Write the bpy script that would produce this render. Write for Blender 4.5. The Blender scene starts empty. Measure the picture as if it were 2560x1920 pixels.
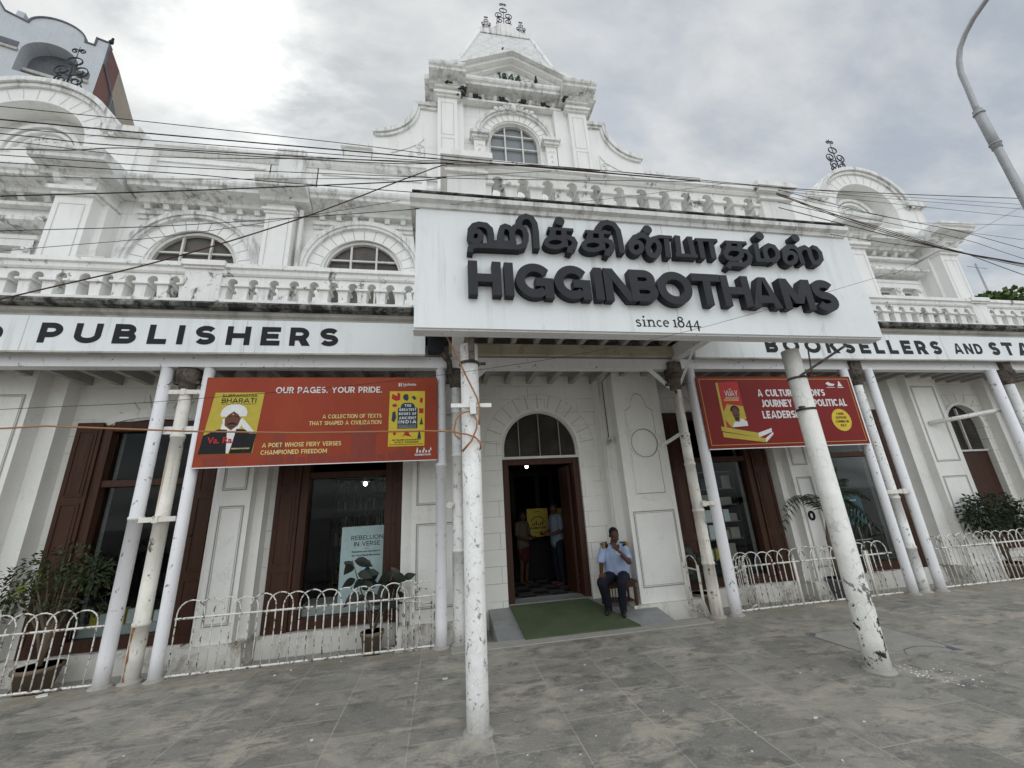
import bpy, bmesh, math, random
from mathutils import Vector, Matrix
from mathutils.geometry import tessellate_polygon

SC = bpy.context.scene
COL = SC.collection
rnd = random.Random(7)
R = math.radians

# ---------------------------------------------------------------- camera
cd = bpy.data.cameras.new("camera"); cam = bpy.data.objects.new("camera", cd); COL.objects.link(cam)
cd.sensor_width = 36.0; cd.lens = 13.866; cd.clip_start = .05; cd.clip_end = 3000
cam.matrix_world = Matrix(((0.984937, 0.003009, -0.172886, 0.0),
                           (-0.164093, -0.298985, -0.940043, 0.0),
                           (-0.054519, 0.954253, -0.293988, 1.8),
                           (0, 0, 0, 1)))
SC.camera = cam
SC.view_settings.view_transform = 'Standard'; SC.view_settings.look = 'None'
SC.view_settings.exposure = 0.40; SC.view_settings.gamma = 1.0
SC.cycles.max_bounces = 8; SC.cycles.transparent_max_bounces = 8
try: SC.cycles.use_denoising = True
except Exception: pass

# ---------------------------------------------------------------- sky and sun (thin bright overcast, sun behind the building, upper left)
SUN_EL, SUN_AZ = 48.9, -31.8          # azimuth measured from +Y towards +X
sd = Vector((math.sin(R(SUN_AZ)) * math.cos(R(SUN_EL)), math.cos(R(SUN_AZ)) * math.cos(R(SUN_EL)), math.sin(R(SUN_EL))))
W = bpy.data.worlds.new("World"); SC.world = W; W.use_nodes = True
nt = W.node_tree; N = nt.nodes; LK = nt.links
for n in list(N): N.remove(n)
def nn(t, **kw):
    n = N.new(t)
    for k, v in kw.items(): setattr(n, k, v)
    return n
out = nn('ShaderNodeOutputWorld'); bg = nn('ShaderNodeBackground'); LK.new(bg.outputs[0], out.inputs[0])
bg.inputs['Strength'].default_value = 0.1
sky = nn('ShaderNodeTexSky', sky_type='NISHITA', sun_disc=False)
sky.sun_elevation = R(SUN_EL); sky.sun_rotation = R(SUN_AZ); sky.altitude = 10; sky.air_density = 1.3; sky.dust_density = 2.5
tc = nn('ShaderNodeTexCoord'); sep = nn('ShaderNodeSeparateXYZ'); LK.new(tc.outputs['Generated'], sep.inputs[0])
def math_(op, a, b=None, clamp=False):
    n = nn('ShaderNodeMath', operation=op, use_clamp=clamp)
    for i, v in enumerate((a, b)):
        if v is None: continue
        if isinstance(v, (int, float)): n.inputs[i].default_value = v
        else: LK.new(v, n.inputs[i])
    return n.outputs[0]
zz = math_('ADD', math_('MAXIMUM', sep.outputs[2], 0.0), 0.22)
comb = nn('ShaderNodeCombineXYZ'); LK.new(math_('DIVIDE', sep.outputs[0], zz), comb.inputs[0]); LK.new(math_('DIVIDE', sep.outputs[1], zz), comb.inputs[1])
def noise(scale, detail, rough, dist, rot, sc):
    mp = nn('ShaderNodeMapping'); LK.new(comb.outputs[0], mp.inputs[0]); mp.inputs['Rotation'].default_value = (0, 0, rot); mp.inputs['Scale'].default_value = sc
    t = nn('ShaderNodeTexNoise'); LK.new(mp.outputs[0], t.inputs['Vector'])
    t.inputs['Scale'].default_value = scale; t.inputs['Detail'].default_value = detail; t.inputs['Roughness'].default_value = rough; t.inputs['Distortion'].default_value = dist
    return t.outputs['Fac']
n1 = noise(1.5, 7, .56, .35, .6, (1.0, 1.8, 1))
n2 = noise(4.2, 6, .6, .25, .5, (1.0, 2.0, 1))
cl = math_('ADD', math_('MULTIPLY', n1, .55), math_('MULTIPLY', n2, .45))
# angle to the sun
dp = nn('ShaderNodeVectorMath', operation='DOT_PRODUCT'); LK.new(tc.outputs['Generated'], dp.inputs[0]); dp.inputs[1].default_value = sd
dpc = math_('MAXIMUM', dp.outputs['Value'], 0.0)
halo = math_('ADD', math_('MULTIPLY', math_('POWER', dpc, 130.0), 2.7), math_('MULTIPLY', math_('POWER', dpc, 18.0), .6))
ramp = nn('ShaderNodeValToRGB'); LK.new(cl, ramp.inputs[0])
e = ramp.color_ramp.elements
e[0].position = .425; e[0].color = (4.95, 5.2, 5.42, 1)
e[1].position = .575; e[1].color = (6.3, 6.45, 6.5, 1)
front = math_('MAXIMUM', math_('MULTIPLY', sep.outputs[1], -1.0), 0.0)      # sky half behind the viewer, brightened as added fill light on the facade
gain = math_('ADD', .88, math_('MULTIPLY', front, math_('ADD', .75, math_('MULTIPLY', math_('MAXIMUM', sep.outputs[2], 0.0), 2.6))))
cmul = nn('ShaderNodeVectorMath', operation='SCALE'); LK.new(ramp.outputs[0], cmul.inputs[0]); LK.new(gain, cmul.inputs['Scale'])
hc = nn('ShaderNodeVectorMath', operation='SCALE'); hc.inputs[0].default_value = (1.0, .99, .94); LK.new(math_('MULTIPLY', halo, math_('MAXIMUM', math_('ADD', math_('MULTIPLY', cl, 11.0), -4.6), .15)), hc.inputs['Scale'])
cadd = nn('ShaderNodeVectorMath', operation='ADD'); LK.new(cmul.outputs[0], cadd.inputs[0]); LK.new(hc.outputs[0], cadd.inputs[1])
# cloud cover: thinner (bluer) to the right and away from the sun
r2 = nn('ShaderNodeValToRGB'); LK.new(n1, r2.inputs[0]); r2.color_ramp.elements[0].position = .40; r2.color_ramp.elements[0].color = (.62,) * 3 + (1,); r2.color_ramp.elements[1].position = .60; r2.color_ramp.elements[1].color = (.97,) * 3 + (1,)
cov = math_('MAXIMUM', r2.outputs[0], math_('MULTIPLY', math_('POWER', dpc, 3.0), 1.6), )
cov = math_('MINIMUM', cov, 1.0)
skm = nn('ShaderNodeVectorMath', operation='SCALE'); LK.new(sky.outputs[0], skm.inputs[0]); skm.inputs['Scale'].default_value = .9
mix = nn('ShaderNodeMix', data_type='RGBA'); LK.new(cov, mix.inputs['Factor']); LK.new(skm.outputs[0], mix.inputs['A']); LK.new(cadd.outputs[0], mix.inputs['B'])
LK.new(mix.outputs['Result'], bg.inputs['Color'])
sl = bpy.data.lights.new("sun", 'SUN'); sl.energy = 0.7; sl.angle = R(14); sl.color = (1, .96, .9)
so = bpy.data.objects.new("sun", sl); COL.objects.link(so); so.rotation_euler = (-sd).to_track_quat('-Z', 'Y').to_euler(); so.location = (-20, 30, 40)

# ---------------------------------------------------------------- materials
def mat(name, col, rough=.8, var=.1, vscale=2.0, streak=0, scol=(.12, .115, .10), grime=0, gcol=(.05, .048, .042), gscale=2.2, glo=.56, ghi=.66,
        joint=None, jcol=None, bump=.15, bscale=28, metal=0, spec=.2, fine=.05, stretch=(1, 1, 1), slo=.52, shi=.78, gz=None, crack=0):
    """Painted / plastered / stone surface: base colour, mottling, rain streaks, patches of grime, joints, fine bump."""
    m = bpy.data.materials.new(name); m.use_nodes = True
    t = m.node_tree; n = t.nodes; k = t.links
    b = n['Principled BSDF']; b.inputs['Roughness'].default_value = rough; b.inputs['Metallic'].default_value = metal; b.inputs['Specular IOR Level'].default_value = spec
    g = n.new('ShaderNodeNewGeometry')
    def nz(scale, sc=(1, 1, 1), det=5, rg=.6, dist=0):
        mp = n.new('ShaderNodeMapping'); k.new(g.outputs['Position'], mp.inputs[0]); mp.inputs['Scale'].default_value = sc
        x = n.new('ShaderNodeTexNoise'); k.new(mp.outputs[0], x.inputs['Vector']); x.inputs['Scale'].default_value = scale; x.inputs['Detail'].default_value = det
        x.inputs['Roughness'].default_value = rg; x.inputs['Distortion'].default_value = dist
        return x.outputs['Fac']
    def rng(v, a, b_, lo, hi):
        x = n.new('ShaderNodeMapRange'); k.new(v, x.inputs[0]); x.inputs[1].default_value = a; x.inputs[2].default_value = b_; x.inputs[3].default_value = lo; x.inputs[4].default_value = hi
        return x.outputs[0]
    def mx(f, a, b_, mode='MIX'):
        x = n.new('ShaderNodeMix'); x.data_type = 'RGBA'; x.blend_type = mode
        if isinstance(f, (int, float)): x.inputs['Factor'].default_value = f
        else: k.new(f, x.inputs['Factor'])
        for s, v in (('A', a), ('B', b_)):
            if isinstance(v, tuple): x.inputs[s].default_value = v[:3] + (1,)
            else: k.new(v, x.inputs[s])
        return x.outputs['Result']
    c = tuple(col)
    f = rng(nz(vscale, stretch), .3, .7, 0, 1)
    c = mx(f, tuple(x * (1 - var) for x in col), tuple(min(1, x * (1 + var * .5)) for x in col))
    if fine: c = mx(rng(nz(bscale * 1.7), .35, .65, 0, fine * 2), c, tuple(x * .55 for x in col))
    if joint:
        # joint = (width, height, mortar size): block joints on the vertical faces, partly filled with paint
        sx = n.new('ShaderNodeSeparateXYZ'); k.new(g.outputs['Position'], sx.inputs[0]); cb = n.new('ShaderNodeCombineXYZ')
        k.new(sx.outputs[joint[3] if len(joint) > 3 else 0], cb.inputs[0]); k.new(sx.outputs[joint[4] if len(joint) > 4 else 2], cb.inputs[1])
        br = n.new('ShaderNodeTexBrick'); k.new(cb.outputs[0], br.inputs['Vector']); br.inputs['Scale'].default_value = 1; br.inputs['Brick Width'].default_value = joint[0]
        br.inputs['Row Height'].default_value = joint[1]; br.inputs['Mortar Size'].default_value = joint[2]; br.inputs['Mortar Smooth'].default_value = .3
        br.inputs['Color1'].default_value = (0, 0, 0, 1); br.inputs['Color2'].default_value = (0, 0, 0, 1); br.inputs['Mortar'].default_value = (1, 1, 1, 1)
        jf = n.new('ShaderNodeMath'); jf.operation = 'MULTIPLY'; k.new(br.outputs['Color'], jf.inputs[0]); k.new(rng(nz(1.7), .42, .6, .08, .9), jf.inputs[1])
        c = mx(jf.outputs[0], c, jcol or tuple(x * .45 for x in col))
    if streak:
        s = rng(nz(1.0, (9, 9, .55), 6, .65), slo, shi, 0, 1)
        s2 = n.new('ShaderNodeMath'); s2.operation = 'MULTIPLY'; k.new(s, s2.inputs[0]); k.new(rng(nz(.9), .4, .65, .1, streak), s2.inputs[1])
        c = mx(s2.outputs[0], c, scol)
    if grime:
        s = rng(nz(gscale, (1, 1, .8), 9, .72, .4), glo, ghi, 0, grime)
        if gz:
            sz = n.new('ShaderNodeSeparateXYZ'); k.new(g.outputs['Position'], sz.inputs[0]); mm = n.new('ShaderNodeMath'); mm.operation = 'MULTIPLY'; k.new(s, mm.inputs[0]); k.new(rng(sz.outputs[2], gz[0], gz[1], 1, 0), mm.inputs[1]); s = mm.outputs[0]
        c = mx(s, c, gcol)
    if crack:
        vo = n.new('ShaderNodeTexVoronoi'); vo.feature = 'DISTANCE_TO_EDGE'; mp = n.new('ShaderNodeMapping'); k.new(g.outputs['Position'], mp.inputs[0]); mp.inputs['Scale'].default_value = (1, 1, .55); k.new(mp.outputs[0], vo.inputs['Vector']); vo.inputs['Scale'].default_value = 15
        ck = n.new('ShaderNodeMath'); ck.operation = 'MULTIPLY'; k.new(rng(vo.outputs['Distance'], .0, .03, crack, 0), ck.inputs[0]); k.new(rng(nz(5), .48, .62, 0, 1), ck.inputs[1]); c = mx(ck.outputs[0], c, (.16, .15, .13))
    k.new(c, b.inputs['Base Color'])
    if bump:
        bp = n.new('ShaderNodeBump'); bp.inputs['Strength'].default_value = bump; bp.inputs['Distance'].default_value = .02; k.new(nz(bscale), bp.inputs['Height']); k.new(bp.outputs[0], b.inputs['Normal'])
    return m
def plain(name, col, rough=.6, metal=0, emit=None, es=1, spec=.2):
    m = bpy.data.materials.new(name); m.use_nodes = True; b = m.node_tree.nodes['Principled BSDF']
    t = m.node_tree
    nz = t.nodes.new('ShaderNodeTexNoise'); nz.inputs['Scale'].default_value = 14; g = t.nodes.new('ShaderNodeNewGeometry'); t.links.new(g.outputs['Position'], nz.inputs['Vector'])
    x = t.nodes.new('ShaderNodeMix'); x.data_type = 'RGBA'; x.inputs['A'].default_value = tuple(c * .86 for c in col) + (1,); x.inputs['B'].default_value = tuple(min(1, c * 1.1) for c in col) + (1,)
    t.links.new(nz.outputs['Fac'], x.inputs['Factor']); t.links.new(x.outputs['Result'], b.inputs['Base Color'])
    b.inputs['Roughness'].default_value = rough; b.inputs['Metallic'].default_value = metal; b.inputs['Specular IOR Level'].default_value = spec
    if emit: b.inputs['Emission Color'].default_value = tuple(emit) + (1,); b.inputs['Emission Strength'].default_value = es
    return m

WHT = (.87, .868, .845)
M = {}
M['wall'] = mat('upper_plaster', WHT, .85, .05, 1.3, streak=.5, scol=(.42, .405, .375), joint=(.62, .29, .006), jcol=(.52, .51, .49), grime=.25, gcol=(.42, .41, .39), gscale=1.6, glo=.6, ghi=.75)
M['smooth'] = mat('smooth_upper_plaster', WHT, .85, .05, 1.3, streak=.55, scol=(.40, .385, .355), grime=.35, gcol=(.36, .345, .32), gscale=1.8, glo=.6, ghi=.75)
M['beam'] = mat('stained_cream_beam', (.50, .435, .34), .8, .2, 2, streak=.9, scol=(.26, .20, .14), grime=.8, gcol=(.16, .12, .09), gscale=3, glo=.52, ghi=.68)
M['low'] = mat('veranda_plaster', (.80, .785, .735), .8, .07, 1.6, streak=.3, scol=(.55, .53, .49), joint=(.66, .27, .007), jcol=(.42, .41, .38), grime=.3, gcol=(.5, .48, .44), gscale=2.0, glo=.6, ghi=.78)
M['pier'] = mat('pier_plaster', (.83, .82, .78), .75, .06, 1.8, streak=.25, scol=(.58, .55, .51), grime=.35, gcol=(.40, .37, .32), gscale=3.1, glo=.58, ghi=.72, crack=.25)
M['trim'] = mat('moulding_plaster', WHT, .85, .06, 2.0, streak=.75, scol=(.22, .21, .19), grime=.6, gcol=(.20, .19, .17), gscale=2.6, glo=.57, ghi=.74)
M['grimy'] = mat('weathered_moulding', (.82, .82, .80), .9, .10, 2.5, streak=.95, scol=(.13, .125, .115), grime=.5, gcol=(.20, .195, .18), gscale=3.4, glo=.54, ghi=.72, slo=.47, shi=.66)
M['bal'] = mat('peeling_balustrade_plaster', (.88, .875, .85), .9, .10, 2.2, streak=.5, scol=(.22, .21, .19), grime=.9, gcol=(.12, .115, .105), gscale=4.6, glo=.56, ghi=.635)
M['ledge'] = mat('blackened_ledge', (.30, .29, .27), .95, .3, 3, streak=.9, scol=(.03, .03, .028), grime=.95, gcol=(.022, .022, .02), gscale=5, glo=.40, ghi=.56, slo=.4, shi=.6, stretch=(.5, 1, 3))
M['soffit'] = mat('stained_fascia', (.52, .50, .46), .9, .2, 2, streak=.7, scol=(.2, .19, .17), grime=.6, gcol=(.14, .13, .12), gscale=2.5, glo=.5, ghi=.7)
M['ceil'] = mat('veranda_boards', (.40, .385, .36), .8, .1, 2, grime=.5, gcol=(.2, .19, .17), gscale=2.0, glo=.58, ghi=.72)
M['plinth'] = mat('stained_plinth', (.70, .68, .63), .9, .12, 2, streak=.6, scol=(.28, .24, .18), grime=.85, gcol=(.24, .20, .15), gscale=3.0, glo=.5, ghi=.66)
M['groove'] = plain('panel_groove', (.60, .59, .56), .9); M['joint'] = plain('painted_joint', (.50, .49, .47), .9); M['relief_shade'] = plain('shaded_panel_line', (.33, .32, .29), .9)  # last one: shade of the pier panel relief put into the line colour
M['lilac'] = mat('lilac_white_steel', (.83, .825, .84), .45, .05, 2, streak=.3, scol=(.40, .38, .40), grime=.85, gcol=(.12, .10, .09), gscale=10, glo=.61, ghi=.645, bump=.04)
M['iron'] = mat('flaking_white_iron', (.86, .855, .83), .65, .14, 3, streak=.4, scol=(.40, .34, .27), grime=.8, gcol=(.17, .155, .135), gscale=15, glo=.57, ghi=.62, bump=.45, bscale=22, crack=.4)
M['ironr'] = mat('rusty_white_iron', (.82, .79, .71), .7, .16, 3, streak=1.0, scol=(.36, .16, .06), grime=.9, gcol=(.09, .065, .05), gscale=8, glo=.585, ghi=.64, bump=.35, bscale=22, slo=.56, shi=.7)
M['ironb'] = mat('chipped_white_iron', (.86, .85, .80), .65, .12, 3, streak=.4, scol=(.36, .31, .25), grime=1.0, gcol=(.03, .032, .032), gscale=8.5, glo=.545, ghi=.56, bump=.45, bscale=20, gz=(.55, 1.6), crack=.6)
M['rust'] = mat('rusty_bracket', (.16, .13, .11), .85, .4, 9, grime=.9, gcol=(.03, .028, .026), gscale=7, glo=.45, ghi=.6, bump=.5)
M['rustrun'] = mat('rust_run', (.30, .13, .045), .9, .3, 6, grime=.6, gcol=(.62, .55, .45), gscale=12, glo=.5, ghi=.6)
M['fence'] = mat('rusting_white_fence', (.76, .74, .69), .6, .1, 5, grime=.95, gcol=(.09, .055, .035), gscale=18, glo=.525, ghi=.57, bump=.2)
M['sign'] = mat('white_sign_panel', (.80, .825, .83), .4, .05, 1.2, streak=.75, scol=(.36, .35, .33), bump=.0, fine=.02, slo=.52, shi=.76, grime=.5, gcol=(.32, .30, .27), gscale=2.8, glo=.60, ghi=.74)
M['black'] = mat('charcoal_sign_letters', (.020, .0215, .028), .5, .25, 3, streak=.5, scol=(.05, .052, .06), bump=.05, fine=.0, spec=.25)
M['ink'] = mat('black_vinyl', (.013, .0135, .016), .5, .3, 4, bump=0, fine=0)
M['wood'] = mat('dark_red_teak', (.062, .027, .016), .5, .3, 1.2, stretch=(14, 14, .8), streak=.6, scol=(.018, .008, .006), bump=.08, spec=.2)
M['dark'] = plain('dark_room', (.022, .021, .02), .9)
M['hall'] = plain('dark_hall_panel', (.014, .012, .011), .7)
M['wglass_old'] = plain('dusty_pane', (.22, .235, .25), .25)
M['screenu'] = mat('upper_wire_screen', (.085, .08, .078), .7, .1, 3, joint=(.034, .034, .004), jcol=(.22, .20, .18), bump=0, fine=0)
M['screen'] = mat('wire_screen', (.030, .026, .022), .7, .1, 3, joint=(.034, .034, .004), jcol=(.12, .105, .09), bump=0, fine=0)
M['frame'] = mat('white_glazing_bar', (.66, .65, .62), .6, .1, 3, grime=.5, gcol=(.25, .22, .18), gscale=6)
M['stone'] = mat('grey_granite_step', (.30, .305, .30), .45, .2, 1.5, grime=.4, gcol=(.10, .10, .10), gscale=4, glo=.5, ghi=.7, bump=.06, stretch=(.5, 2, 1))
M['conc'] = mat('dusty_concrete', (.40, .385, .35), .95, .2, 3, grime=.5, gcol=(.16, .15, .13), gscale=3, glo=.5, ghi=.7)
M['carpet'] = mat('green_turf_mat', (.125, .16, .09), .95, .25, 2, bump=.9, bscale=160, fine=.25, spec=.1)
M['sil'] = plain('galvanised_steel', (.36, .37, .38), .45, .6)
M['wireb'] = plain('black_cable', (.012, .012, .014), .5)
M['wirer'] = plain('brown_cable', (.075, .035, .025), .5)
M['wireo'] = plain('orange_cable', (.36, .17, .075), .55)
M['wrought'] = plain('wrought_iron', (.045, .05, .055), .55, .4)
M['leaf'] = mat('ficus_leaf', (.042, .058, .024), .45, .35, 6, bump=0, fine=0)
M['leafd'] = mat('dark_leaf', (.030, .045, .022), .4, .3, 6, bump=0, fine=0)
M['leafl'] = plain('young_leaf', (.13, .18, .035), .5)
M['leafr'] = mat('rubber_leaf', (.020, .028, .020), .28, .3, 5, bump=0, fine=0)
M['stem'] = plain('twig', (.16, .12, .085), .9)
M['clay'] = mat('dusty_pot', (.22, .17, .12), .9, .2, 4)
M['skin'] = plain('brown_skin', (.085, .042, .026), .5)
M['hair'] = plain('black_hair', (.012, .011, .011), .6)
M['blue'] = mat('pale_blue_cotton', (.36, .44, .63), .85, .12, 9, bump=.25, bscale=14)
M['navy'] = mat('navy_trousers', (.012, .014, .022), .8, .2, 6, bump=.2, bscale=14)
M['shoe'] = plain('black_leather', (.02, .018, .018), .4)
M['gold'] = plain('gold_braid', (.55, .30, .05), .5)
M['ws'] = plain('white_shirt', (.17, .20, .245), .85)
M['kh'] = plain('patterned_cotton', (.10, .085, .06), .9)
M['mar'] = plain('maroon_cloth', (.06, .012, .018), .9)
M['red'] = mat('red_vinyl_banner', (.31, .047, .022), .5, .12, .8, bump=.0, fine=0, grime=.7, gcol=(.34, .075, .022), gscale=.8, glo=.42, ghi=.66)
M['redd'] = mat('crimson_vinyl_banner', (.20, .011, .010), .5, .15, .8, bump=0, fine=0)
M['paperw'] = plain('white_print', (.74, .74, .73), .6)
M['yel'] = plain('yellow_print', (.66, .50, .05), .5)
M['yeld'] = plain('mustard_print', (.50, .40, .06), .5)
M['yell'] = plain('pale_yellow_print', (.78, .66, .26), .5)
M['navyp'] = plain('navy_print', (.03, .055, .08), .5)
M['brn'] = plain('brown_print', (.14, .06, .035), .6)
M['redp'] = plain('red_print', (.45, .03, .03), .5)
M['redf'] = plain('faded_red_print', (.24, .05, .035), .5)
M['date'] = plain('faded_dark_green', (.045, .08, .06)); M['grn'] = plain('green_print', (.02, .09, .045), .5)
M['teal'] = plain('teal_print', (.04, .12, .15), .5)
M['sky'] = plain('pale_blue_print', (.80, .86, .86), .5)
M['bird'] = plain('pigeon_grey', (.035, .037, .043), .7)
M['tile'] = mat('white_facade_tile', (.52, .55, .58), .5, .08, 1, joint=(.5, .22, .012), jcol=(.40, .43, .46), streak=.5, scol=(.3, .3, .3), bump=0)
M['brickred'] = mat('weathered_red_wall', (.21, .115, .105), .9, .2, .8, streak=.6, scol=(.12, .09, .08))
M['cream'] = mat('cream_wall', (.40, .35, .29), .9, .15, .6, streak=.7, scol=(.22, .19, .16))
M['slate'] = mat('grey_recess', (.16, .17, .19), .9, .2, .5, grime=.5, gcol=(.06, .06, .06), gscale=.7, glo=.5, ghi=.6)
M['lampw'] = plain('lit_bulb', (.9, .9, .9), .5, emit=(1, .96, .88), es=5)
M['bar'] = plain('grey_glazing_bar', (.26, .25, .23)); M['ftile'] = plain('worn_floor_tile', (.10, .10, .10), .4); M['treeleaf'] = mat('tree_leaf', (.075, .12, .035), .5, .35, 3, bump=0, fine=0)

def glass_mat():
    m = bpy.data.materials.new('window_glass'); m.use_nodes = True; t = m.node_tree; n = t.nodes; k = t.links
    n.remove(n['Principled BSDF']); o = n['Material Output']
    a = n.new('ShaderNodeBsdfTransparent'); a.inputs[0].default_value = (.86, .9, .9, 1); b = n.new('ShaderNodeBsdfGlossy'); b.inputs['Roughness'].default_value = .03
    f = n.new('ShaderNodeFresnel'); f.inputs[0].default_value = 1.22; x = n.new('ShaderNodeMixShader'); k.new(f.outputs[0], x.inputs[0]); k.new(a.outputs[0], x.inputs[1]); k.new(b.outputs[0], x.inputs[2]); k.new(x.outputs[0], o.inputs[0])
    return m
M['glass'] = glass_mat()

def paving():
    m = bpy.data.materials.new('grey_kota_stone_paving'); m.use_nodes = True; t = m.node_tree; n = t.nodes; k = t.links; b = n['Principled BSDF']
    g = n.new('ShaderNodeNewGeometry'); sx = n.new('ShaderNodeSeparateXYZ'); k.new(g.outputs['Position'], sx.inputs[0])
    ax = n.new('ShaderNodeMath'); ax.operation = 'ADD'; k.new(sx.outputs[0], ax.inputs[0]); ax.inputs[1].default_value = .285 + .67 * 40
    ay = n.new('ShaderNodeMath'); ay.operation = 'ADD'; k.new(sx.outputs[1], ay.inputs[0]); ay.inputs[1].default_value = .20 + .64 * 60
    cb = n.new('ShaderNodeCombineXYZ'); k.new(ay.outputs[0], cb.inputs[0]); k.new(ax.outputs[0], cb.inputs[1])
    br = n.new('ShaderNodeTexBrick'); k.new(cb.outputs[0], br.inputs['Vector'])
    for s, v in (('Scale', 1), ('Brick Width', .64), ('Row Height', .67), ('Mortar Size', .007), ('Mortar Smooth', .4), ('Bias', 0)): br.inputs[s].default_value = v
    br.offset = .45; br.inputs['Color1'].default_value = (.315, .300, .262, 1); br.inputs['Color2'].default_value = (.215, .207, .186, 1); br.inputs['Mortar'].default_value = (.36, .335, .285, 1)
    def nz(scale, sc=(1, 1, 1), det=6, rg=.62, dist=0):
        mp = n.new('ShaderNodeMapping'); k.new(g.outputs['Position'], mp.inputs[0]); mp.inputs['Scale'].default_value = sc; mp.inputs['Rotation'].default_value = (0, 0, .25)
        x = n.new('ShaderNodeTexNoise'); k.new(mp.outputs[0], x.inputs['Vector']); x.inputs['Scale'].default_value = scale; x.inputs['Detail'].default_value = det; x.inputs['Roughness'].default_value = rg; x.inputs['Distortion'].default_value = dist
        return x.outputs['Fac']
    def rng(v, a, b_, lo, hi):
        x = n.new('ShaderNodeMapRange'); k.new(v, x.inputs[0])
        for i, q in enumerate((a, b_, lo, hi)): x.inputs[i + 1].default_value = q
        return x.outputs[0]
    def mx(f, a, b_, mode='MIX'):
        x = n.new('ShaderNodeMix'); x.data_type = 'RGBA'; x.blend_type = mode; k.new(f, x.inputs['Factor'])
        for s, v in (('A', a), ('B', b_)):
            if isinstance(v, tuple): x.inputs[s].default_value = v + (1,)
            else: k.new(v, x.inputs[s])
        return x.outputs['Result']
    c = br.outputs['Color']
    c = mx(rng(nz(1.7, (.8, 1.25, 1), 9, .74, .5), .49, .61, 0, .72), c, (.50, .455, .37))
    c = mx(rng(nz(4.5, (.75, 1.4, 1), 9, .76, .4), .505, .60, 0, .75), c, (.125, .122, .113))
    c = mx(rng(nz(40, (1, 1, 1), 4, .7), .56, .70, 0, .55), c, (.55, .53, .47))
    c = mx(rng(nz(70, (1, 1, 1), 3, .7), .60, .72, 0, .5), c, (.13, .13, .125))
    c = mx(rng(nz(.7, (1, 1, 1), 6, .65, .3), .50, .68, 0, .45), c, (.46, .43, .36))
    jm = n.new('ShaderNodeMath'); jm.operation = 'MULTIPLY'; k.new(br.outputs['Fac'], jm.inputs[0]); k.new(rng(nz(1.3), .40, .56, .1, .6), jm.inputs[1]); c = mx(jm.outputs[0], c, (.45, .415, .35))
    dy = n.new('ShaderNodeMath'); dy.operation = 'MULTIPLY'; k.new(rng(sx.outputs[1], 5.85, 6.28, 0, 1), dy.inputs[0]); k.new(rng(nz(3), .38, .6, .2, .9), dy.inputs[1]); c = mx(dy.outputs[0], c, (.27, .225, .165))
    k.new(c, b.inputs['Base Color'])
    k.new(rng(nz(6, (1, 1, 1), 5), .35, .65, .34, .68), b.inputs['Roughness']); b.inputs['Specular IOR Level'].default_value = .45
    bp = n.new('ShaderNodeBump'); bp.inputs['Strength'].default_value = .22; bp.inputs['Distance'].default_value = .012; k.new(nz(22), bp.inputs['Height']); k.new(bp.outputs[0], b.inputs['Normal'])
    return m
M['pave'] = paving()

def rooftile():
    m = mat('diamond_slab_roof', (.72, .725, .715), .85, .1, 1.2, streak=.8, scol=(.30, .29, .27), grime=.4, gcol=(.3, .29, .27), gscale=1.5)
    t = m.node_tree; n = t.nodes; k = t.links; b = n['Principled BSDF']; src = b.inputs['Base Color'].links[0].from_socket
    g = n.new('ShaderNodeNewGeometry'); mp = n.new('ShaderNodeMapping'); sx = n.new('ShaderNodeSeparateXYZ'); cb = n.new('ShaderNodeCombineXYZ')
    k.new(g.outputs['Position'], sx.inputs[0]); k.new(sx.outputs[0], cb.inputs[0]); k.new(sx.outputs[2], cb.inputs[1]); k.new(cb.outputs[0], mp.inputs[0]); mp.inputs['Rotation'].default_value = (0, 0, .62)
    br = n.new('ShaderNodeTexBrick'); br.offset = 0; k.new(mp.outputs[0], br.inputs['Vector'])
    for s, v in (('Scale', 1), ('Brick Width', .36), ('Row Height', .36), ('Mortar Size', .012)): br.inputs[s].default_value = v
    br.inputs['Color1'].default_value = br.inputs['Color2'].default_value = (0, 0, 0, 1); br.inputs['Mortar'].default_value = (.4, .4, .4, 1)
    x = n.new('ShaderNodeMix'); x.data_type = 'RGBA'; k.new(br.outputs['Color'], x.inputs['Factor']); k.new(src, x.inputs['A']); x.inputs['B'].default_value = (.34, .34, .33, 1); k.new(x.outputs['Result'], b.inputs['Base Color'])
    return m
M['rooft'] = rooftile()

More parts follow.
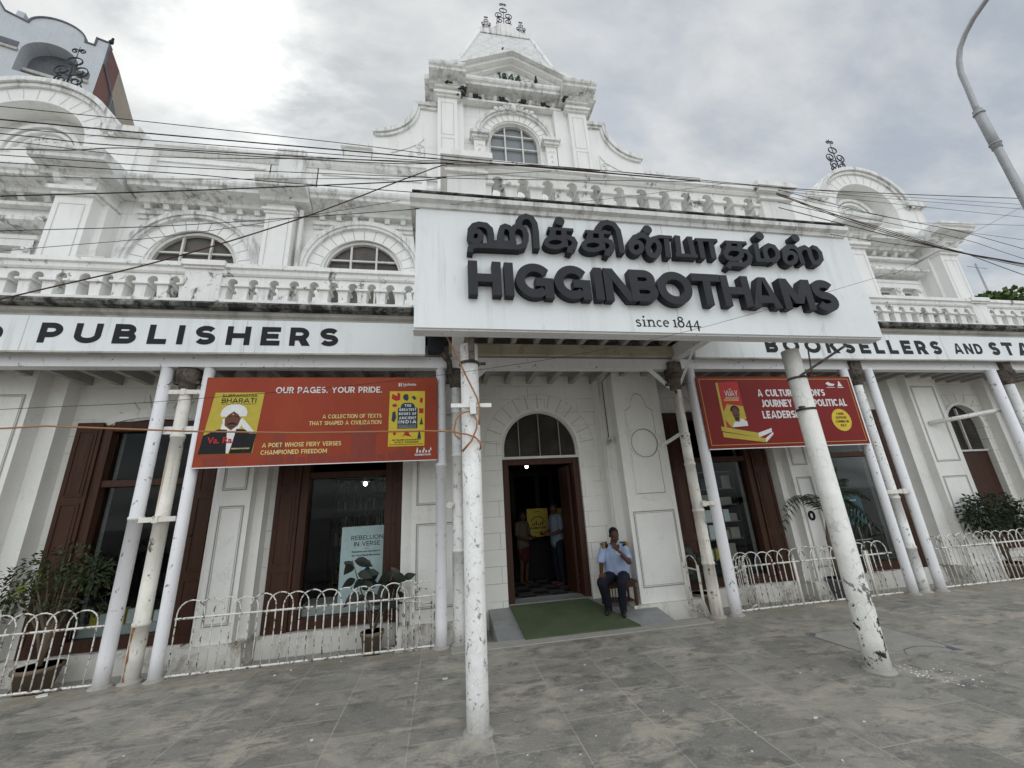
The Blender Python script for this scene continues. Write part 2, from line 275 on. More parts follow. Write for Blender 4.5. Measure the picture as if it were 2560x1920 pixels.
# ---------------------------------------------------------------- mesh helpers
class MB:
    def __init__(s): s.v = []; s.f = []; s.sm = []
    def add(s, vs, fs, smooth=False):
        o = len(s.v); s.v.extend(tuple(v) for v in vs); s.f.extend([tuple(i + o for i in f) for f in fs]); s.sm.extend([smooth] * len(fs)); return s
    def box(s, x0, x1, y0, y1, z0, z1):
        return s.add([(x0, y0, z0), (x1, y0, z0), (x1, y1, z0), (x0, y1, z0), (x0, y0, z1), (x1, y0, z1), (x1, y1, z1), (x0, y1, z1)],
                     [(3, 2, 1, 0), (4, 5, 6, 7), (0, 1, 5, 4), (1, 2, 6, 5), (2, 3, 7, 6), (3, 0, 4, 7)])
    def hexa(s, lo, hi):
        return s.add(list(lo) + list(hi), [(3, 2, 1, 0), (4, 5, 6, 7), (0, 1, 5, 4), (1, 2, 6, 5), (2, 3, 7, 6), (3, 0, 4, 7)])
    def taper(s, x0, x1, y0, y1, z0, z1, d):
        return s.hexa([(x0, y0, z0), (x1, y0, z0), (x1, y1, z0), (x0, y1, z0)], [(x0 + d, y0 + d, z1), (x1 - d, y0 + d, z1), (x1 - d, y1 - d, z1), (x0 + d, y1 - d, z1)])
    def prism(s, poly, a0, a1, fn):
        """poly: 2-D outline; fn(u, v, a) -> xyz; caps at a0 and a1."""
        n = len(poly); vs = [fn(u, v, a0) for u, v in poly] + [fn(u, v, a1) for u, v in poly]
        tri = tessellate_polygon([[Vector((u, v, 0)) for u, v in poly]])
        fs = [tuple(t) for t in tri] + [tuple(i + n for i in reversed(t)) for t in tri] + [(i, (i + 1) % n, n + (i + 1) % n, n + i) for i in range(n)]
        return s.add(vs, fs)
    def xz(s, poly, y0, y1): return s.prism(poly, y0, y1, lambda u, v, a: (u, a, v))
    def yz(s, poly, x0, x1): return s.prism(poly, x0, x1, lambda u, v, a: (a, u, v))
    def xy(s, poly, z0, z1): return s.prism(poly, z0, z1, lambda u, v, a: (u, v, a))
    def holes(s, outer, holes, y, depth=None):
        """front wall face in the plane y with holes; reveals run back by depth"""
        loops = [outer] + holes; tri = tessellate_polygon([[Vector((u, v, 0)) for u, v in l] for l in loops])
        flat = [(u, y, v) for l in loops for u, v in l]; s.add(flat, [tuple(t) for t in tri])
        for h in holes if depth else ():
            n = len(h); s.add([(u, y, v) for u, v in h] + [(u, y + depth, v) for u, v in h], [(i, (i + 1) % n, n + (i + 1) % n, n + i) for i in range(n)])
        return s
    def tube(s, pts, r, n=8, smooth=True, cap=True, closed=False):
        P = [Vector(p) for p in pts]; m = len(P); rr = r if isinstance(r, (list, tuple)) else [r] * m
        o = len(s.v); up = None
        for i, p in enumerate(P):
            if closed: t = (P[(i + 1) % m] - P[i - 1])
            else: t = (P[min(i + 1, m - 1)] - P[max(i - 1, 0)])
            t.normalize()
            if up is None:
                a = Vector((0, 0, 1)) if abs(t.z) < .9 else Vector((1, 0, 0)); up = (a - t * a.dot(t)).normalized()
            else:
                up = up - t * up.dot(t)
                up = up.normalized() if up.length > 1e-6 else t.orthogonal().normalized()
            b = t.cross(up)
            for j in range(n):
                an = 2 * math.pi * j / n; s.v.append(tuple(p + (up * math.cos(an) + b * math.sin(an)) * rr[i]))
        for i in range(m if closed else m - 1):
            for j in range(n):
                k = (i + 1) % m
                s.f.append((o + i * n + j, o + i * n + (j + 1) % n, o + k * n + (j + 1) % n, o + k * n + j)); s.sm.append(smooth)
        if cap and not closed:
            s.f.append(tuple(o + j for j in reversed(range(n)))); s.sm.append(False); s.f.append(tuple(o + (m - 1) * n + j for j in range(n))); s.sm.append(False)
        return s
    def cyl(s, x, y, z0, z1, r0, r1=None, n=20): return s.tube([(x, y, z0), (x, y, z1)], [r0, r0 if r1 is None else r1], n)
    def lathe(s, x, y, prof, n=20): return s.tube([(x, y, z) for r, z in prof], [r for r, z in prof], n)
    def ball(s, c, rx, ry=None, rz=None, seg=12, ring=8, rot=None):
        ry = ry or rx; rz = rz or rx; vs = []; fs = []; c = Vector(c)
        for i in range(ring + 1):
            th = math.pi * i / ring
            for j in range(seg):
                ph = 2 * math.pi * j / seg; v = Vector((rx * math.sin(th) * math.cos(ph), ry * math.sin(th) * math.sin(ph), rz * math.cos(th)))
                if rot: v = rot @ v
                vs.append(c + v)
        for i in range(ring):
            for j in range(seg): fs.append((i * seg + j, (i + 1) * seg + j, (i + 1) * seg + (j + 1) % seg, i * seg + (j + 1) % seg))
        return s.add(vs, fs, True)
    def build(s, name, m, parent=None):
        me = bpy.data.meshes.new(name); off = Vector(parent['_o']) if parent is not None and '_o' in parent else Vector((0, 0, 0))
        me.from_pydata([tuple(Vector(v) - off) for v in s.v], [], s.f)
        for p, q in zip(me.polygons, s.sm): p.use_smooth = q
        b = bmesh.new(); b.from_mesh(me)
        bad = [f for f in b.faces if f.calc_area() < 1e-10]
        if bad: bmesh.ops.delete(b, geom=bad, context='FACES_ONLY')
        bmesh.ops.recalc_face_normals(b, faces=b.faces); b.to_mesh(me); b.free()
        me.materials.append(M[m] if isinstance(m, str) else m)
        o = bpy.data.objects.new(name, me); COL.objects.link(o)
        if parent is not None: o.parent = parent; o['_o'] = tuple(off)
        else: o['_o'] = (0.0, 0.0, 0.0)
        return o

def tag(o, label=None, cat=None, group=None, kind=None):
    if label: o['label'] = label
    if cat: o['category'] = cat
    if group: o['group'] = group
    if kind: o['kind'] = kind
    return o
def root(name, loc, label, cat, group=None):
    o = bpy.data.objects.new(name, None); COL.objects.link(o); o.location = loc; o.empty_display_size = .2; o['_o'] = tuple(float(x) for x in loc)
    return tag(o, label, cat, group)
def copytree(o, delta=(0, 0, 0), label=None, group=None, parent=None):
    c = o.copy(); COL.objects.link(c)
    if parent is None: c.location = Vector(o.location) + Vector(delta)
    else: c.parent = parent
    if label: c['label'] = label
    if group: c['group'] = group
    for ch in list(o.children): copytree(ch, parent=c)
    return c
def arc(cx, cy, rx, ry, a0, a1, n=16): return [(cx + rx * math.cos(R(a0 + (a1 - a0) * i / n)), cy + ry * math.sin(R(a0 + (a1 - a0) * i / n))) for i in range(n + 1)]
def ring(mb, cx, cz, r0, r1, y0, y1, a0=0, a1=180, n=24):
    poly = arc(cx, cz, r1, r1, a0, a1, n) + arc(cx, cz, r0, r0, a1, a0, n); return mb.xz(poly, y0, y1)
def stroke2d(pts, w, closed=False):
    """outline quads of a mitred stroke; returns list of left and right points"""
    P = [Vector(p) for p in pts]; m = len(P); L, Rr = [], []
    for i in range(m):
        if closed: a, b = P[i] - P[i - 1], P[(i + 1) % m] - P[i]
        else: a = P[i] - P[i - 1] if i else P[1] - P[0]; b = P[i + 1] - P[i] if i < m - 1 else P[-1] - P[-2]
        a = a.normalized(); b = b.normalized(); n1 = Vector((-a.y, a.x)); n2 = Vector((-b.y, b.x)); n = n1 + n2
        if n.length < 1e-4: n = n1
        n.normalize(); k = 1 / max(.45, n.dot(n1)); L.append(P[i] + n * (w / 2 * k)); Rr.append(P[i] - n * (w / 2 * k))
    return L, Rr
def ribbon(mb, pts, w, fn, d0, d1, closed=False):
    """extruded stroke: fn(u, v, d) -> xyz, from depth d0 (front) to d1 (back)"""
    L, Q = stroke2d(pts, w, closed); m = len(L); o = len(mb.v)
    for d in (d0, d1):
        for i in range(m): mb.v.append(tuple(fn(L[i].x, L[i].y, d))); mb.v.append(tuple(fn(Q[i].x, Q[i].y, d)))
    def F(*f): mb.f.append(tuple(o + i for i in f)); mb.sm.append(False)
    K = 2 * m
    for i in range(m if closed else m - 1):
        j = (i + 1) % m
        F(2 * i, 2 * j, 2 * j + 1, 2 * i + 1); F(2 * i, 2 * j, K + 2 * j, K + 2 * i); F(2 * i + 1, 2 * j + 1, K + 2 * j + 1, K + 2 * i + 1); F(K + 2 * i, K + 2 * j, K + 2 * j + 1, K + 2 * i + 1)
    if not closed: F(0, 1, K + 1, K); F(K - 2, K - 1, 2 * K - 1, 2 * K - 2)
    return mb

# ---------------------------------------------------------------- stroke alphabet (heavy geometric capitals)
def glyph(c, w):
    h = w / 2; e = lambda cx, cy, rx, ry, a, b, n=18: ('S', arc(cx, cy, rx, ry, a, b, n))
    V = lambda x, a=0, b=1: ('S', [(x, a), (x, b)])
    Hh = lambda y, a, b: ('S', [(a, y), (b, y)])
    sl = lambda x0, y0, x1, y1, k=1.1: ('P', [(x0 - h * k, y0), (x0 + h * k, y0), (x1 + h * k, y1), (x1 - h * k, y1)])
    D = lambda x0, x1, y0, y1: ('S', [(x0, y1)] + arc(x1 - (y1 - y0) / 2, (y0 + y1) / 2, (y1 - y0) / 2, (y1 - y0) / 2, 90, -90, 12) + [(x0, y0)])
    if c == 'H': return .85, [V(h), V(.85 - h), Hh(.5, h, .85 - h)]
    if c == 'I': return w, [V(h)]
    if c == 'G': return 1.0, [e(.5, .5, .5 - h, .5 - h, 38, 312, 26), ('S', [(.52, .46), (1 - h, .46), (1 - h, 0)])]
    if c == 'C': return .95, [e(.5, .5, .5 - h, .5 - h, 42, 318, 26)]
    if c == 'O': return 1.02, [('C', arc(.51, .5, .51 - h, .5 - h, 0, 360, 30)[:-1])]
    if c == 'Q': return 1.02, [('C', arc(.51, .5, .51 - h, .5 - h, 0, 360, 30)[:-1]), sl(.9, 0, .6, .35)]
    if c == 'N': return .92, [V(h), V(.92 - h), ('P', [(0, 1), (w * 1.15, 1), (.92, 0), (.92 - w * 1.15, 0)])]
    if c == 'B': return .76, [V(h), D(h, .72 - h, .5 + h * .15, 1 - h), D(h, .76 - h, h, .5 - h * .15)]
    if c == 'P': return .72, [V(h), D(h, .72 - h, .40, 1 - h)]
    if c == 'R': return .76, [V(h), D(h, .73 - h, .42, 1 - h), sl(.76 - h * 1.1, 0, .44, .42)]
    if c == 'D': return .88, [V(h), ('S', [(h, 1 - h), (.38, 1 - h)] + arc(.40, .5, .48 - h, .5 - h, 90, -90, 16) + [(.38, h), (h, h)])]
    if c == 'T': return .80, [Hh(1 - h, 0, .80), V(.40, 0, 1 - h)]
    if c == 'A': return 1.02, [('P', [(0, 0), (w * 1.1, 0), (.51 + w * .12, 1), (.51 - w * .55, 1)]), ('P', [(1.02, 0), (1.02 - w * 1.1, 0), (.51 - w * .12, 1), (.51 + w * .55, 1)]), Hh(.27, .24, .78)]
    if c == 'M': return 1.12, [V(h), V(1.12 - h), ('P', [(0, 1), (w * 1.2, 1), (.56 + w * .62, .18), (.56 - w * .62, .18)]), ('P', [(1.12, 1), (1.12 - w * 1.2, 1), (.56 - w * .62, .18), (.56 + w * .62, .18)])]
    if c == 'W': return 1.4, [('P', [(0, 1), (w * 1.1, 1), (.36 + w * .55, 0), (.36 - w * .55, 0)]), ('P', [(.7 - w * .5, 1), (.7 + w * .5, 1), (.36 + w * .55, 0), (.36 - w * .55, 0)]), ('P', [(.7 - w * .5, 1), (.7 + w * .5, 1), (1.04 + w * .55, 0), (1.04 - w * .55, 0)]), ('P', [(1.4, 1), (1.4 - w * 1.1, 1), (1.04 - w * .55, 0), (1.04 + w * .55, 0)])]
    if c == 'V': return .96, [('P', [(0, 1), (w * 1.1, 1), (.48 + w * .55, 0), (.48 - w * .55, 0)]), ('P', [(.96, 1), (.96 - w * 1.1, 1), (.48 - w * .55, 0), (.48 + w * .55, 0)])]
    if c == 'Y': return .90, [('P', [(0, 1), (w * 1.15, 1), (.45 + h, .42), (.45 - h, .42)]), ('P', [(.90, 1), (.90 - w * 1.15, 1), (.45 - h, .42), (.45 + h, .42)]), V(.45, 0, .44)]
    if c == 'X': return .90, [('P', [(0, 1), (w * 1.2, 1), (.90, 0), (.90 - w * 1.2, 0)]), ('P', [(.90, 1), (.90 - w * 1.2, 1), (0, 0), (w * 1.2, 0)])]
    if c == 'Z': return .80, [Hh(1 - h, 0, .8), Hh(h, 0, .8), ('P', [(.8 - w * 1.2, 1 - w), (.8, 1 - w), (w * 1.2, w), (0, w)])]
    if c == 'K': return .82, [V(h), ('P', [(.82 - w * 1.25, 1), (.82, 1), (w + .08, .36), (w - .02, .52)]), ('P', [(.82 - w * 1.25, 0), (.82, 0), (.45, .62), (.28, .5)])]
    if c == 'L': return .62, [V(h), Hh(h, h, .62)]
    if c == 'E': return .68, [V(h), Hh(1 - h, h, .68), Hh(.5, h, .62), Hh(h, h, .68)]
    if c == 'F': return .66, [V(h), Hh(1 - h, h, .66), Hh(.48, h, .60)]
    if c == 'J': return .55, [('S', [(.55 - h, 1), (.55 - h, .32)] + arc(.27, .28, .28 - h, .28 - h, 0, -150, 10))]
    if c == 'U': return .86, [('S', [(h, 1)] + arc(.43, .40, .43 - h, .40 - h, 180, 360, 16) + [(.86 - h, 1)])]
    if c == 'S':
        ry = (1 - w) / 4; rx = .36 - h
        return .72, [('S', arc(.36, 1 - h - ry, rx, ry, 25, 270, 14) + arc(.36, h + ry, rx + .0, ry, 90, -155, 14)[1:])]
    if c == '.': return w, [('P', [(0, 0), (w, 0), (w, w), (0, w)])]
    if c == "'": return w, [('P', [(0, .68), (w, .68), (w, 1), (0, 1)])]
    if c == '1': return .42, [V(.42 - h), ('P', [(0, .70), (0, .86), (.42 - w, 1), (.42 - w, .84)])]
    if c == '8': return .70, [('C', arc(.35, .73, .31 - h, .27 - h, 0, 360, 20)[:-1]), ('C', arc(.35, .27, .35 - h, .27 - h + .02, 0, 360, 20)[:-1])]
    if c == '4': return .78, [V(.56), Hh(.26, 0, .78), ('P', [(0, .30), (w * 1.1, .30), (.56, .84), (.56 - h, 1)])]
    return .35, []
def text(mb, s, x, z, H, w, fn, d0, d1, width=None, gap=.12, sx=1.0, space=.38):
    """writes s from (x, z); cap height H; fits to width if given. Overlapping strokes sit half a millimetre apart."""
    tot = 0
    for i, c in enumerate(s): tot += (space if c == ' ' else glyph(c, w)[0]) + (gap if i < len(s) - 1 else 0)
    k = sx if width is None else width / (tot * H)
    u = x; q = 0
    for c in s:
        if c == ' ': u += (space + gap) * H * k; continue
        W_, st = glyph(c, w)
        for kind, pts in st:
            q += 1; dd = d0 - (q % 5) * .0005 * (1 if d0 <= d1 else -1)
            P = [(u + p[0] * H * k, z + p[1] * H) for p in pts]
            if kind == 'P': mb.prism(P, dd, d1, fn)
            else:
                # keep stem weight when the letter is widened
                ribbon(mb, P, w * H * (1 if k > .9 else (k + 1) / 2), fn, dd, d1, kind == 'C')
        u += (W_ + gap) * H * k
    return mb
def bfont(s, size, offset=0.0):
    c = bpy.data.curves.new('t', 'FONT'); c.body = s; c.size = size; c.offset = offset * size
    o = bpy.data.objects.new('t', c); COL.objects.link(o); dg = bpy.context.evaluated_depsgraph_get(); me = bpy.data.meshes.new_from_object(o.evaluated_get(dg))
    v = [tuple(x.co) for x in me.vertices]; f = [tuple(p.vertices) for p in me.polygons]
    bpy.data.objects.remove(o); bpy.data.curves.remove(c); bpy.data.meshes.remove(me); return v, f
def btext(mb, s, x, z, width, fn, d, offset=0.0, height=None):
    v, f = bfont(s, 1.0, offset)
    if not v: return mb
    x0 = min(a[0] for a in v); x1 = max(a[0] for a in v); k = width / (x1 - x0); kz = k if height is None else height / max(a[1] for a in v)
    return mb.add([fn(x + (a[0] - x0) * k, z + a[1] * kz, d) for a in v], f)

# ---------------------------------------------------------------- measured poly-lines
TAMIL=[
(1,0.07,[(0.406,4.566),(0.401,4.541),(0.388,4.518),(0.37,4.503),(0.349,4.497),(0.328,4.5),(0.311,4.513),(0.3,4.533),(0.296,4.558),(0.301,4.583),(0.313,4.605),(0.331,4.621),(0.353,4.627),(0.374,4.624),(0.391,4.611),(0.403,4.591)]),
(0,0.078,[(0.293,4.557),(0.301,4.637),(0.339,4.693),(0.392,4.714),(0.462,4.707),(0.505,4.662),(0.515,4.593),(0.512,4.473)]),
(0,0.06,[(0.474,4.495),(0.79,4.5)]),
(0,0.072,[(0.62,4.48),(0.626,4.64),(0.644,4.692),(0.678,4.711),(0.716,4.697),(0.747,4.66),(0.753,4.484)]),
(0,0.07,[(0.757,4.661),(0.783,4.708),(0.832,4.721),(0.883,4.688),(0.902,4.616),(0.895,4.544),(0.864,4.475),(0.806,4.45),(0.582,4.448),(0.361,4.444),(0.306,4.431),(0.289,4.398),(0.285,4.354)]),
(0,0.076,[(0.831,4.712),(0.831,4.786),(0.863,4.834),(0.919,4.862),(0.976,4.841),(1.008,4.772),(1.016,4.659),(1.01,4.447)]),
(0,0.045,[(1.159,4.721),(1.454,4.721)]),
(0,0.075,[(1.214,4.725),(1.201,4.605)]),
(0,0.068,[(1.339,4.73),(1.336,4.626),(1.342,4.486)]),
(0,0.05,[(1.164,4.614),(1.385,4.619)]),
(1,0.062,[(1.332,4.547),(1.321,4.523),(1.296,4.501),(1.26,4.485),(1.219,4.478),(1.179,4.48),(1.146,4.491),(1.124,4.509),(1.118,4.532),(1.128,4.556),(1.153,4.578),(1.189,4.594),(1.23,4.602),(1.271,4.6),(1.304,4.589),(1.326,4.57)]),
(0,0.072,[(1.355,4.622),(1.431,4.599),(1.453,4.55),(1.435,4.498),(1.393,4.473),(1.374,4.414)]),
(0,0.045,[(1.595,4.716),(1.901,4.716)]),
(0,0.075,[(1.652,4.721),(1.636,4.598)]),
(0,0.068,[(1.782,4.725),(1.776,4.62),(1.777,4.477)]),
(0,0.05,[(1.598,4.607),(1.826,4.612)]),
(1,0.062,[(1.769,4.539),(1.758,4.514),(1.731,4.492),(1.693,4.476),(1.65,4.469),(1.609,4.471),(1.575,4.482),(1.554,4.5),(1.548,4.524),(1.559,4.548),(1.585,4.571),(1.623,4.587),(1.666,4.595),(1.708,4.593),(1.742,4.582),(1.764,4.563)]),
(0,0.072,[(1.796,4.616),(1.873,4.592),(1.895,4.542),(1.875,4.489),(1.83,4.464),(1.809,4.404)]),
(0,0.074,[(1.762,4.734),(1.764,4.787),(1.807,4.838),(1.878,4.861),(1.954,4.838),(1.996,4.758),(2.002,4.641),(2.004,4.457)]),
(1,0.07,[(2.254,4.548),(2.245,4.52),(2.226,4.496),(2.202,4.479),(2.176,4.472),(2.152,4.475),(2.133,4.49),(2.122,4.512),(2.122,4.539),(2.131,4.567),(2.149,4.592),(2.173,4.609),(2.199,4.617),(2.224,4.613),(2.243,4.599),(2.254,4.576)]),
(0,0.072,[(2.122,4.539),(2.133,4.615),(2.186,4.678),(2.255,4.707),(2.318,4.7),(2.36,4.661)]),
(0,0.07,[(2.238,4.713),(2.309,4.72),(2.354,4.672),(2.362,4.584)]),
(1,0.07,[(2.473,4.551),(2.46,4.509),(2.438,4.473),(2.41,4.448),(2.381,4.438),(2.355,4.444),(2.335,4.466),(2.325,4.5),(2.327,4.541),(2.34,4.583),(2.361,4.619),(2.389,4.645),(2.419,4.655),(2.446,4.649),(2.466,4.627),(2.475,4.592)]),
(0,0.05,[(2.407,4.676),(2.502,4.709),(2.663,4.708)]),
(0,0.076,[(2.591,4.709),(2.569,4.433)]),
(0,0.076,[(2.739,4.742),(2.708,4.448)]),
(0,0.05,[(2.665,4.471),(2.947,4.472)]),
(0,0.076,[(2.893,4.738),(2.898,4.454)]),
(0,0.048,[(2.968,4.701),(3.259,4.708)]),
(0,0.076,[(3.022,4.708),(3.013,4.442)]),
(0,0.076,[(3.17,4.706),(3.161,4.451)]),
(0,0.045,[(3.363,4.698),(3.658,4.702)]),
(0,0.072,[(3.415,4.703),(3.377,4.572)]),
(0,0.07,[(3.554,4.706),(3.54,4.583)]),
(0,0.045,[(3.345,4.595),(3.592,4.594)]),
(1,0.068,[(3.546,4.54),(3.53,4.509),(3.499,4.482),(3.46,4.462),(3.417,4.454),(3.377,4.457),(3.346,4.472),(3.329,4.496),(3.328,4.526),(3.344,4.557),(3.373,4.585),(3.413,4.604),(3.456,4.613),(3.497,4.61),(3.528,4.595),(3.545,4.57)]),
(0,0.068,[(3.546,4.589),(3.632,4.579),(3.66,4.515),(3.626,4.434),(3.538,4.388),(3.427,4.394),(3.358,4.393),(3.318,4.333)]),
(0,0.076,[(3.786,4.703),(3.759,4.445)]),
(0,0.05,[(3.744,4.467),(3.958,4.47)]),
(0,0.072,[(3.879,4.465),(3.883,4.595),(3.909,4.657),(3.968,4.688),(4.03,4.672),(4.061,4.607),(4.048,4.532),(4.001,4.483),(3.937,4.466)]),
(1,0.066,[(4.304,4.528),(4.288,4.497),(4.262,4.471),(4.231,4.452),(4.198,4.444),(4.169,4.449),(4.147,4.464),(4.138,4.488),(4.141,4.518),(4.156,4.549),(4.181,4.576),(4.213,4.595),(4.246,4.603),(4.276,4.599),(4.297,4.583),(4.307,4.558)]),
(0,0.072,[(4.145,4.525),(4.163,4.62),(4.241,4.687),(4.323,4.689),(4.373,4.634),(4.381,4.446)]),
(0,0.07,[(4.369,4.6),(4.419,4.671),(4.489,4.697),(4.538,4.659),(4.532,4.556),(4.546,4.476),(4.614,4.473),(4.68,4.538),(4.689,4.634),(4.653,4.694),(4.603,4.709)]),
]
DOTS= [(1.301, 4.829), (2.363, 4.796), (3.87, 4.82), (4.385, 4.824)]
WIRES=[
('black',0.007,[(-7.156,3.55,5.726),(-4.156,3.55,5.704),(-3.107,3.55,5.696),(-1.091,3.55,5.66),(0.504,3.55,5.612),(3.238,3.55,5.649)]),
('black',0.012,[(-7.056,3.5,5.497),(-4.056,3.5,5.493),(-2.801,3.5,5.492),(-1.069,3.5,5.508),(0.13,3.5,5.514),(3.183,3.5,5.553)]),
('black',0.008,[(-7.145,3.6,5.468),(-4.145,3.6,5.501),(-2.882,3.6,5.514),(-0.464,3.6,5.565),(0.51,3.6,5.629),(2.79,3.6,5.66)]),
('black',0.009,[(-6.953,3.45,5.331),(-3.954,3.45,5.278),(-2.954,3.45,5.26),(-0.443,3.45,5.371),(0.128,3.45,5.416)]),
('black',0.007,[(-7.16,3.65,5.5),(-4.161,3.65,5.399),(-2.899,3.65,5.357),(-1.069,3.65,5.544),(0.061,3.65,5.628)]),
('brown',0.009,[(-6.945,3.5,4.826),(-3.962,3.5,5.149),(-3.417,3.5,5.208),(-2.932,3.5,5.292),(-1.719,3.5,5.329),(-0.449,3.5,5.398),(0.495,3.5,5.518),(1.865,3.5,5.563)]),
('black',0.007,[(-6.832,3.4,4.933),(-3.832,3.4,4.99),(-2.428,3.4,5.016),(-0.431,3.4,5.129),(-0.298,3.4,5.145),(0.473,3.4,5.192),(3.091,3.4,5.439)]),
('black',0.008,[(-6.922,3.5,4.93),(-3.923,3.5,5.001),(-2.487,3.5,5.035),(-1.767,3.5,5.025),(-0.439,3.5,5.03),(-0.303,3.5,5.034)]),
('black',0.006,[(-6.984,3.6,4.704),(-3.994,3.6,4.942),(-2.701,3.6,5.045),(-0.456,3.6,5.3),(0.041,3.6,5.376),(1.291,3.6,5.599)]),
('black',0.011,[(-6.684,3.4,4.129),(-3.715,3.4,4.556),(-2.383,3.4,4.747),(-0.429,3.4,5.059),(0.038,3.4,5.167)]),
('black',0.007,[(-6.705,3.5,3.912),(-3.728,3.5,4.281),(-2.387,3.5,4.447),(-0.432,3.5,4.787),(-0.282,3.5,4.826)]),
('black',0.005,[(-6.507,3.4,3.412),(-3.569,3.4,4.015),(-2.219,3.4,4.292),(-0.423,3.4,4.82)]),
('brown',0.012,[(-6.289,3.45,2.497),(-3.501,3.45,3.605),(-2.43,3.45,4.031),(-1.387,3.45,4.549),(-0.436,3.45,5.119),(-0.048,3.45,5.35),(0.04,3.45,5.383)]),
('black',0.004,[(-6.109,3.3,2.5),(-3.113,3.3,2.653),(-1.993,3.3,2.711),(-0.023,3.3,2.914),(2.202,3.3,3.326),(5.111,3.3,4.153),(5.531,3.3,4.286),(8.098,3.3,5.447),(11.743,3.3,7.094)]),
('black',0.004,[(0.086,3.4,4.817),(0.748,3.4,4.976),(1.465,3.4,4.983),(3.072,3.4,5.351),(3.424,3.4,5.449)]),
('black',0.008,[(0.041,3.6,5.55),(1.096,3.6,5.662),(2.133,3.6,5.682),(3.278,3.6,5.677),(4.449,3.6,5.678)]),
('brown',0.008,[(0.041,3.55,5.475),(1.079,3.55,5.591),(2.1,3.55,5.6),(3.227,3.55,5.597),(4.35,3.55,5.625)]),
('black',0.01,[(4.447,3.6,5.669),(6.339,3.6,5.763),(8.919,3.6,5.924),(12.911,3.6,6.175)]),
('black',0.005,[(4.438,3.6,5.682),(6.32,3.6,5.718),(8.849,3.6,5.804),(12.847,3.6,5.94)]),
('black',0.005,[(4.419,3.55,5.606),(6.212,3.55,5.614),(8.676,3.55,5.659),(12.675,3.55,5.734)]),
('black',0.005,[(4.299,3.5,5.52),(5.821,3.5,5.482),(8.465,3.5,5.451),(12.465,3.5,5.405)]),
('brown',0.011,[(4.323,3.55,5.53),(5.025,3.55,5.294),(5.972,3.55,5.031),(6.919,3.55,4.81),(8.109,3.55,4.672),(12.083,3.55,4.21)]),
('brown',0.009,[(4.378,3.6,5.563),(5.32,3.6,5.243),(6.292,3.6,4.989),(7.065,3.6,4.835),(8.192,3.6,4.657),(12.143,3.6,4.033)]),
('black',0.007,[(4.244,3.5,5.334),(5.422,3.5,5.13),(6.826,3.5,4.779),(7.976,3.5,4.599),(11.929,3.5,3.982)]),
('black',0.01,[(4.351,3.6,5.342),(5.706,3.6,5.077),(7.009,3.6,4.839),(8.216,3.6,4.699),(12.189,3.6,4.235)]),
('black',0.008,[(4.811,3.45,4.841),(5.985,3.45,4.752),(6.752,3.45,4.727),(7.775,3.45,4.406),(11.591,3.45,3.207)]),
('black',0.007,[(4.425,3.6,5.64),(5.824,3.6,5.38),(7.325,3.6,5.186),(8.37,3.6,4.969),(12.286,3.6,4.153)]),
('black',0.005,[(4.283,3.5,5.466),(4.99,3.5,5.352),(7.046,3.5,5.113),(8.228,3.5,5.037),(12.219,3.5,4.779)]),
('black',0.005,[(6.058,3.4,5.079),(6.986,3.4,5.135),(8.139,3.4,5.201),(12.133,3.4,5.426)]),
('black',0.006,[(4.336,3.55,5.492),(5.034,3.55,5.321),(7.085,3.55,5.034),(8.157,3.55,4.755),(12.028,3.55,3.749)]),
]
ORANGE=[(-4.194, 4.5, 2.774), (-3.743, 4.4, 2.769), (-2.399, 4.2, 2.648), (-1.388, 4.1, 2.589), (-0.248, 4.0, 2.56)]
O2=[(-0.22, 3.9, 2.544), (0.075, 3.9, 2.531), (0.236, 3.9, 2.498), (0.317, 3.9, 2.466), (0.362, 3.9, 2.418), (0.366, 3.9, 2.377)]
LOOP=[(0.186, 3.89, 2.335), (0.28, 3.89, 2.436), (0.33, 3.89, 2.553), (0.338, 3.89, 2.624), (0.31, 3.89, 2.697), (0.258, 3.89, 2.729), (0.181, 3.89, 2.712), (0.127, 3.89, 2.64), (0.111, 3.89, 2.546), (0.12, 3.89, 2.487), (0.165, 3.89, 2.451)]
O3=[(0.028, 3.88, 3.573), (0.13, 3.88, 3.353), (0.247, 3.88, 3.081), (0.338, 3.88, 2.879), (0.365, 3.88, 2.78), (0.362, 3.88, 2.67)]
LAMP=[(6.0, 2.413, 4.63), (6.0, 2.414, 5.221), (6.0, 2.421, 5.75), (6.0, 2.419, 5.872), (6.0, 2.404, 6.131), (6.0, 2.396, 6.353), (6.0, 2.369, 6.5), (6.0, 2.317, 6.637), (6.0, 2.233, 6.747), (6.0, 2.13, 6.835), (6.0, 1.992, 6.906)]

# ================================================================ ground
g = MB()
g.add([(-400, -400, 0), (400, -400, 0), (400, 6.30, 0), (-400, 6.30, 0)], [(0, 1, 2, 3)])
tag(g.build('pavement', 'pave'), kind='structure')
g = MB()
g.add([(-400, 6.30, 0), (.74, 6.30, 0), (.74, 6.30, -.14), (-400, 6.30, -.14)], [(0, 1, 2, 3)]); g.add([(3.42, 6.30, 0), (400, 6.30, 0), (400, 6.30, -.14), (3.42, 6.30, -.14)], [(0, 1, 2, 3)])
g.add([(-400, 6.30, -.14), (400, 6.30, -.14), (400, 400, -.14), (-400, 400, -.14)], [(0, 1, 2, 3)])
tag(g.build('veranda_ground', 'conc'), kind='structure')
g = MB(); g.hexa([(.74, 6.2, -.13), (3.44, 6.2, -.13), (3.44, 7.7, -.13), (.74, 7.7, -.13)], [(.74, 6.2, .006), (3.44, 6.2, .006), (3.44, 7.7, .22), (.74, 7.7, .22)])
tag(g.build('entrance_ramp', 'stone'), kind='structure')
g = MB(); g.box(.1, 3.9, 5.98, 6.22, -.05, .012)
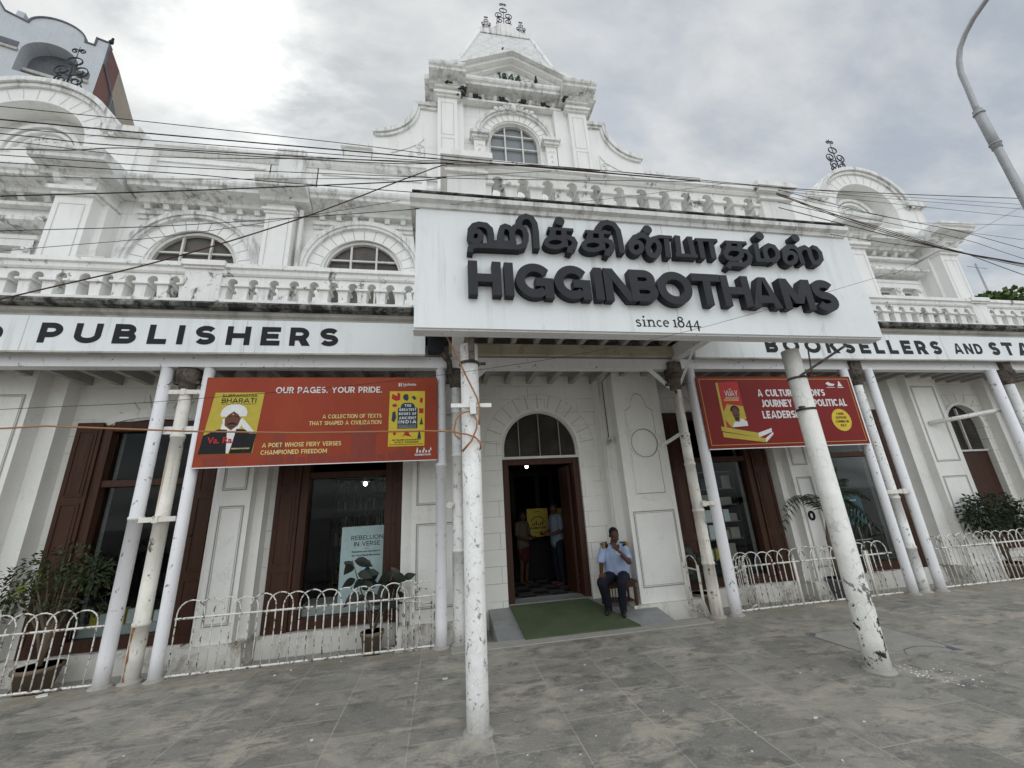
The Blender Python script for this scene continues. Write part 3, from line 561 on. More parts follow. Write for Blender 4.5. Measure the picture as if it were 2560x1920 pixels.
tag(g.build('entrance_kerb', 'conc'), kind='structure')

# ================================================================ the bookshop
WY = 7.35
B = root('bookshop_building', (1.77, WY, 0), 'white stuccoed two storey bookshop with arched windows, balustrades and a stepped centre gable', 'building')
def arched(xc, hw, z0, zs, rz=None, n=20): return [(xc - hw, z0), (xc + hw, z0)] + arc(xc, zs, hw, rz or hw, 0, 180, n)
def rect(x0, x1, z0, z1): return [(x0, z0), (x1, z0), (x1, z1), (x0, z1)]
GW = [-4.65, -1.60, 5.50, 8.76]            # ground floor show windows
UW = [-4.69, -1.60, 5.25, 8.35]            # arched windows upstairs
gh = [[(x - .68, .20), (x + .68, .20), (x + .68, 3.34)] + arc(x, 3.34, .68, .16, 0, 180, 10)[1:-1] + [(x - .68, 3.34)] for x in GW]
door_hole = arched(1.83, .75, -.12, 2.80, .74)
farwin = arched(12.27, .52, .3, 3.0, .56)
w = MB(); w.holes(rect(-16, 18, -.14, 5.02), gh + [door_hole, farwin], WY, .34)
w.build('ground_floor_wall', 'low', B)
uh = [arched(x, .76, 5.3, 6.46, .80) for x in UW]
w = MB(); w.holes(rect(-16, 13.34, 5.02, 8.92), uh + [rect(11.08, 12.38, 5.35, 6.75), rect(-8.75, -7.55, 5.35, 6.72)], WY, .25)
w.build('upper_wall', 'wall', B)
twin = arched(1.76, .635, 9.55, 10.33, .635)
w = MB(); w.holes(rect(-.1, 3.62, 8.92, 12.0), [twin], WY, .25); w.box(-.1, -.02, WY + .02, 10.6, 8.9, 12.0); w.box(3.54, 3.62, WY + .02, 10.6, 8.9, 12.0); w.box(-.02, 3.54, 10.5, 10.6, 8.9, 12); w.box(-.02, 3.54, 8.0, 8.1, 8.9, 12)
w.build('tower_wall', 'wall', B)
# shell behind the facade
w = MB(); w.box(-16, 13.34, 7.40, 18, 8.88, 9.02); w.box(-16, 13.34, 17.8, 18, -.1, 8.88); w.box(-16, -15.8, 7.4, 17.8, -.1, 8.88); w.box(13.2, 13.34, 7.4, 17.8, 5.0, 8.88); w.box(17.8, 18, 7.4, 17.8, -.1, 4.9)
w.box(-15.8, 17.8, 8.2, 17.8, 4.9, 5.0)
w.build('roof', 'soffit', B)
w = MB()
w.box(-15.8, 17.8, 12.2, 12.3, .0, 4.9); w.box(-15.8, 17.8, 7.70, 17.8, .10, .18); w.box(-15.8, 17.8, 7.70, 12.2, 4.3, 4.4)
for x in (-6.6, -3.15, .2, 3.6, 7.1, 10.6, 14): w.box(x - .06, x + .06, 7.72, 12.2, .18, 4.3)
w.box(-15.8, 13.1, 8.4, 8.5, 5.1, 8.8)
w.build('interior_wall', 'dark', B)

# mouldings and cornices, all profiles run along x
def prof(name, pts, x0, x1, m): MB().yz(pts, x0, x1).build(name, m, B)
def cornice(x0, x1, yf, zt, yb=WY + .02, zb=None, drop=.24):
    """cyma cornice with a front at yf and a top at zt"""
    p = [(yb, zt - drop - .10), (yf + .34, zt - drop - .10), (yf + .32, zt - drop - .04), (yf + .24, zt - drop), (yf + .07, zt - .19), (yf + .06, zt - .13), (yf + .02, zt - .10), (yf, zt - .05), (yf, zt), (yb, zt + .05)]
    return MB().yz(p, x0, x1)
# main cornice with bracket frieze, left and right of the centre
for x0, x1 in ((-5.75, -3.50), (-2.60, -.34), (3.84, 9.5)):
    cornice(x0, x1, 6.86, 8.07).build('cornice', 'grimy', B)
    MB().box(x0, x1, 7.27, WY + .01, 7.52, 7.60).box(x0, x1, 7.31, WY + .012, 7.44, 7.519).build('frieze_moulding', 'grimy', B)
    n = round((x1 - x0) / .33); mb = MB()
    for i in range(n):
        xx = x0 + (i + .5) * (x1 - x0) / n; mb.yz([(WY, 7.63), (WY - .08, 7.64), (WY - .10, 7.70), (WY - .17, 7.78), (WY - .22, 7.84), (WY, 7.84)], xx - .05, xx + .05)
    mb.build('cornice_bracket', 'trim', B)
    # attic parapet above
    MB().box(x0, x1, 7.19, 7.6, 8.13, 8.88).build('parapet_wall', 'smooth', B)
    MB().yz([(7.62, 8.86), (7.17, 8.86), (7.12, 8.93), (7.10, 8.99), (7.07, 9.01), (7.07, 9.08), (7.62, 9.10)], x0, x1).build('parapet_coping', 'grimy', B)
    MB().box(x0 + .1, x1 - .1, 7.16, 7.188, 8.70, 8.76).build('parapet_moulding', 'trim', B)

def pilaster(x0, x1, yf, z0, z1, bx=None, byf=None, zc=8.08, panel=True, cap=True):
    """upper pilaster with a capital and its block of cornice"""
    mb = MB().box(x0, x1, yf, WY, z0, z1)
    if panel:
        d = .07; mb.build('pilaster', 'smooth', B)
        for a, b, c, e in ((x0 + d, x1 - d, z0 + .2, z0 + .215), (x0 + d, x1 - d, z1 - .125, z1 - .11), (x0 + d, x0 + d + .012, z0 + .2, z1 - .11), (x1 - d - .012, x1 - d, z0 + .2, z1 - .11)): pass
        fr = MB().holes(rect(x0 + d, x1 - d, z0 + .2, z1 - .1), [rect(x0 + d + .014, x1 - d - .014, z0 + .214, z1 - .114)], yf - .004); fr.build('pilaster_panel', 'groove', B)
    else: mb.build('pilaster', 'smooth', B)
    if cap:
        c = MB().box(x0 - .03, x1 + .03, yf - .03, WY - .002, z1, z1 + .05).box(x0 - .06, x1 + .06, yf - .07, WY - .004, z1 + .05, z1 + .10).box(x0 - .01, x1 + .01, yf - .01, WY - .006, z1 + .10, z1 + .24).box(x0 - .05, x1 + .05, yf - .05, WY - .008, z1 + .24, z1 + .29)
        c.build('capital', 'trim', B)
    if bx:
        cornice(bx[0], bx[1], byf, zc, WY, drop=.22).build('cornice_block', 'grimy', B)
pilaster(-3.40, -2.90, 7.05, 5.0, 7.53, (-3.49, -2.61), 6.60)
pilaster(-.10, .36, 7.05, 5.0, 7.53, (-.33, .62), 6.60)
pilaster(3.12, 3.60, 7.05, 5.0, 7.53, (2.86, 3.83), 6.60)
pilaster(6.5, 7.0, 7.05, 5.0, 7.53, (6.41, 7.1), 6.60)
MB().box(-3.52, -2.58, 7.19, 7.6, 8.13, 8.88).yz([(7.62, 8.86), (7.17, 8.86), (7.12, 8.93), (7.10, 8.99), (7.07, 9.01), (7.07, 9.08), (7.62, 9.10)], -3.499, -2.601).box(-3.30, -2.84, 7.05, 7.188, 8.13, 8.98).box(-3.34, -2.80, 7.0, 7.6, 8.981, 9.12).build('parapet_pier', 'grimy', B)

# arches over the upper windows: voussoir face, outer moulding, glazing
def voussoirs(xc, zc, r0, r1, y, n, a0=12, a1=168, name='voussoir_joint'):
    mb = MB()
    for i in range(n):
        a = R(a0 + (a1 - a0) * i / (n - 1)); c, s_ = math.cos(a), math.sin(a); t = .008
        mb.xz([(xc + r0 * c - t * s_, zc + r0 * s_ + t * c), (xc + r1 * c - t * s_, zc + r1 * s_ + t * c), (xc + r1 * c + t * s_, zc + r1 * s_ - t * c), (xc + r0 * c + t * s_, zc + r0 * s_ - t * c)], y - .003, y + .01)
    mb.build(name, 'joint', B)
def arch_window(xc, hw, zs, rz, z0, mats, bars, cross, rout, y=WY, parts=True, screen='screen'):
    wroot = MB(); ring(wroot, xc, zs, hw - .05, hw + .015, y + .06, y + .14, 0, 180, 20); wroot.box(xc - hw - .015, xc - hw + .05, y + .06, y + .14, z0, zs); wroot.box(xc + hw - .05, xc + hw + .015, y + .06, y + .14, z0, zs)
    f = wroot.build('arched_window', mats, B)
    b = MB()
    for q in bars: b.box(xc + q - .018, xc + q + .018, y + .075, y + .125, z0, zs + rz * math.sqrt(max(0, 1 - (q / hw) ** 2)) - .02)
    for zc in cross: 
        ww = hw * math.sqrt(max(0.02, 1 - max(0, (zc - zs) / rz) ** 2)) - .03; b.box(xc - ww, xc + ww, y + .085, y + .118, zc - .018, zc + .018)
    b.build('glazing_bar', mats, f)
    MB().holes(arched(xc, hw - .03, z0, zs, rz - .03), [], y + .15).build('wire_screen' if screen[:6] == 'screen' else 'pane', screen, f)
    return f
for x in UW:
    arch_window(x, .76, 6.46, .80, 5.3, 'frame', (-.25, .25), (6.78, 6.2), 1.24, y=WY - .03, screen='screenu')
    mb = MB(); ring(mb, x, 6.42, 1.06, 1.24, WY - .10, WY, 0, 180, 30); ring(mb, x, 6.42, 1.12, 1.20, WY - .13, WY - .099, 0, 180, 30); mb.build('arch_moulding', 'grimy', B)
    mb = MB(); ring(mb, x, 6.42, .815, 1.061, WY - .03, WY + .01, 0, 180, 30); mb.build('arch_face', 'smooth', B)
    voussoirs(x, 6.42, .825, 1.05, WY - .03, 13)
    mb = MB()
    for sgn in (-1, 1): mb.box(x + sgn * 1.02 - .17, x + sgn * 1.02 + .17, WY - .18, WY - .001, 6.34, 6.42).box(x + sgn * 1.02 - .14, x + sgn * 1.02 + .14, WY - .15, WY - .002, 6.28, 6.34)
    mb.build('impost', 'grimy', B)

# ---------------------------------------------------------------- centre gable (tower)
for x0, x1 in ((-.10, .36), (3.14, 3.60)):
    MB().box(x0, x1, 7.08, WY, 8.16, 11.20).build('tower_pilaster', 'smooth', B)
    fr = MB().holes(rect(x0 + .08, x1 - .08, 10.05, 11.05), [rect(x0 + .094, x1 - .094, 10.064, 11.036)], 7.076); fr.holes(rect(x0 + .08, x1 - .08, 8.4, 9.95), [rect(x0 + .094, x1 - .094, 8.414, 9.936)], 7.0761); fr.build('tower_panel', 'groove', B)
    MB().box(x0 - .05, x1 + .05, 7.03, WY - .001, 11.20, 11.25).box(x0 - .09, x1 + .09, 6.98, WY - .002, 11.25, 11.31).box(x0 - .02, x1 + .02, 7.05, WY - .003, 11.31, 11.44).box(x0 - .07, x1 + .07, 6.99, WY - .004, 11.44, 11.50).build('tower_capital', 'trim', B)
    s_ = -1 if x0 < 1 else 1; o = (x0 + .18, x1 + .35) if s_ < 0 else (x0 - .35, x1 - .18)
    MB().box(o[0] if s_ > 0 else x1 + .0005, x0 - .0005 if s_ > 0 else o[1] - .2, 7.20, WY - .005, 8.92, 11.38).build('tower_strip', 'smooth', B)
    cornice(x0 - .20, x1 + .20, 6.64, 11.80, 7.9, drop=.20).build('tower_cornice_block', 'grimy', B)
    for q in (x0 + .05, (x0 + x1) / 2, x1 - .05): MB().yz([(7.08, 11.51), (6.98, 11.53), (6.90, 11.60), (7.08, 11.60)], q - .045, q + .045).build('tower_bracket', 'trim', B)
cornice(.565, 2.935, 6.90, 11.80, drop=.16).build('tower_cornice', 'grimy', B)
MB().box(.50, 3.0, 7.18, WY - .006, 11.36, 11.42).build('tower_frieze_moulding', 'trim', B)
for i in range(8): MB().yz([(WY - .01, 11.43), (WY - .12, 11.45), (WY - .2, 11.55), (WY - .01, 11.56)], .66 + i * .30, .75 + i * .30).build('tower_bracket', 'trim', B)
for sx_ in (-.28, 3.78):
    MB().xy([(sx_ - .13, 7.0), (sx_ + .13, 7.0), (sx_ + .13, 10.7), (sx_ - .13, 10.7)], 11.62, 11.79).build('tower_side_cornice', 'grimy', B)
# pediment
PX, PZ = 1.76, 12.86
def pedi(zoff, hw, yf, yb, th, name, m):
    p = [(PX - hw, 11.86), (PX, PZ + zoff), (PX + hw, 11.86), (PX + hw - th * 2.1, 11.86), (PX, PZ + zoff - th), (PX - hw + th * 2.1, 11.86)]
    MB().xz(p, yf, yb).build(name, m, B)
pedi(0, 2.06, 6.84, 7.9, .10, 'pediment_cornice', 'grimy')
pedi(-.10, 1.86, 6.95, 7.88, .09, 'pediment_moulding', 'trim')
pedi(-.19, 1.66, 7.08, 7.86, .07, 'pediment_moulding', 'trim')
MB().xz([(.2, 11.83), (3.32, 11.83), (PX, PZ - .2)], 7.20, 7.85).build('tympanum', 'smooth', B)
def relief(name, spirals, r=.02, m='trim', parent=None):
    mb = MB()
    for cx, cz, y, r0, turns, a0, sg in spirals:
        pts = []
        for i in range(int(16 * turns) + 1):
            a = a0 + sg * 2 * math.pi * i / 16; k = r0 * (1 - .8 * i / (16 * turns)); pts.append((cx + k * math.cos(a), y, cz + k * math.sin(a)))
        mb.tube(pts, r, 6)
    return mb.build(name, m, parent or B)
relief('tympanum_relief', [(.95 + i * .13, 12.12 + (.10 if i % 2 else 0) + .2 * (1 - abs(.95 + i * .13 - PX) / .9), 7.19, .10, 1.3, i, 1 if i % 2 else -1) for i in range(13)], .016)
mb = MB(); text(mb, '1844', 1.40, 12.19, .22, .17, lambda u, v, d: (u, d, v), 7.165, 7.20, width=.60, gap=.2); mb.build('date_lettering', 'date', B)
# pavilion roof with the curved crest
rb = MB()
lo = [(-.10, 7.32), (3.62, 7.32), (3.62, 10.6), (-.10, 10.6)]; hi = [(1.20, 8.62), (2.82, 8.62), (2.82, 9.3), (1.20, 9.3)]
rb.hexa([(x, y, 11.8) for x, y in lo], [(x, y, 16.28) for x, y in hi]); rf = rb.build('tower_roof', 'rooft', B)
hp = MB()
for (a, b), (c, e_) in zip(lo, hi): hp.tube([(a, b, 11.8), (c, e_, 16.30)], .055, 6)
hp.build('hip_rib', 'trim', rf)
cr = [(1.15, 16.16), (2.87, 16.16), (2.85, 16.38), (2.68, 16.36), (2.5, 16.40), (2.32, 16.52), (2.20, 16.70), (1.82, 16.70), (1.70, 16.52), (1.52, 16.40), (1.34, 16.36), (1.17, 16.38)]
MB().xz(cr, 8.55, 9.35).build('roof_crest', 'grimy', rf)
def finial(x, y, z, h, tiers=2, lean=0):
    f = MB(); k = h; r = .012 * max(.9, h)
    f.tube([(x, y, z), (x, y, z + k)], [r * 1.2, r * .4], 6)
    f.tube([(x + .11 * k * math.cos(a), y, z + .66 * k + .085 * k * math.sin(a)) for a in [2 * math.pi * i / 16 for i in range(16)]], r, 6, closed=True)
    def sp(cx, cz, r0, a0, sg, turns=1.4):
        return [(cx + r0 * (1 - .75 * i / (14 * turns)) * math.cos(a0 + sg * 2 * math.pi * i / 14), y, cz + r0 * (1 - .75 * i / (14 * turns)) * math.sin(a0 + sg * 2 * math.pi * i / 14)) for i in range(int(14 * turns) + 1)]
    for s in (-1, 1):
        b = 0 if s > 0 else math.pi
        f.tube(sp(x + s * .055 * k, z + .90 * k, .055 * k, b + math.pi, -s), r * .8, 5)
        f.tube(sp(x + s * .13 * k, z + .44 * k, .125 * k, b - s * math.pi / 2, s), r, 5)
        f.tube(sp(x + s * .11 * k, z + .22 * k, .10 * k, b + s * math.pi / 2, -s), r, 5)
        if tiers > 1: f.tube(sp(x + s * .14 * k, z + .09 * k, .085 * k, b + s * math.pi / 2, -s), r, 5)
        f.tube([(x, y, z + .32 * k), (x + s * .08 * k, y, z + .36 * k), (x + s * .2 * k, y, z + .36 * k)], r * .8, 5)
    f.build('finial', 'wrought', B)
finial(2.0, 8.62, 16.68, 1.15); finial(1.41, 8.6, 16.36, .64, 1); finial(2.55, 8.6, 16.36, .64, 1)
finial(-7.62, 7.3, 10.42, 1.25); finial(11.30, 7.3, 10.42, 1.25)
# tower window, its arch and imposts
arch_window(1.76, .635, 10.33, .635, 9.55, 'frame', (-.22, .22), (10.23, 10.62), 1.02, screen='wglass_old')
mb = MB(); ring(mb, 1.77, 10.34, .86, 1.03, WY - .09, WY, 0, 180, 30); ring(mb, 1.77, 10.34, .92, 1.0, WY - .12, WY - .089, 0, 180, 30); mb.build('arch_moulding', 'grimy', B)
mb = MB(); ring(mb, 1.77, 10.34, .66, .861, WY - .03, WY + .01, 0, 180, 30); mb.build('arch_face', 'smooth', B)
voussoirs(1.77, 10.34, .67, .85, WY - .03, 15)
for x in (.88, 2.64):
    MB().box(x - .13, x + .13, WY - .14, WY - .001, 8.92, 10.14).build('window_pilaster', 'smooth', B)
    MB().box(x - .15, x + .15, WY - .17, WY - .002, 10.14, 10.18).box(x - .19, x + .19, WY - .21, WY - .003, 10.18, 10.26).box(x - .23, x + .23, WY - .26, WY - .004, 10.26, 10.34).build('window_capital', 'grimy', B)
    relief('pilaster_relief', [(x - .05, 9.98, WY - .14, .05, 1.2, 0, 1), (x + .05, 9.98, WY - .14, .05, 1.2, math.pi, -1), (x, 9.84, WY - .14, .05, 1.2, 1, 1), (x, 9.70, WY - .14, .04, 1.2, 0, -1)], .012)
relief('cartouche', [(1.77 + s * q, 11.27 + .06 * (1 - abs(q) / .4) - .05 * (q > .3), WY - .13, .085 - .03 * (q > .3), 1.4, 0 if s > 0 else math.pi, s) for s in (-1, 1) for q in (.17, .32, .45)], .022)
MB().ball((1.77, WY - .12, 11.32), .085, .06, .12).build('cartouche_oval', 'trim', B)
# concave scroll walls left and right of the gable
for s_, cx0 in ((-1, -.10), (1, 3.62)):
    f = lambda q: cx0 + s_ * q
    curve = [(f(.5), 11.13)] + [(f(1.46 - .95 * math.cos(R(a))), 11.10 - .95 * math.sin(R(a))) for a in range(0, 91, 9)]
    body = [(f(0), 8.92), (f(0), 11.08)] + [(u + s_ * -.02, v - .07) for u, v in curve] + [(f(1.46), 8.92)]
    MB().xz(body, WY - .04, 7.85).build('scroll_wall', 'smooth', B)
    for wd, y0, dz in ((.10, WY - .13, 0.0), (.07, WY - .09, -.10)):
        mb = MB(); ribbon(mb, [(f(.03), 11.13 + dz)] + [(u - s_ * abs(dz) * .6, v + dz * .8) for u, v in curve], wd, lambda u, v, d: (u, d, v), y0, 7.88 + dz * .2); mb.build('scroll_coping', 'grimy', B)
    MB().box(min(f(1.46), f(2.02)), max(f(1.46), f(2.02)), WY - .1, 7.8, 9.1, 9.56).box(min(f(1.44), f(2.1)), max(f(1.44), f(2.1)), WY - .16, 7.85, 9.56, 9.68).build('scroll_pedestal', 'grimy', B)
    mb = MB(); mb.tube([(f(.30 + .75 * t), WY - .05, 10.15 - .55 * t ** .6) for t in [i / 10 for i in range(11)]], .014, 5); mb.tube([(f(.30), WY - .05, 10.15), (f(.30), WY - .05, 9.6)], .014, 5); mb.build('scroll_moulding', 'trim', B)
    relief('scroll_relief', [(f(.42), 9.85, WY - .05, .085, 1.3, 0, 1), (f(.42), 9.68, WY - .05, .07, 1.3, 2, -1), (f(.6), 9.60, WY - .05, .06, 1.2, 1, 1)], .016)

# ---------------------------------------------------------------- end pavilions
def pavilion(cx, pl, pr, acx):
    """cx: centre; pl, pr: x-ranges of the two big pilasters (front y 6.83)"""
    for x0, x1 in (pl, pr):
        MB().box(x0, x1, 6.85, WY, 4.98, 7.46).build('corner_pilaster', 'smooth', B)
        MB().holes(rect(x0 + .08, x1 - .08, 5.2, 7.3), [rect(x0 + .095, x1 - .095, 5.215, 7.285)], 6.846).build('corner_pilaster_panel', 'groove', B)
        MB().box(x0 - .10, x1 + .10, 7.05, WY - .001, 4.98, 7.46).build('corner_strip', 'smooth', B)
        MB().box(x0 - .04, x1 + .04, 6.80, WY - .002, 7.46, 7.52).box(x0 - .09, x1 + .09, 6.74, WY - .003, 7.52, 7.60).box(x0 - .02, x1 + .02, 6.83, WY - .004, 7.60, 7.80).box(x0 - .07, x1 + .07, 6.77, WY - .005, 7.80, 7.86).build('corner_capital', 'trim', B)
        cornice(x0 - .27, x1 + .30, 6.42, 8.16, WY, drop=.22).build('corner_cornice_block', 'grimy', B)
        for q in (x0 + .06, x1 - .06): MB().yz([(6.83, 7.64), (6.74, 7.66), (6.66, 7.78), (6.83, 7.79)], q - .05, q + .05).build('cornice_bracket', 'trim', B)
    a, b = pl[1] + .305, pr[0] - .275
    cornice(a, b, 6.80, 8.06).build('pavilion_cornice', 'grimy', B)
    MB().box(pl[1] + .12, pr[0] - .12, 7.22, WY - .006, 7.50, 7.57).build('frieze_moulding', 'trim', B)
    for i in range(5):
        xx = a + (i + .5) * (b - a) / 5; MB().yz([(WY - .01, 7.60), (WY - .1, 7.62), (WY - .2, 7.76), (WY - .01, 7.77)], xx - .055, xx + .055).build('cornice_bracket', 'trim', B)
    # attic block with the big arch
    outer = [(acx - 1.86, 8.12), (acx + 1.86, 8.12), (acx + 1.86, 9.02), (acx + 1.43, 9.02)] + arc(acx, 8.90, 1.43, 1.25, 5, 175, 26) + [(acx - 1.43, 9.02), (acx - 1.86, 9.02)]
    hole = [(acx - .98, 8.3), (acx + .98, 8.3)] + arc(acx, 8.78, .98, .92, 0, 180, 24)
    w = MB().holes(outer, [hole], 6.98, .40)
    n = len(outer); w.add([(u, 6.98, v) for u, v in outer] + [(u, 8.0, v) for u, v in outer], [(i, (i + 1) % n, n + (i + 1) % n, n + i) for i in range(n)]); w.build('attic_block', 'smooth', B)
    MB().box(acx - 1.0, acx + 1.0, 7.38, 7.5, 8.25, 9.75).build('lunette', 'smooth', B)
    mb = MB(); mb.xz(arc(acx, 8.90, 1.50, 1.30, 3, 177, 28) + arc(acx, 8.90, 1.40, 1.20, 177, 3, 28), 6.88, 8.02); mb.xz(arc(acx, 8.90, 1.39, 1.19, 3, 177, 28) + arc(acx, 8.90, 1.30, 1.11, 177, 3, 28), 6.93, 7.0); mb.build('arch_hood', 'grimy', B)
    mb = MB()
    for i in range(15):
        an = R(8 + 164 * i / 14); c, s_ = math.cos(an), math.sin(an); t = .008
        mb.xz([(acx + 1.0 * c - t * s_, 8.80 + .94 * s_ + t * c), (acx + 1.28 * c - t * s_, 8.88 + 1.09 * s_ + t * c), (acx + 1.28 * c + t * s_, 8.88 + 1.09 * s_ - t * c), (acx + 1.0 * c + t * s_, 8.80 + .94 * s_ - t * c)], 6.976, 6.99)
    mb.build('voussoir_joint', 'groove', B)
    mb = MB(); ring(mb, acx, 8.80, .60, .68, 7.28, 7.39, 0, 180, 24); ring(mb, acx, 8.80, .50, .56, 7.31, 7.392, 0, 180, 24); mb.build('lunette_moulding', 'trim', B)
    relief('lunette_relief', [(acx + .30 * math.cos(R(t)), 8.86 + .30 * math.sin(R(t)), 7.37, .12, 1.4, t, 1 if i % 2 else -1) for i, t in enumerate(range(0, 181, 30))] + [(acx, 8.9, 7.37, .13, 1.5, 0, 1)], .02)
    for s_ in (-1, 1): MB().box(acx + s_ * 1.58 - .32, acx + s_ * 1.58 + .32, 6.86, 8.03, 9.021, 9.19).build('arch_shoulder', 'grimy', B)
    # mid wall: window with a hood
    wcx = cx + (.28 if cx > 0 else 0)
    MB().yz([(WY, 6.98), (WY - .22, 7.0), (WY - .30, 7.06), (WY - .30, 7.13), (WY, 7.17)], wcx - .86, wcx + .86).build('window_hood', 'grimy', B)
    relief('hood_relief', [(wcx - .7 + i * .2, 7.24, WY - .06, .09, 1.2, i, 1 if i % 2 else -1) for i in range(8)], .03, 'trim')
    f = MB().holes(rect(wcx - .74, wcx + .74, 5.2, 6.82), [rect(wcx - .60, wcx - .10, 5.3, 6.68), rect(wcx + .10, wcx + .60, 5.3, 6.68)], WY - .06, .25); f.box(wcx - .78, wcx + .78, WY - .08, WY, 6.82, 6.90); fo = f.build('twin_window', 'trim', B)
    for q in (-.35, .35):
        MB().box(wcx + q - .25, wcx + q + .25, WY + .1, WY + .13, 5.3, 6.68).build('pane', 'wglass_old', fo)
        MB().box(wcx + q - .26, wcx + q + .26, WY + .05, WY + .098, 6.60, 6.68).box(wcx + q - .26, wcx + q - .20, WY + .05, WY + .098, 5.3, 6.6).box(wcx + q + .20, wcx + q + .26, WY + .05, WY + .098, 5.3, 6.6).build('frame', 'frame', fo)
    relief('console_relief', [(wcx, 6.62, WY - .08, .09, 1.4, 0, 1), (wcx, 6.45, WY - .08, .07, 1.4, 2, -1), (wcx - .68, 6.62, WY - .08, .07, 1.4, 0, 1), (wcx + .68, 6.62, WY - .08, .07, 1.4, 0, 1)], .03)
    MB().box(pl[1] + .12, pr[0] - .12, WY - .05, WY - .002, 7.30, 7.33).build('string_course', 'trim', B)
pavilion(-7.95, (-9.85, -9.28), (-6.70, -6.13), -7.66)
pavilion(11.45, (9.90, 10.45), (12.80, 13.36), 11.24)
# stepped shoulder between pavilion and parapet
for x0, x1 in ((-6.2, -5.55), (8.9, 9.6)):
    MB().xz([(x0, 8.1), (x1, 8.1), (x1, 8.9), (x1 - .12, 9.14), (x0 + .1, 9.16), (x0, 9.16)], 7.02, 8.0).build('attic_shoulder', 'smooth', B)

# ---------------------------------------------------------------- veranda: slab, balustrade, beam, rafters
def balustrade(x0, x1, yc, z0, ztop, peds, fr=(.45, .52, .70), base=True, pitch=.30, name='balustrade', halfd=.11):
    """z0 base of balusters; ztop top of the rail"""
    H = ztop - z0; zb = z0 + H * fr[0]; za = z0 + H * fr[1]; zr = z0 + H * fr[2]
    spans = []; x = x0
    for p0, p1 in sorted(peds): spans.append((x, p0)); x = p1
    spans.append((x, x1)); rail = MB(); bl = []
    for a, b in spans:
        if b - a < .2: continue
        n = max(1, round((b - a) / pitch)); d = (b - a) / n
        poly = [(a, zr), (a, zb)]
        for i in range(n):
            c = a + (i + .5) * d; poly += [(c - .072, zb)] + [(c + u, v) for u, v in arc(0, za - .01, .072, .075, 180, 0, 8)] + [(c + .072, zb)]
        poly += [(b, zb), (b, zr)]
        rail.xz(poly, yc - halfd, yc + halfd)
        for i in range(n + 1):
            c = a + i * d; hw = .075; l = c - hw if i else a; r = c + hw if i < n else b
            m = MB(); m.box(max(a, c - .105), min(b, c + .105), yc - halfd - .025, yc + halfd + .02, zb - .035, zb + .001)
            m.hexa([(max(a, c - .062), yc - .085, z0), (min(b, c + .062), yc - .085, z0), (min(b, c + .062), yc + .085, z0), (max(a, c - .062), yc + .085, z0)], [(max(a, c - .078), yc - .10, zb - .036), (min(b, c + .078), yc - .10, zb - .036), (min(b, c + .078), yc + .10, zb - .036), (max(a, c - .078), yc + .10, zb - .036)])
            m.box(max(a, c - .08), min(b, c + .08), yc - .10, yc + .10, z0 - .001, z0 + .03); bl.append(m)
        rail.yz([(yc - halfd - .02, zr + .001), (yc + halfd + .02, zr + .001), (yc + halfd + .05, zr + .04), (yc + halfd + .06, ztop - .05), (yc + halfd + .06, ztop), (yc - halfd - .08, ztop), (yc - halfd - .08, ztop - .07), (yc - halfd - .045, ztop - .09), (yc - halfd - .04, zr + .03)], a, b)
        if base: rail.box(a, b, yc - .15, yc + .15, z0 - .13, z0 - .002)
    o = rail.build(name, 'bal', B)
    for m in bl: m.build('baluster', 'bal', o)
    for p0, p1 in peds:
        MB().box(p0, p1, yc - .15, yc + .14, z0 - .131, ztop - .06).box(p0 - .05, p1 + .05, yc - .22, yc + .18, ztop - .06, ztop + .03).box(p0 - .025, p1 + .025, yc - .185, yc + .16, ztop - .10, ztop - .0601).build('pedestal', 'bal', o)
    return o
balustrade(-15.0, -.12, 6.28, 5.12, 5.74, [(-11.6, -11.1), (-7.75, -7.25), (-3.97, -3.45)])
balustrade(4.95, 17.5, 6.28, 5.09, 5.69, [(8.0, 8.45), (11.76, 12.19), (15.6, 16.1)], name='balustrade')
for x0, x1 in ((-15, -.14), (4.96, 17.5)):
    MB().yz([(6.06, 4.88), (5.97, 4.90), (5.95, 4.95), (5.99, 5.0), (6.1, 5.003), (6.1, 4.9)], x0, x1).build('slab_edge', 'ledge', B)
    MB().yz([(6.14, 4.74), (6.13, 4.80), (6.08, 4.83), (6.07, 4.88), (6.11, 4.895), (7.34, 4.90), (7.34, 4.74)], x0, x1).build('veranda_fascia', 'soffit', B)
MB().box(-15, 17.5, 6.13, 7.34, 4.903, 4.998).build('veranda_roof_slab', 'trim', B)
MB().box(-15, 17.5, 6.245, WY, 4.26, 4.30).build('veranda_ceiling', 'ceil', B)
MB().box(-15, 17.5, 6.21, 6.24, 4.23, 4.42).build('veranda_beam_board', 'ceil', B)
for i in range(72):
    xx = -14.6 + i * .44
    if 4.1 < xx < 4.5: continue
    MB().box(xx - .045, xx + .045, 6.40, WY - .01, 4.09, 4.258).build('rafter', 'ceil', B)
MB().box(-15, 17.5, 6.22, 6.39, 4.03, 4.215).build('veranda_beam', 'lilac', B)

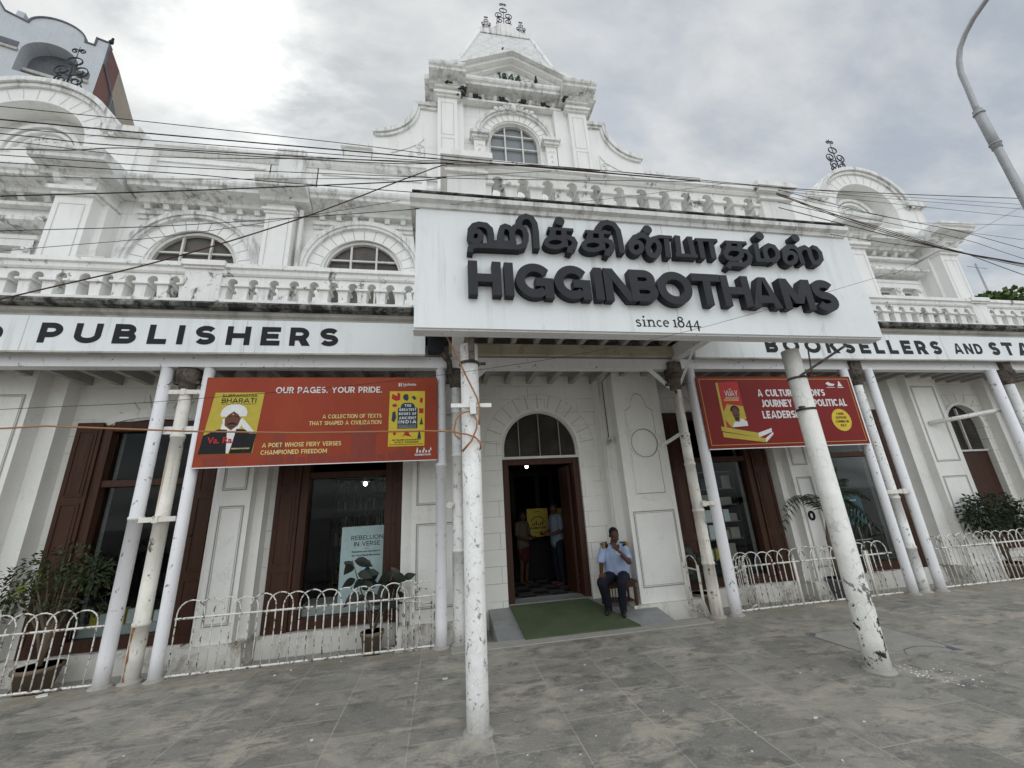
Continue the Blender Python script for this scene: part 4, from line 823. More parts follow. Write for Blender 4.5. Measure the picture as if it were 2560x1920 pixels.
# ---------------------------------------------------------------- porch
MB().yz([(3.70, 4.94), (3.61, 4.95), (3.595, 4.99), (3.545, 5.01), (3.535, 5.06), (3.58, 5.09), (3.9, 5.095), (6.3, 5.095), (6.3, 4.94)], -.34, 5.26).build('porch_slab', 'grimy', B)
MB().box(-.32, 5.24, 3.54, 3.60, 5.091, 5.108).build('porch_slab_edge', 'ledge', B)
balustrade(.51, 4.27, 3.90, 5.23, 5.80, [], (.54, .60, .76), name='porch_balustrade', pitch=.31)
for x0, x1 in ((.06, .51), (4.27, 4.72)):
    MB().box(x0, x1, 3.74, 4.16, 5.08, 5.70).box(x0 - .03, x1 + .03, 3.70, 4.19, 5.58, 5.61).box(x0 - .045, x1 + .045, 3.68, 4.21, 5.70, 5.75).box(x0 - .08, x1 + .08, 3.64, 4.25, 5.75, 5.83).build('porch_pier', 'trim', B)
for x in (.12, 4.45): MB().box(x, x + .22, 4.17, 6.2, 5.08, 5.62).build('porch_side_wall', 'bal', B)
MB().box(-.25, 4.9, 3.9, 6.2, 4.57, 4.62).build('porch_ceiling', 'ceil', B)
for i in range(10):
    xx = .38 + i * .40
    MB().box(xx - .04, xx + .04, 3.92, 6.19, 4.425, 4.57).build('porch_rafter', 'ceil', B)
MB().box(.1, 4.3, 6.10, 6.20, 4.235, 4.42).build('porch_beam', 'beam', B)
MB().box(-.05, 4.5, 3.93, 4.13, 4.2, 4.46).build('porch_front_beam', 'lilac', B)
for x in (.22, 4.22): MB().box(x - .07, x + .09, 4.14, 6.21, 4.18, 4.44).build('porch_side_beam', 'lilac', B)
for x, dx in ((.36, .34), (4.08, -.36)): MB().tube([(x, 6.3, 3.70), (x + dx, 6.3, 4.05)], .05, 4, False).build('knee_brace', 'lilac', B)
MB().tube([(4.20, 6.16, 3.72), (4.26, 5.7, 4.2)], .03, 4, False).build('knee_brace', 'lilac', B)

# ---------------------------------------------------------------- ground floor piers, windows, door
def pier(x0, x1, yf, side=.13, y2=7.15, z0=.17, z1=4.42, panels=((.39, 2.03), (2.26, 3.7)), pl=True, sides=(1, 1)):
    MB().box(x0, x1, yf, WY, z0, z1).build('pier', 'pier', B)
    for s_, a, b in ((sides[0], x0 - side, x0 - .0005), (sides[1], x1 + .0005, x1 + side)):
        if s_: MB().box(a, b, y2, WY - .001, z0, z1).build('pier_strip', 'pier', B)
    for pa, pb in panels:
        MB().holes(rect(x0 + .07, x1 - .07, pa, pb), [rect(x0 + .087, x1 - .087, pa + .017, pb - .017)], yf - .006).holes(rect(x0 + .10, x1 - .10, pa + .03, pb - .03), [rect(x0 + .107, x1 - .107, pa + .037, pb - .037)], yf - .005).build('pier_panel', 'relief_shade', B)
    if pl: MB().hexa([(x0 - .20, yf - .13, -.14), (x1 + .20, yf - .13, -.14), (x1 + .20, WY - .002, -.14), (x0 - .20, WY - .002, -.14)], [(x0 - .16, yf - .07, z0), (x1 + .16, yf - .07, z0), (x1 + .16, WY - .002, z0), (x0 - .16, WY - .002, z0)]).build('pier_plinth', 'plinth', B)
pier(-3.44, -2.95, 6.97); pier(6.80, 7.29, 6.97)
pier(-.50, .42, 6.90, .18, 7.12, panels=((.36, 1.6), (1.88, 3.4)))
pier(10.39, 11.18, 6.97, .3, 7.12, panels=((.5, 1.9), (2.2, 3.9)))
pier(-6.72, -6.12, 6.85, .22, 7.1, panels=((.4, 2.0), (2.3, 3.8)))
pier(-9.85, -9.28, 6.85, .2, 7.1); pier(13.1, 13.6, 6.97)
# the broad pier right of the door, with ogee panel and roundel
x0, x1 = 3.22, 4.15
pier(x0, x1, 6.85, .22, 7.1, panels=((.36, 1.58),), sides=(1, 0), z0=.13)
og = [(3.40, 1.86), (3.40, 3.42), (3.46, 3.45), (3.52, 3.50), (3.54, 3.60), (3.60, 3.72), (3.69, 3.76), (3.78, 3.72), (3.84, 3.60), (3.86, 3.50), (3.92, 3.45), (3.98, 3.42), (3.98, 1.86)]
mb = MB(); ribbon(mb, og, .022, lambda u, v, d: (u, d, v), 6.838, 6.852, True); mb.build('ogee_panel', 'pier', B)
mb = MB(); ribbon(mb, [(u * .96 + .148, (v - 2.8) * .98 + 2.8) for u, v in og], .014, lambda u, v, d: (u, d, v), 6.846, 6.853, True); mb.build('ogee_shade_line', 'relief_shade', B)  # dark strip along the ogee, the relief's shade given as colour
mb = MB(); ribbon(mb, arc(3.70, 2.78, .28, .28, 0, 360, 36)[:-1], .03, lambda u, v, d: (u, d, v), 6.832, 6.852, True); mb.build('roundel', 'pier', B)
mb = MB(); ribbon(mb, arc(3.70, 2.78, .262, .262, 0, 360, 36)[:-1], .016, lambda u, v, d: (u, d, v), 6.83, 6.853, True); mb.build('roundel_shade_line', 'relief_shade', B)  # roundel relief shade painted as a darker ring
MB().tube([(3.04, 7.06, 0.2), (3.04, 7.06, 4.1)], .018, 6).build('conduit', 'pier', B)
# low plinth along the wall
for a, b in ((-16, -10.1), (-9.0, -6.95), (-5.9, -3.72), (-2.72, -.74), (4.4, 6.55), (7.52, 10.0), (11.5, 12.9)):
    MB().hexa([(a, 7.18, -.14), (b, 7.18, -.14), (b, WY + .1, -.14), (a, WY + .1, -.14)], [(a, 7.22, .15), (b, 7.22, .15), (b, WY + .1, .15), (a, WY + .1, .15)]).build('wall_plinth', 'plinth', B)
def leaf(parent, hx, sgn, z0, z1, wd=.36, y=7.27, ang=0):
    """panelled shutter hinged at hx, lying back against the wall"""
    m = MB(); a, b = (hx - wd, hx) if sgn < 0 else (hx, hx + wd)
    m.box(a, b, y, y + .045, z0, z1)
    H = z1 - z0
    for p, q in ((.04, .26), (.29, .62), (.65, .96)):
        u0, u1, v0, v1 = a + .05, b - .05, z0 + H * p, z0 + H * q
        m.box(u0, u1, y - .012, y + .01, v0, v0 + .02).box(u0, u1, y - .012, y + .01, v1 - .02, v1).box(u0, u0 + .02, y - .012, y + .01, v0 + .021, v1 - .021).box(u1 - .02, u1, y - .012, y + .01, v0 + .021, v1 - .021)
        m.box(u0 + .05, u1 - .05, y - .008, y + .01, v0 + .05, v1 - .05)
    s = m.build('shutter', 'wood', parent)
    MB().ball(((b if sgn < 0 else a) - .04 * (1 if sgn < 0 else -1), y - .02, z0 + H * .45), .02).build('knob', 'wrought', s)
for i, x in enumerate(GW):
    f = MB().box(x - .74, x - .62, 7.30, 7.52, .16, 3.40).box(x + .62, x + .74, 7.30, 7.52, .16, 3.40).box(x - .619, x + .619, 7.31, 7.51, 3.30, 3.46).box(x - .619, x + .619, 7.32, 7.50, 2.42, 2.52).box(x - .619, x + .619, 7.31, 7.51, .16, .30)
    fo = f.build('show_window', 'wood', B)
    MB().box(x - .619, x + .619, 7.42, 7.428, .30, 2.42).build('pane', 'glass', fo); MB().box(x - .619, x + .619, 7.42, 7.428, 2.52, 3.30).build('pane', 'glass', fo)
    MB().box(x - .7, x + .7, 7.55, 8.3, .18, .42).build('display_plinth', 'frame' if i < 2 else 'dark', fo)
    leaf(fo, x - .745, -1, .15, 3.44); leaf(fo, x + .745, 1, .15, 3.44)
    mb = MB(); mb.xz(arc(x, 3.34, .86, .34, 0, 180, 14) + arc(x, 3.34, .745, .20, 180, 0, 14), 7.325, 7.352); mb.build('window_arch', 'pier', B)
    voussoirs(x, 3.2, .45, .75, 7.345, 7, 35, 145)
# entrance: timber frame, arched wire screen above, doors folded inwards
d = MB().box(1.09, 1.20, 7.40, 7.62, .1, 2.62).box(2.46, 2.57, 7.40, 7.62, .1, 2.62).box(1.201, 2.459, 7.41, 7.61, 2.52, 2.62)
do = d.build('entrance_door', 'wood', B)
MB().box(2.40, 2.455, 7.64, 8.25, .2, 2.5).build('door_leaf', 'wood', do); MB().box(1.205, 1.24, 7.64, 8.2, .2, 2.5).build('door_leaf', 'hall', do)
fan = MB(); ring(fan, 1.83, 2.80, .70, .752, 7.37, 7.46, 0, 180, 26); fan.box(1.078, 1.13, 7.37, 7.46, 2.66, 2.80).box(2.53, 2.582, 7.37, 7.46, 2.66, 2.80).box(1.078, 2.582, 7.36, 7.46, 2.625, 2.67)
fo = fan.build('fanlight', 'frame', B)
fb = MB()
for q in (-.40, 0, .40): fb.box(1.83 + q - .008, 1.83 + q + .008, 7.38, 7.42, 2.67, 2.80 + math.sqrt(.70 ** 2 - q * q))
fb.build('glazing_bar', 'bar', fo); MB().holes(arched(1.83, .72, 2.66, 2.80, .71), [], 7.43).build('wire_screen', 'screen', fo)
mb = MB(); ring(mb, 1.83, 2.80, .745, .79, 7.335, 7.352, 0, 180, 26); mb.build('door_arch', 'pier', B)
voussoirs(1.83, 2.80, .80, 1.08, WY, 13, 8, 172)
mb = MB()
for a in range(0, 181, 6): mb.xz(arc(1.83, 2.80, 1.085, 1.085, a, a + 4.5, 2) + arc(1.83, 2.80, 1.072, 1.072, a + 4.5, a, 2), WY - .003, WY + .01)
mb.build('voussoir_joint', 'groove', B)
MB().box(1.0, 2.66, 7.36, 7.66, .12, .205).build('threshold', 'stone', B)
# entrance hall: inner glazed screen, chequered floor
h = MB()
h.box(.9, 2.9, 9.55, 9.62, 2.45, 2.60)
for x in (1.22, 1.62, 2.22, 2.56, 2.9): h.box(x - .05, x + .05, 9.55, 9.63, .2, 2.45)
h.box(.9, 2.9, 9.56, 9.62, .2, 1.0)
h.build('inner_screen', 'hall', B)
h = MB()
for i in range(8):
    for j in range(7):
        if (i + j) % 2: h.box(.8 + i * .3, 1.1 + i * .3, 7.75 + j * .3, 8.05 + j * .3, .17, .1835)
h.build('floor_tiles', 'ftile', B)
# far right arched window, boarded below
mb = MB().box(11.76, 12.78, 7.46, 7.5, .3, 2.42); mb.build('boarding', 'wood', B)
fo = MB().box(11.76, 12.78, 7.42, 7.47, 2.43, 2.47).box(12.255, 12.285, 7.42, 7.46, 2.47, 3.46).build('far_window', 'frame', B)
MB().holes(arched(12.27, .53, 2.46, 3.0, .57), [], 7.5).build('pane', 'screen', fo)
mb = MB(); ring(mb, 12.27, 3.0, .53, .60, 7.33, 7.352, 0, 180, 20); mb.build('window_arch', 'pier', B); voussoirs(12.27, 3.0, .62, .84, WY, 9)
# downpipe
MB().tube([(-2.80, 7.20, 5.1), (-2.80, 7.20, 7.45), (-2.78, 7.12, 7.7)], .045, 10).build('downpipe', 'trim', B)

# ================================================================ signs
XZ = lambda u, v, d: (u, d, v)
S = root('shop_sign', (2.5, 3.75, 3.53), 'long white box sign above the entrance with raised charcoal Tamil and English lettering', 'sign')
p = MB().box(-.28, 5.33, 3.635, 3.80, 3.525, 5.01); p.build('sign_box', 'sign', S)
MB().box(-.29, 5.34, 3.66, 3.81, 3.508, 3.5245).build('sign_bottom_edge', 'lilac', S)
MB().box(2.605, 2.612, 3.6325, 3.64, 3.53, 5.0).build('panel_seam', 'groove', S)
tm = MB()
for q, (cl_, w, pts) in enumerate(TAMIL):
    fr = 3.54 - (q % 6) * .0007
    if cl_: ribbon(tm, pts, w * .9, XZ, fr, 3.6345, True)
    else: ribbon(tm, pts, w * .9, XZ, fr, 3.6345)
for q, (x, z) in enumerate(DOTS): tm.prism([(x + .058 * math.cos(2 * math.pi * i / 20), z + .058 * math.sin(2 * math.pi * i / 20)) for i in range(20)], 3.536 - q * .0004, 3.6345, XZ)
tm.build('tamil_lettering', 'black', S)
en = MB()
for c, x0, x1, zb, zt in (('H', .26, .605, 3.86, 4.255), ('I', .635, .735, 3.86, 4.252), ('G', .755, 1.16, 3.848, 4.255), ('G', 1.175, 1.575, 3.846, 4.252), ('I', 1.62, 1.72, 3.848, 4.243), ('N', 1.735, 2.10, 3.845, 4.243), ('B', 2.03, 2.36, 3.846, 4.24),
                           ('O', 2.36, 2.785, 3.825, 4.24), ('T', 2.80, 3.16, 3.832, 4.232), ('H', 3.165, 3.54, 3.832, 4.23), ('A', 3.53, 3.915, 3.825, 4.225), ('M', 3.955, 4.375, 3.82, 4.222), ('S', 4.385, 4.725, 3.80, 4.23)):
    Hh = zt - zb; W_, st = glyph(c, .24)
    if c == 'N': st = [st[0], st[2]]
    if c == 'I': W_ = .24
    k = (x1 - x0) / (W_ * Hh)
    for kind, pts in st:
        P = [(x0 + a * Hh * k, zb + b * Hh) for a, b in pts]
        en_q = len(en.v) % 7 * .0006
        if kind == 'P': en.prism(P, 3.54 - en_q - (.001 if c in 'BN' else 0), 3.6345, XZ)
        else: ribbon(en, P, .24 * Hh * (1 if k > .9 else (1 + k) / 2), XZ, 3.54 - en_q - (.004 if c == 'B' else 0), 3.6345, kind == 'C')
en.build('english_lettering', 'black', S)
# "since 1844": serif strokes, old style figures
sn = MB(); q_ = [0]
def st_(pts, w, closed=False):
    q_[0] += 1; ribbon(sn, pts, w, XZ, 3.6315 - (q_[0] % 5) * .0004, 3.636, closed)
def serif(x, z, w=.045): st_([(x - w / 2, z), (x + w / 2, z)], .008)
xh = .082; b0 = 3.592; x = 2.085
st_(arc(x + .028, b0 + .061, .022, .016, 20, 270, 8) + arc(x + .028, b0 + .022, .026, .019, 90, -150, 8)[1:], .013); x += .078
st_([(x + .02, b0), (x + .02, b0 + xh)], .017); serif(x + .02, b0 + .004); serif(x + .013, b0 + xh - .004, .03); sn.prism([(x + .02 + .012 * math.cos(t * .628), b0 + .118 + .012 * math.sin(t * .628)) for t in range(10)], 3.631, 3.636, XZ); x += .055
st_([(x + .02, b0), (x + .02, b0 + xh)], .017); st_([(x + .02, b0 + .055)] + arc(x + .052, b0 + .052, .026, .026, 150, 0, 8) + [(x + .078, b0)], .015); serif(x + .02, b0 + .004); serif(x + .078, b0 + .004); serif(x + .012, b0 + xh - .004, .025); x += .112
st_(arc(x + .036, b0 + xh / 2, .030, xh / 2 - .006, 50, 310, 14), .014); x += .078
st_(arc(x + .036, b0 + xh / 2, .030, xh / 2 - .006, 0, 310, 16), .014); st_([(x + .01, b0 + .045), (x + .068, b0 + .045)], .008); x += .115
st_([(x + .03, b0), (x + .03, b0 + .092)], .016); serif(x + .03, b0 + .004, .05); st_([(x + .008, b0 + .078), (x + .03, b0 + .088)], .010); x += .062
st_(arc(x + .04, b0 + .100, .027, .024, 0, 360, 16)[:-1], .014, True); st_(arc(x + .04, b0 + .038, .034, .034, 0, 360, 18)[:-1], .015, True); x += .092
for _ in range(2):
    st_([(x + .058, b0 - .040), (x + .058, b0 + .088)], .016); st_([(x + .002, b0 + .012), (x + .090, b0 + .012)], .010); st_([(x + .004, b0 + .012), (x + .058, b0 + .085)], .010); x += .098
sn.build('since_lettering', 'ink', S)

def strip(x0, x1, label, words_, seams, loc):
    s = root('fascia_sign', loc, label, 'sign')
    MB().box(x0, x1, 6.06, 6.12, 4.20, 4.735).build('sign_panel', 'sign', s)
    for wd, a, b, H, z, w in words_: mb = MB(); text(mb, wd, a, z, H, w, XZ, 6.055, 6.061, width=b - a, gap=.30); mb.build('lettering', 'ink', s)
    if seams:
        g = MB()
        for x in seams: g.box(x - .005, x + .005, 6.057, 6.07, 4.205, 4.73)
        g.build('panel_seam', 'groove', s)
    MB().box(x0, x1, 6.05, 6.118, 4.175, 4.1995).build('sign_edge', 'soffit', s)
    return s
strip(-15, -.28, 'long white fascia sign lettered PUBLISHERS over the left veranda', [('AND', -6.75, -5.98, .24, 4.33, .21), ('PUBLISHERS', -5.57, -1.60, .305, 4.32, .26)], (-5.74, -2.94), (-5, 6.1, 4.2))
strip(4.55, 17, 'long white fascia sign lettered BOOKSELLERS AND STATIONERS over the right veranda', [('BOOKSELLERS', 6.05, 10.27, .30, 4.31, .26), ('AND', 10.60, 11.36, .235, 4.33, .22), ('STATIONERS', 11.58, 15.4, .30, 4.31, .26)], (7.6, 10.35, 13.2), (9, 6.1, 4.2))

# ================================================================ banners
def quad(mb, x0, x1, z0, z1, d): return mb.box(x0, x1, d, d + .0035, z0, z1)
def poly(mb, pts, d): return mb.xz(pts, d, d + .003)
bn = root('banner', (-1.78, 6.2, 2.53), 'red vinyl banner reading OUR PAGES. YOUR PRIDE. hung between the left pipes', 'banner')
bx, bz, BW, BH = -3.42, 2.535, 3.33, 1.315
MB().box(bx, bx + BW, 6.190, 6.203, bz, bz + BH).build('banner_sheet', 'red', bn)
MB().box(bx - .012, bx - .0005, 6.186, 6.206, bz - .012, bz + BH).box(bx - .0004, bx + BW, 6.186, 6.206, bz - .012, bz - .0005).build('banner_frame', 'lilac', bn)
d = 6.186
mb = MB(); text(mb, 'OUR PAGES. YOUR PRIDE.', -2.47, 3.60, .098, .19, XZ, d, 6.19, width=1.53, gap=.14); mb.build('headline', 'paperw', bn)
mb = MB(); text(mb, 'A COLLECTION OF TEXTS', -1.78, 3.20, .062, .17, XZ, d, 6.19, width=.85, gap=.16); mb.build('slogan', 'yell', bn); mb = MB(); text(mb, 'THAT SHAPED A CIVILIZATION', -1.96, 3.10, .062, .17, XZ, d, 6.19, width=1.03, gap=.16); mb.build('slogan', 'yell', bn); mb = MB()
text(mb, 'A POET WHOSE FIERY VERSES', -2.56, 2.79, .064, .17, XZ, d, 6.19, width=1.07, gap=.16); mb.build('slogan', 'yell', bn); mb = MB(); text(mb, 'CHAMPIONED FREEDOM', -2.57, 2.685, .064, .17, XZ, d, 6.19, width=.89, gap=.16); mb.build('slogan', 'yell', bn)
mb = MB()
for i in range(16):
    a = -2.5 + i * .14; hgt = .07 + .1 * rnd.random(); quad(mb, a, a + .11, 2.56, 2.56 + hgt, 6.1875)
quad(mb, -1.35, -1.0, 2.56, 2.95, 6.1876); quad(mb, -2.42, -2.28, 2.56, 2.98, 6.1876); poly(mb, [(-1.4, 2.95), (-1.175, 3.1), (-.95, 2.95)], 6.1877); quad(mb, -3.3, -3.0, 2.56, 2.68, 6.1876)
mb.build('skyline_print', 'redf', bn)
mb = MB(); btext(mb, 'hachette', -.62, 3.715, .20, XZ, d, .02); poly(mb, [(-.69, 3.70), (-.665, 3.70), (-.665, 3.755), (-.69, 3.755)], d); poly(mb, [(-.655, 3.70), (-.64, 3.70), (-.64, 3.755), (-.655, 3.755)], d); btext(mb, 'INDIA', -.62, 3.69, .05, XZ, d)
text(mb, 'HIGGINBOTHAMS', -.42, 2.60, .028, .24, XZ, d, 6.19, width=.24, gap=.1)
for i in range(5): quad(mb, -.40 + i * .045, -.375 + i * .045, 2.645, 2.68, d)
for q in (-.40, -.30, -.20): poly(mb, [(q, 2.682), (q + .03, 2.682), (q + .015, 2.73)], d)
mb.build('logo_print', 'paperw', bn)
# left book cover: figure in a white turban and black coat
cv = MB(); poly(cv, [(-3.37, 2.715), (-2.68, 2.715), (-2.62, 3.615), (-3.28, 3.615)], 6.1862); cvo = cv.build('book_cover', 'yeld', bn)
mb = MB(); text(mb, 'SUBRAMANIA', -3.18, 3.545, .042, .13, XZ, 6.183, 6.186, width=.47, gap=.16); text(mb, 'BHARATI', -3.18, 3.46, .066, .15, XZ, 6.183, 6.186, width=.46, gap=.14); btext(mb, 'The Life and Verse of a Revolutionary Poet', -3.18, 3.432, .46, XZ, 6.183)
poly(mb, [(-3.37, 2.717), (-3.345, 2.98), (-3.16, 3.07), (-3.05, 3.06), (-3.02, 2.717)], 6.1845); poly(mb, [(-2.98, 2.717), (-2.93, 3.07), (-2.82, 3.06), (-2.66, 2.99), (-2.69, 2.717)], 6.1845); mb.build('cover_ink', 'ink', cvo)
mb = MB(); poly(mb, [(-3.04, 2.725), (-2.99, 2.725), (-2.89, 3.08), (-2.86, 3.15), (-3.13, 3.14), (-3.14, 3.02)], 6.1848); poly(mb, arc(-2.99, 3.30, .175, .14, -20, 200, 14), 6.184); poly(mb, [(-3.13, 3.22), (-3.11, 3.08), (-2.99, 3.03), (-2.88, 3.09), (-2.85, 3.22)], 6.1846); poly(mb, [(-2.87, 3.18), (-2.84, 3.20), (-2.67, 3.0), (-2.75, 3.0), (-2.86, 3.1)], 6.1844); mb.build('cover_turban', 'paperw', cvo)
mb = MB(); poly(mb, [(-3.10, 3.22), (-3.09, 3.12), (-3.0, 3.05), (-2.92, 3.12), (-2.89, 3.22), (-2.93, 3.28), (-2.995, 3.33), (-3.06, 3.28)], 6.1832); mb.build('cover_face', 'brn', cvo)
mb = MB(); poly(mb, [(-3.06, 3.145), (-3.0, 3.168), (-2.93, 3.145), (-2.945, 3.125), (-3.0, 3.14), (-3.045, 3.125)], 6.182); quad(mb, -3.07, -3.02, 3.245, 3.255, 6.182); quad(mb, -2.965, -2.915, 3.245, 3.255, 6.182); quad(mb, -3.02, -2.97, 3.098, 3.106, 6.182); mb.build('cover_features', 'ink', cvo)
mb = MB(); btext(mb, 'Va. Ra.', -3.28, 2.87, .34, XZ, 6.1815, .03); mb.build('cover_title', 'redp', cvo)
mb = MB(); btext(mb, 'AMSHAN KUMAR', -2.96, 2.775, .24, XZ, 6.1815, .02); poly(mb, arc(-3.0, 3.285, .008, .008, 0, 340, 8), 6.1815); mb.build('cover_author', 'yell', cvo)
# right book cover: yellow with small figures and a dark title tablet
cv = MB(); quad(cv, -.82, -.28, 2.75, 3.62, 6.1862); cvo = cv.build('book_cover', 'yel', bn)
mb = MB(); poly(mb, [(-.69, 3.02), (-.39, 3.02), (-.39, 3.35), (-.43, 3.35), (-.44, 3.40), (-.48, 3.43), (-.60, 3.43), (-.64, 3.40), (-.65, 3.35), (-.69, 3.35)], 6.1845); poly(mb, [(-.62, 3.52), (-.60, 3.48), (-.55, 3.46), (-.53, 3.50), (-.54, 3.57), (-.60, 3.57)], 6.1845); poly(mb, [(-.78, 3.15), (-.74, 3.12), (-.71, 3.2), (-.73, 3.3), (-.77, 3.28)], 6.1845); poly(mb, [(-.39, 2.86), (-.33, 2.86), (-.35, 2.97), (-.37, 2.97)], 6.1845); mb.build('cover_tablet', 'navyp', cvo)
mb = MB()
for i, t in enumerate(('THE', 'GREATEST', 'BOOKS OF', 'ANCIENT', 'INDIA')):
    wd = (.10, .26, .26, .26, .27)[i]; text(mb, t, -.54 - wd / 2, 3.365 - i * .066, .042 if i < 4 else .05, .24, XZ, 6.182, 6.1845, width=wd, gap=.25)
for i in range(3): btext(mb, 'Illuminating ideas about science and duty', -.67, 3.07 - i * .02, .26, XZ, 6.182)
mb.build('cover_title', 'paperw', cvo)
mb = MB(); poly(mb, [(-.79, 3.50), (-.72, 3.46), (-.66, 3.48), (-.66, 3.58), (-.70, 3.60), (-.71, 3.54), (-.78, 3.58)], 6.1845); poly(mb, [(-.78, 3.38), (-.74, 3.36), (-.70, 3.38), (-.72, 3.42), (-.77, 3.41)], 6.1845); quad(mb, -.37, -.30, 3.26, 3.34, 6.1845); poly(mb, [(-.36, 3.44), (-.32, 3.42), (-.31, 3.50), (-.35, 3.52)], 6.1845); poly(mb, [(-.62, 2.88), (-.58, 2.92), (-.50, 2.92), (-.46, 2.87), (-.50, 2.90), (-.52, 2.97), (-.57, 2.97)], 6.1845); poly(mb, arc(-.73, 2.945, .024, .024, 0, 340, 10), 6.1845); mb.build('cover_figures', 'redp', cvo)
mb = MB(); poly(mb, [(-.49, 3.52), (-.44, 3.47), (-.41, 3.5), (-.45, 3.55)], 6.1845); poly(mb, [(-.36, 3.08), (-.30, 3.08), (-.33, 3.2)], 6.1845); mb.build('cover_leaf', 'grn', cvo)
mb = MB(); btext(mb, 'DR. PRADEEP CHAKRAVARTHY', -.76, 2.835, .42, XZ, 6.182, .02); btext(mb, 'and DR. R. THIAGARAJAN', -.73, 2.80, .36, XZ, 6.182, .02); quad(mb, -.80, -.30, 2.775, 2.78, 6.182); mb.build('cover_author', 'ink', cvo)

bn = root('banner', (6.15, 6.1, 2.53), 'crimson vinyl banner with gold edge line reading A CULTURAL ICON\'S JOURNEY INTO POLITICAL LEADERSHIP', 'banner')
bx, bz, BW, BH = 4.49, 2.535, 3.31, 1.305; D0 = 6.112
MB().box(bx, bx + BW, D0, D0 + .013, bz, bz + BH).build('banner_sheet', 'redd', bn)
MB().box(bx - .002, bx + BW, D0 - .004, D0 + .016, bz - .014, bz - .0005).build('banner_frame', 'lilac', bn)
mb = MB(); ribbon(mb, [(bx + .055, bz + .06), (bx + BW - .055, bz + .06), (bx + BW - .055, bz + BH - .05), (bx + .055, bz + BH - .05)], .009, XZ, D0 - .002, D0, True); mb.build('gold_line', 'yeld', bn)
d = D0 - .004
mb = MB(); text(mb, "A CULTURAL ICON'S", 5.68, 3.455, .135, .22, XZ, d, D0, width=1.45, gap=.13, space=.42); mb.build('headline', 'paperw', bn); mb = MB(); text(mb, 'JOURNEY INTO POLITICAL', 5.71, 3.255, .14, .22, XZ, d, D0, width=1.84, gap=.13, space=.42); mb.build('headline', 'paperw', bn); mb = MB(); text(mb, 'LEADERSHIP', 5.68, 3.045, .14, .22, XZ, d, D0, width=.92, gap=.13); mb.build('headline', 'paperw', bn)
mb = MB(); poly(mb, [(7.33 + (.205 + .008 * (i % 2)) * math.cos(2 * math.pi * i / 48), 2.99 + (.205 + .008 * (i % 2)) * math.sin(2 * math.pi * i / 48)) for i in range(48)], d); so_ = mb.build('seal', 'yel', bn)
mb = MB()
for i, (t, wd) in enumerate((('TAMIL', .17), ('EDITION', .22), ('COMING IN', .29), ('JULY', .14))): text(mb, t, 7.33 - wd / 2, 3.085 - i * .073, .045, .17, XZ, d - .003, d, width=wd, gap=.2)
mb.build('seal_lettering', 'brn', so_)
mb = MB(); poly(mb, [(7.21, 3.70), (7.28, 3.655), (7.38, 3.655), (7.42, 3.69), (7.34, 3.70), (7.27, 3.735)], d); quad(mb, 7.22, 7.40, 3.62, 3.63, d); poly(mb, [(7.47, 3.645), (7.58, 3.645), (7.55, 3.70), (7.53, 3.745), (7.51, 3.745), (7.50, 3.70)], d); quad(mb, 7.46, 7.60, 3.615, 3.628, d); mb.build('logo_print', 'paperw', bn)
bk = MB(); poly(bk, [(4.905, 2.86), (5.33, 2.98), (5.31, 3.745), (4.905, 3.73)], D0 - .0045); bo = bk.build('book_picture', 'redp', bn)
mb = MB(); poly(mb, [(4.86, 2.88), (4.904, 2.86), (4.904, 3.73), (4.86, 3.715)], D0 - .005); poly(mb, [(4.86, 3.10), (5.0, 3.32), (5.32, 3.28), (5.33, 3.05), (5.0, 2.9)], D0 - .0055); poly(mb, [(4.79, 2.84), (5.50, 2.71), (5.50, 2.79), (4.79, 2.92)], D0 - .006); poly(mb, [(4.80, 2.73), (5.62, 2.62), (5.62, 2.69), (4.80, 2.82)], D0 - .0065); quad(mb, 4.96, 5.26, 3.38, 3.41, D0 - .0062); mb.build('book_spine', 'yeld', bo)
mb = MB(); poly(mb, [(5.50, 2.71), (5.78, 2.80), (5.79, 2.87), (5.50, 2.79)], D0 - .006); poly(mb, [(5.62, 2.62), (5.80, 2.76), (5.80, 2.80), (5.62, 2.69)], D0 - .0058); poly(mb, [(5.02, 2.90), (5.33, 2.92), (5.33, 3.0), (5.24, 3.05), (5.12, 3.03), (5.05, 2.97)], D0 - .0075); mb.build('book_pages', 'paperw', bo); mb = MB(); text(mb, 'VIJAY', 5.0, 3.47, .10, .16, XZ, D0 - .0085, D0 - .005, width=.26, gap=.16); text(mb, 'REVOLUTION', 5.0, 3.42, .03, .16, XZ, D0 - .0085, D0 - .005, width=.26, gap=.16); text(mb, 'THE', 5.09, 3.585, .02, .16, XZ, D0 - .0085, D0 - .005, width=.06); mb.build('book_title', 'paperw', bo)
mb = MB(); poly(mb, arc(5.14, 3.15, .072, .11, 0, 355, 20), D0 - .0085); poly(mb, [(5.10, 3.0), (5.19, 3.0), (5.19, 3.09), (5.10, 3.09)], D0 - .008); mb.build('book_face', 'brn', bo)
mb = MB(); poly(mb, arc(5.135, 3.20, .092, .095, -10, 190, 16), D0 - .0082); poly(mb, arc(5.14, 3.075, .05, .04, 180, 360, 10), D0 - .009); quad(mb, 5.10, 5.18, 3.11, 3.122, D0 - .0095); mb.build('book_hair', 'ink', bo)

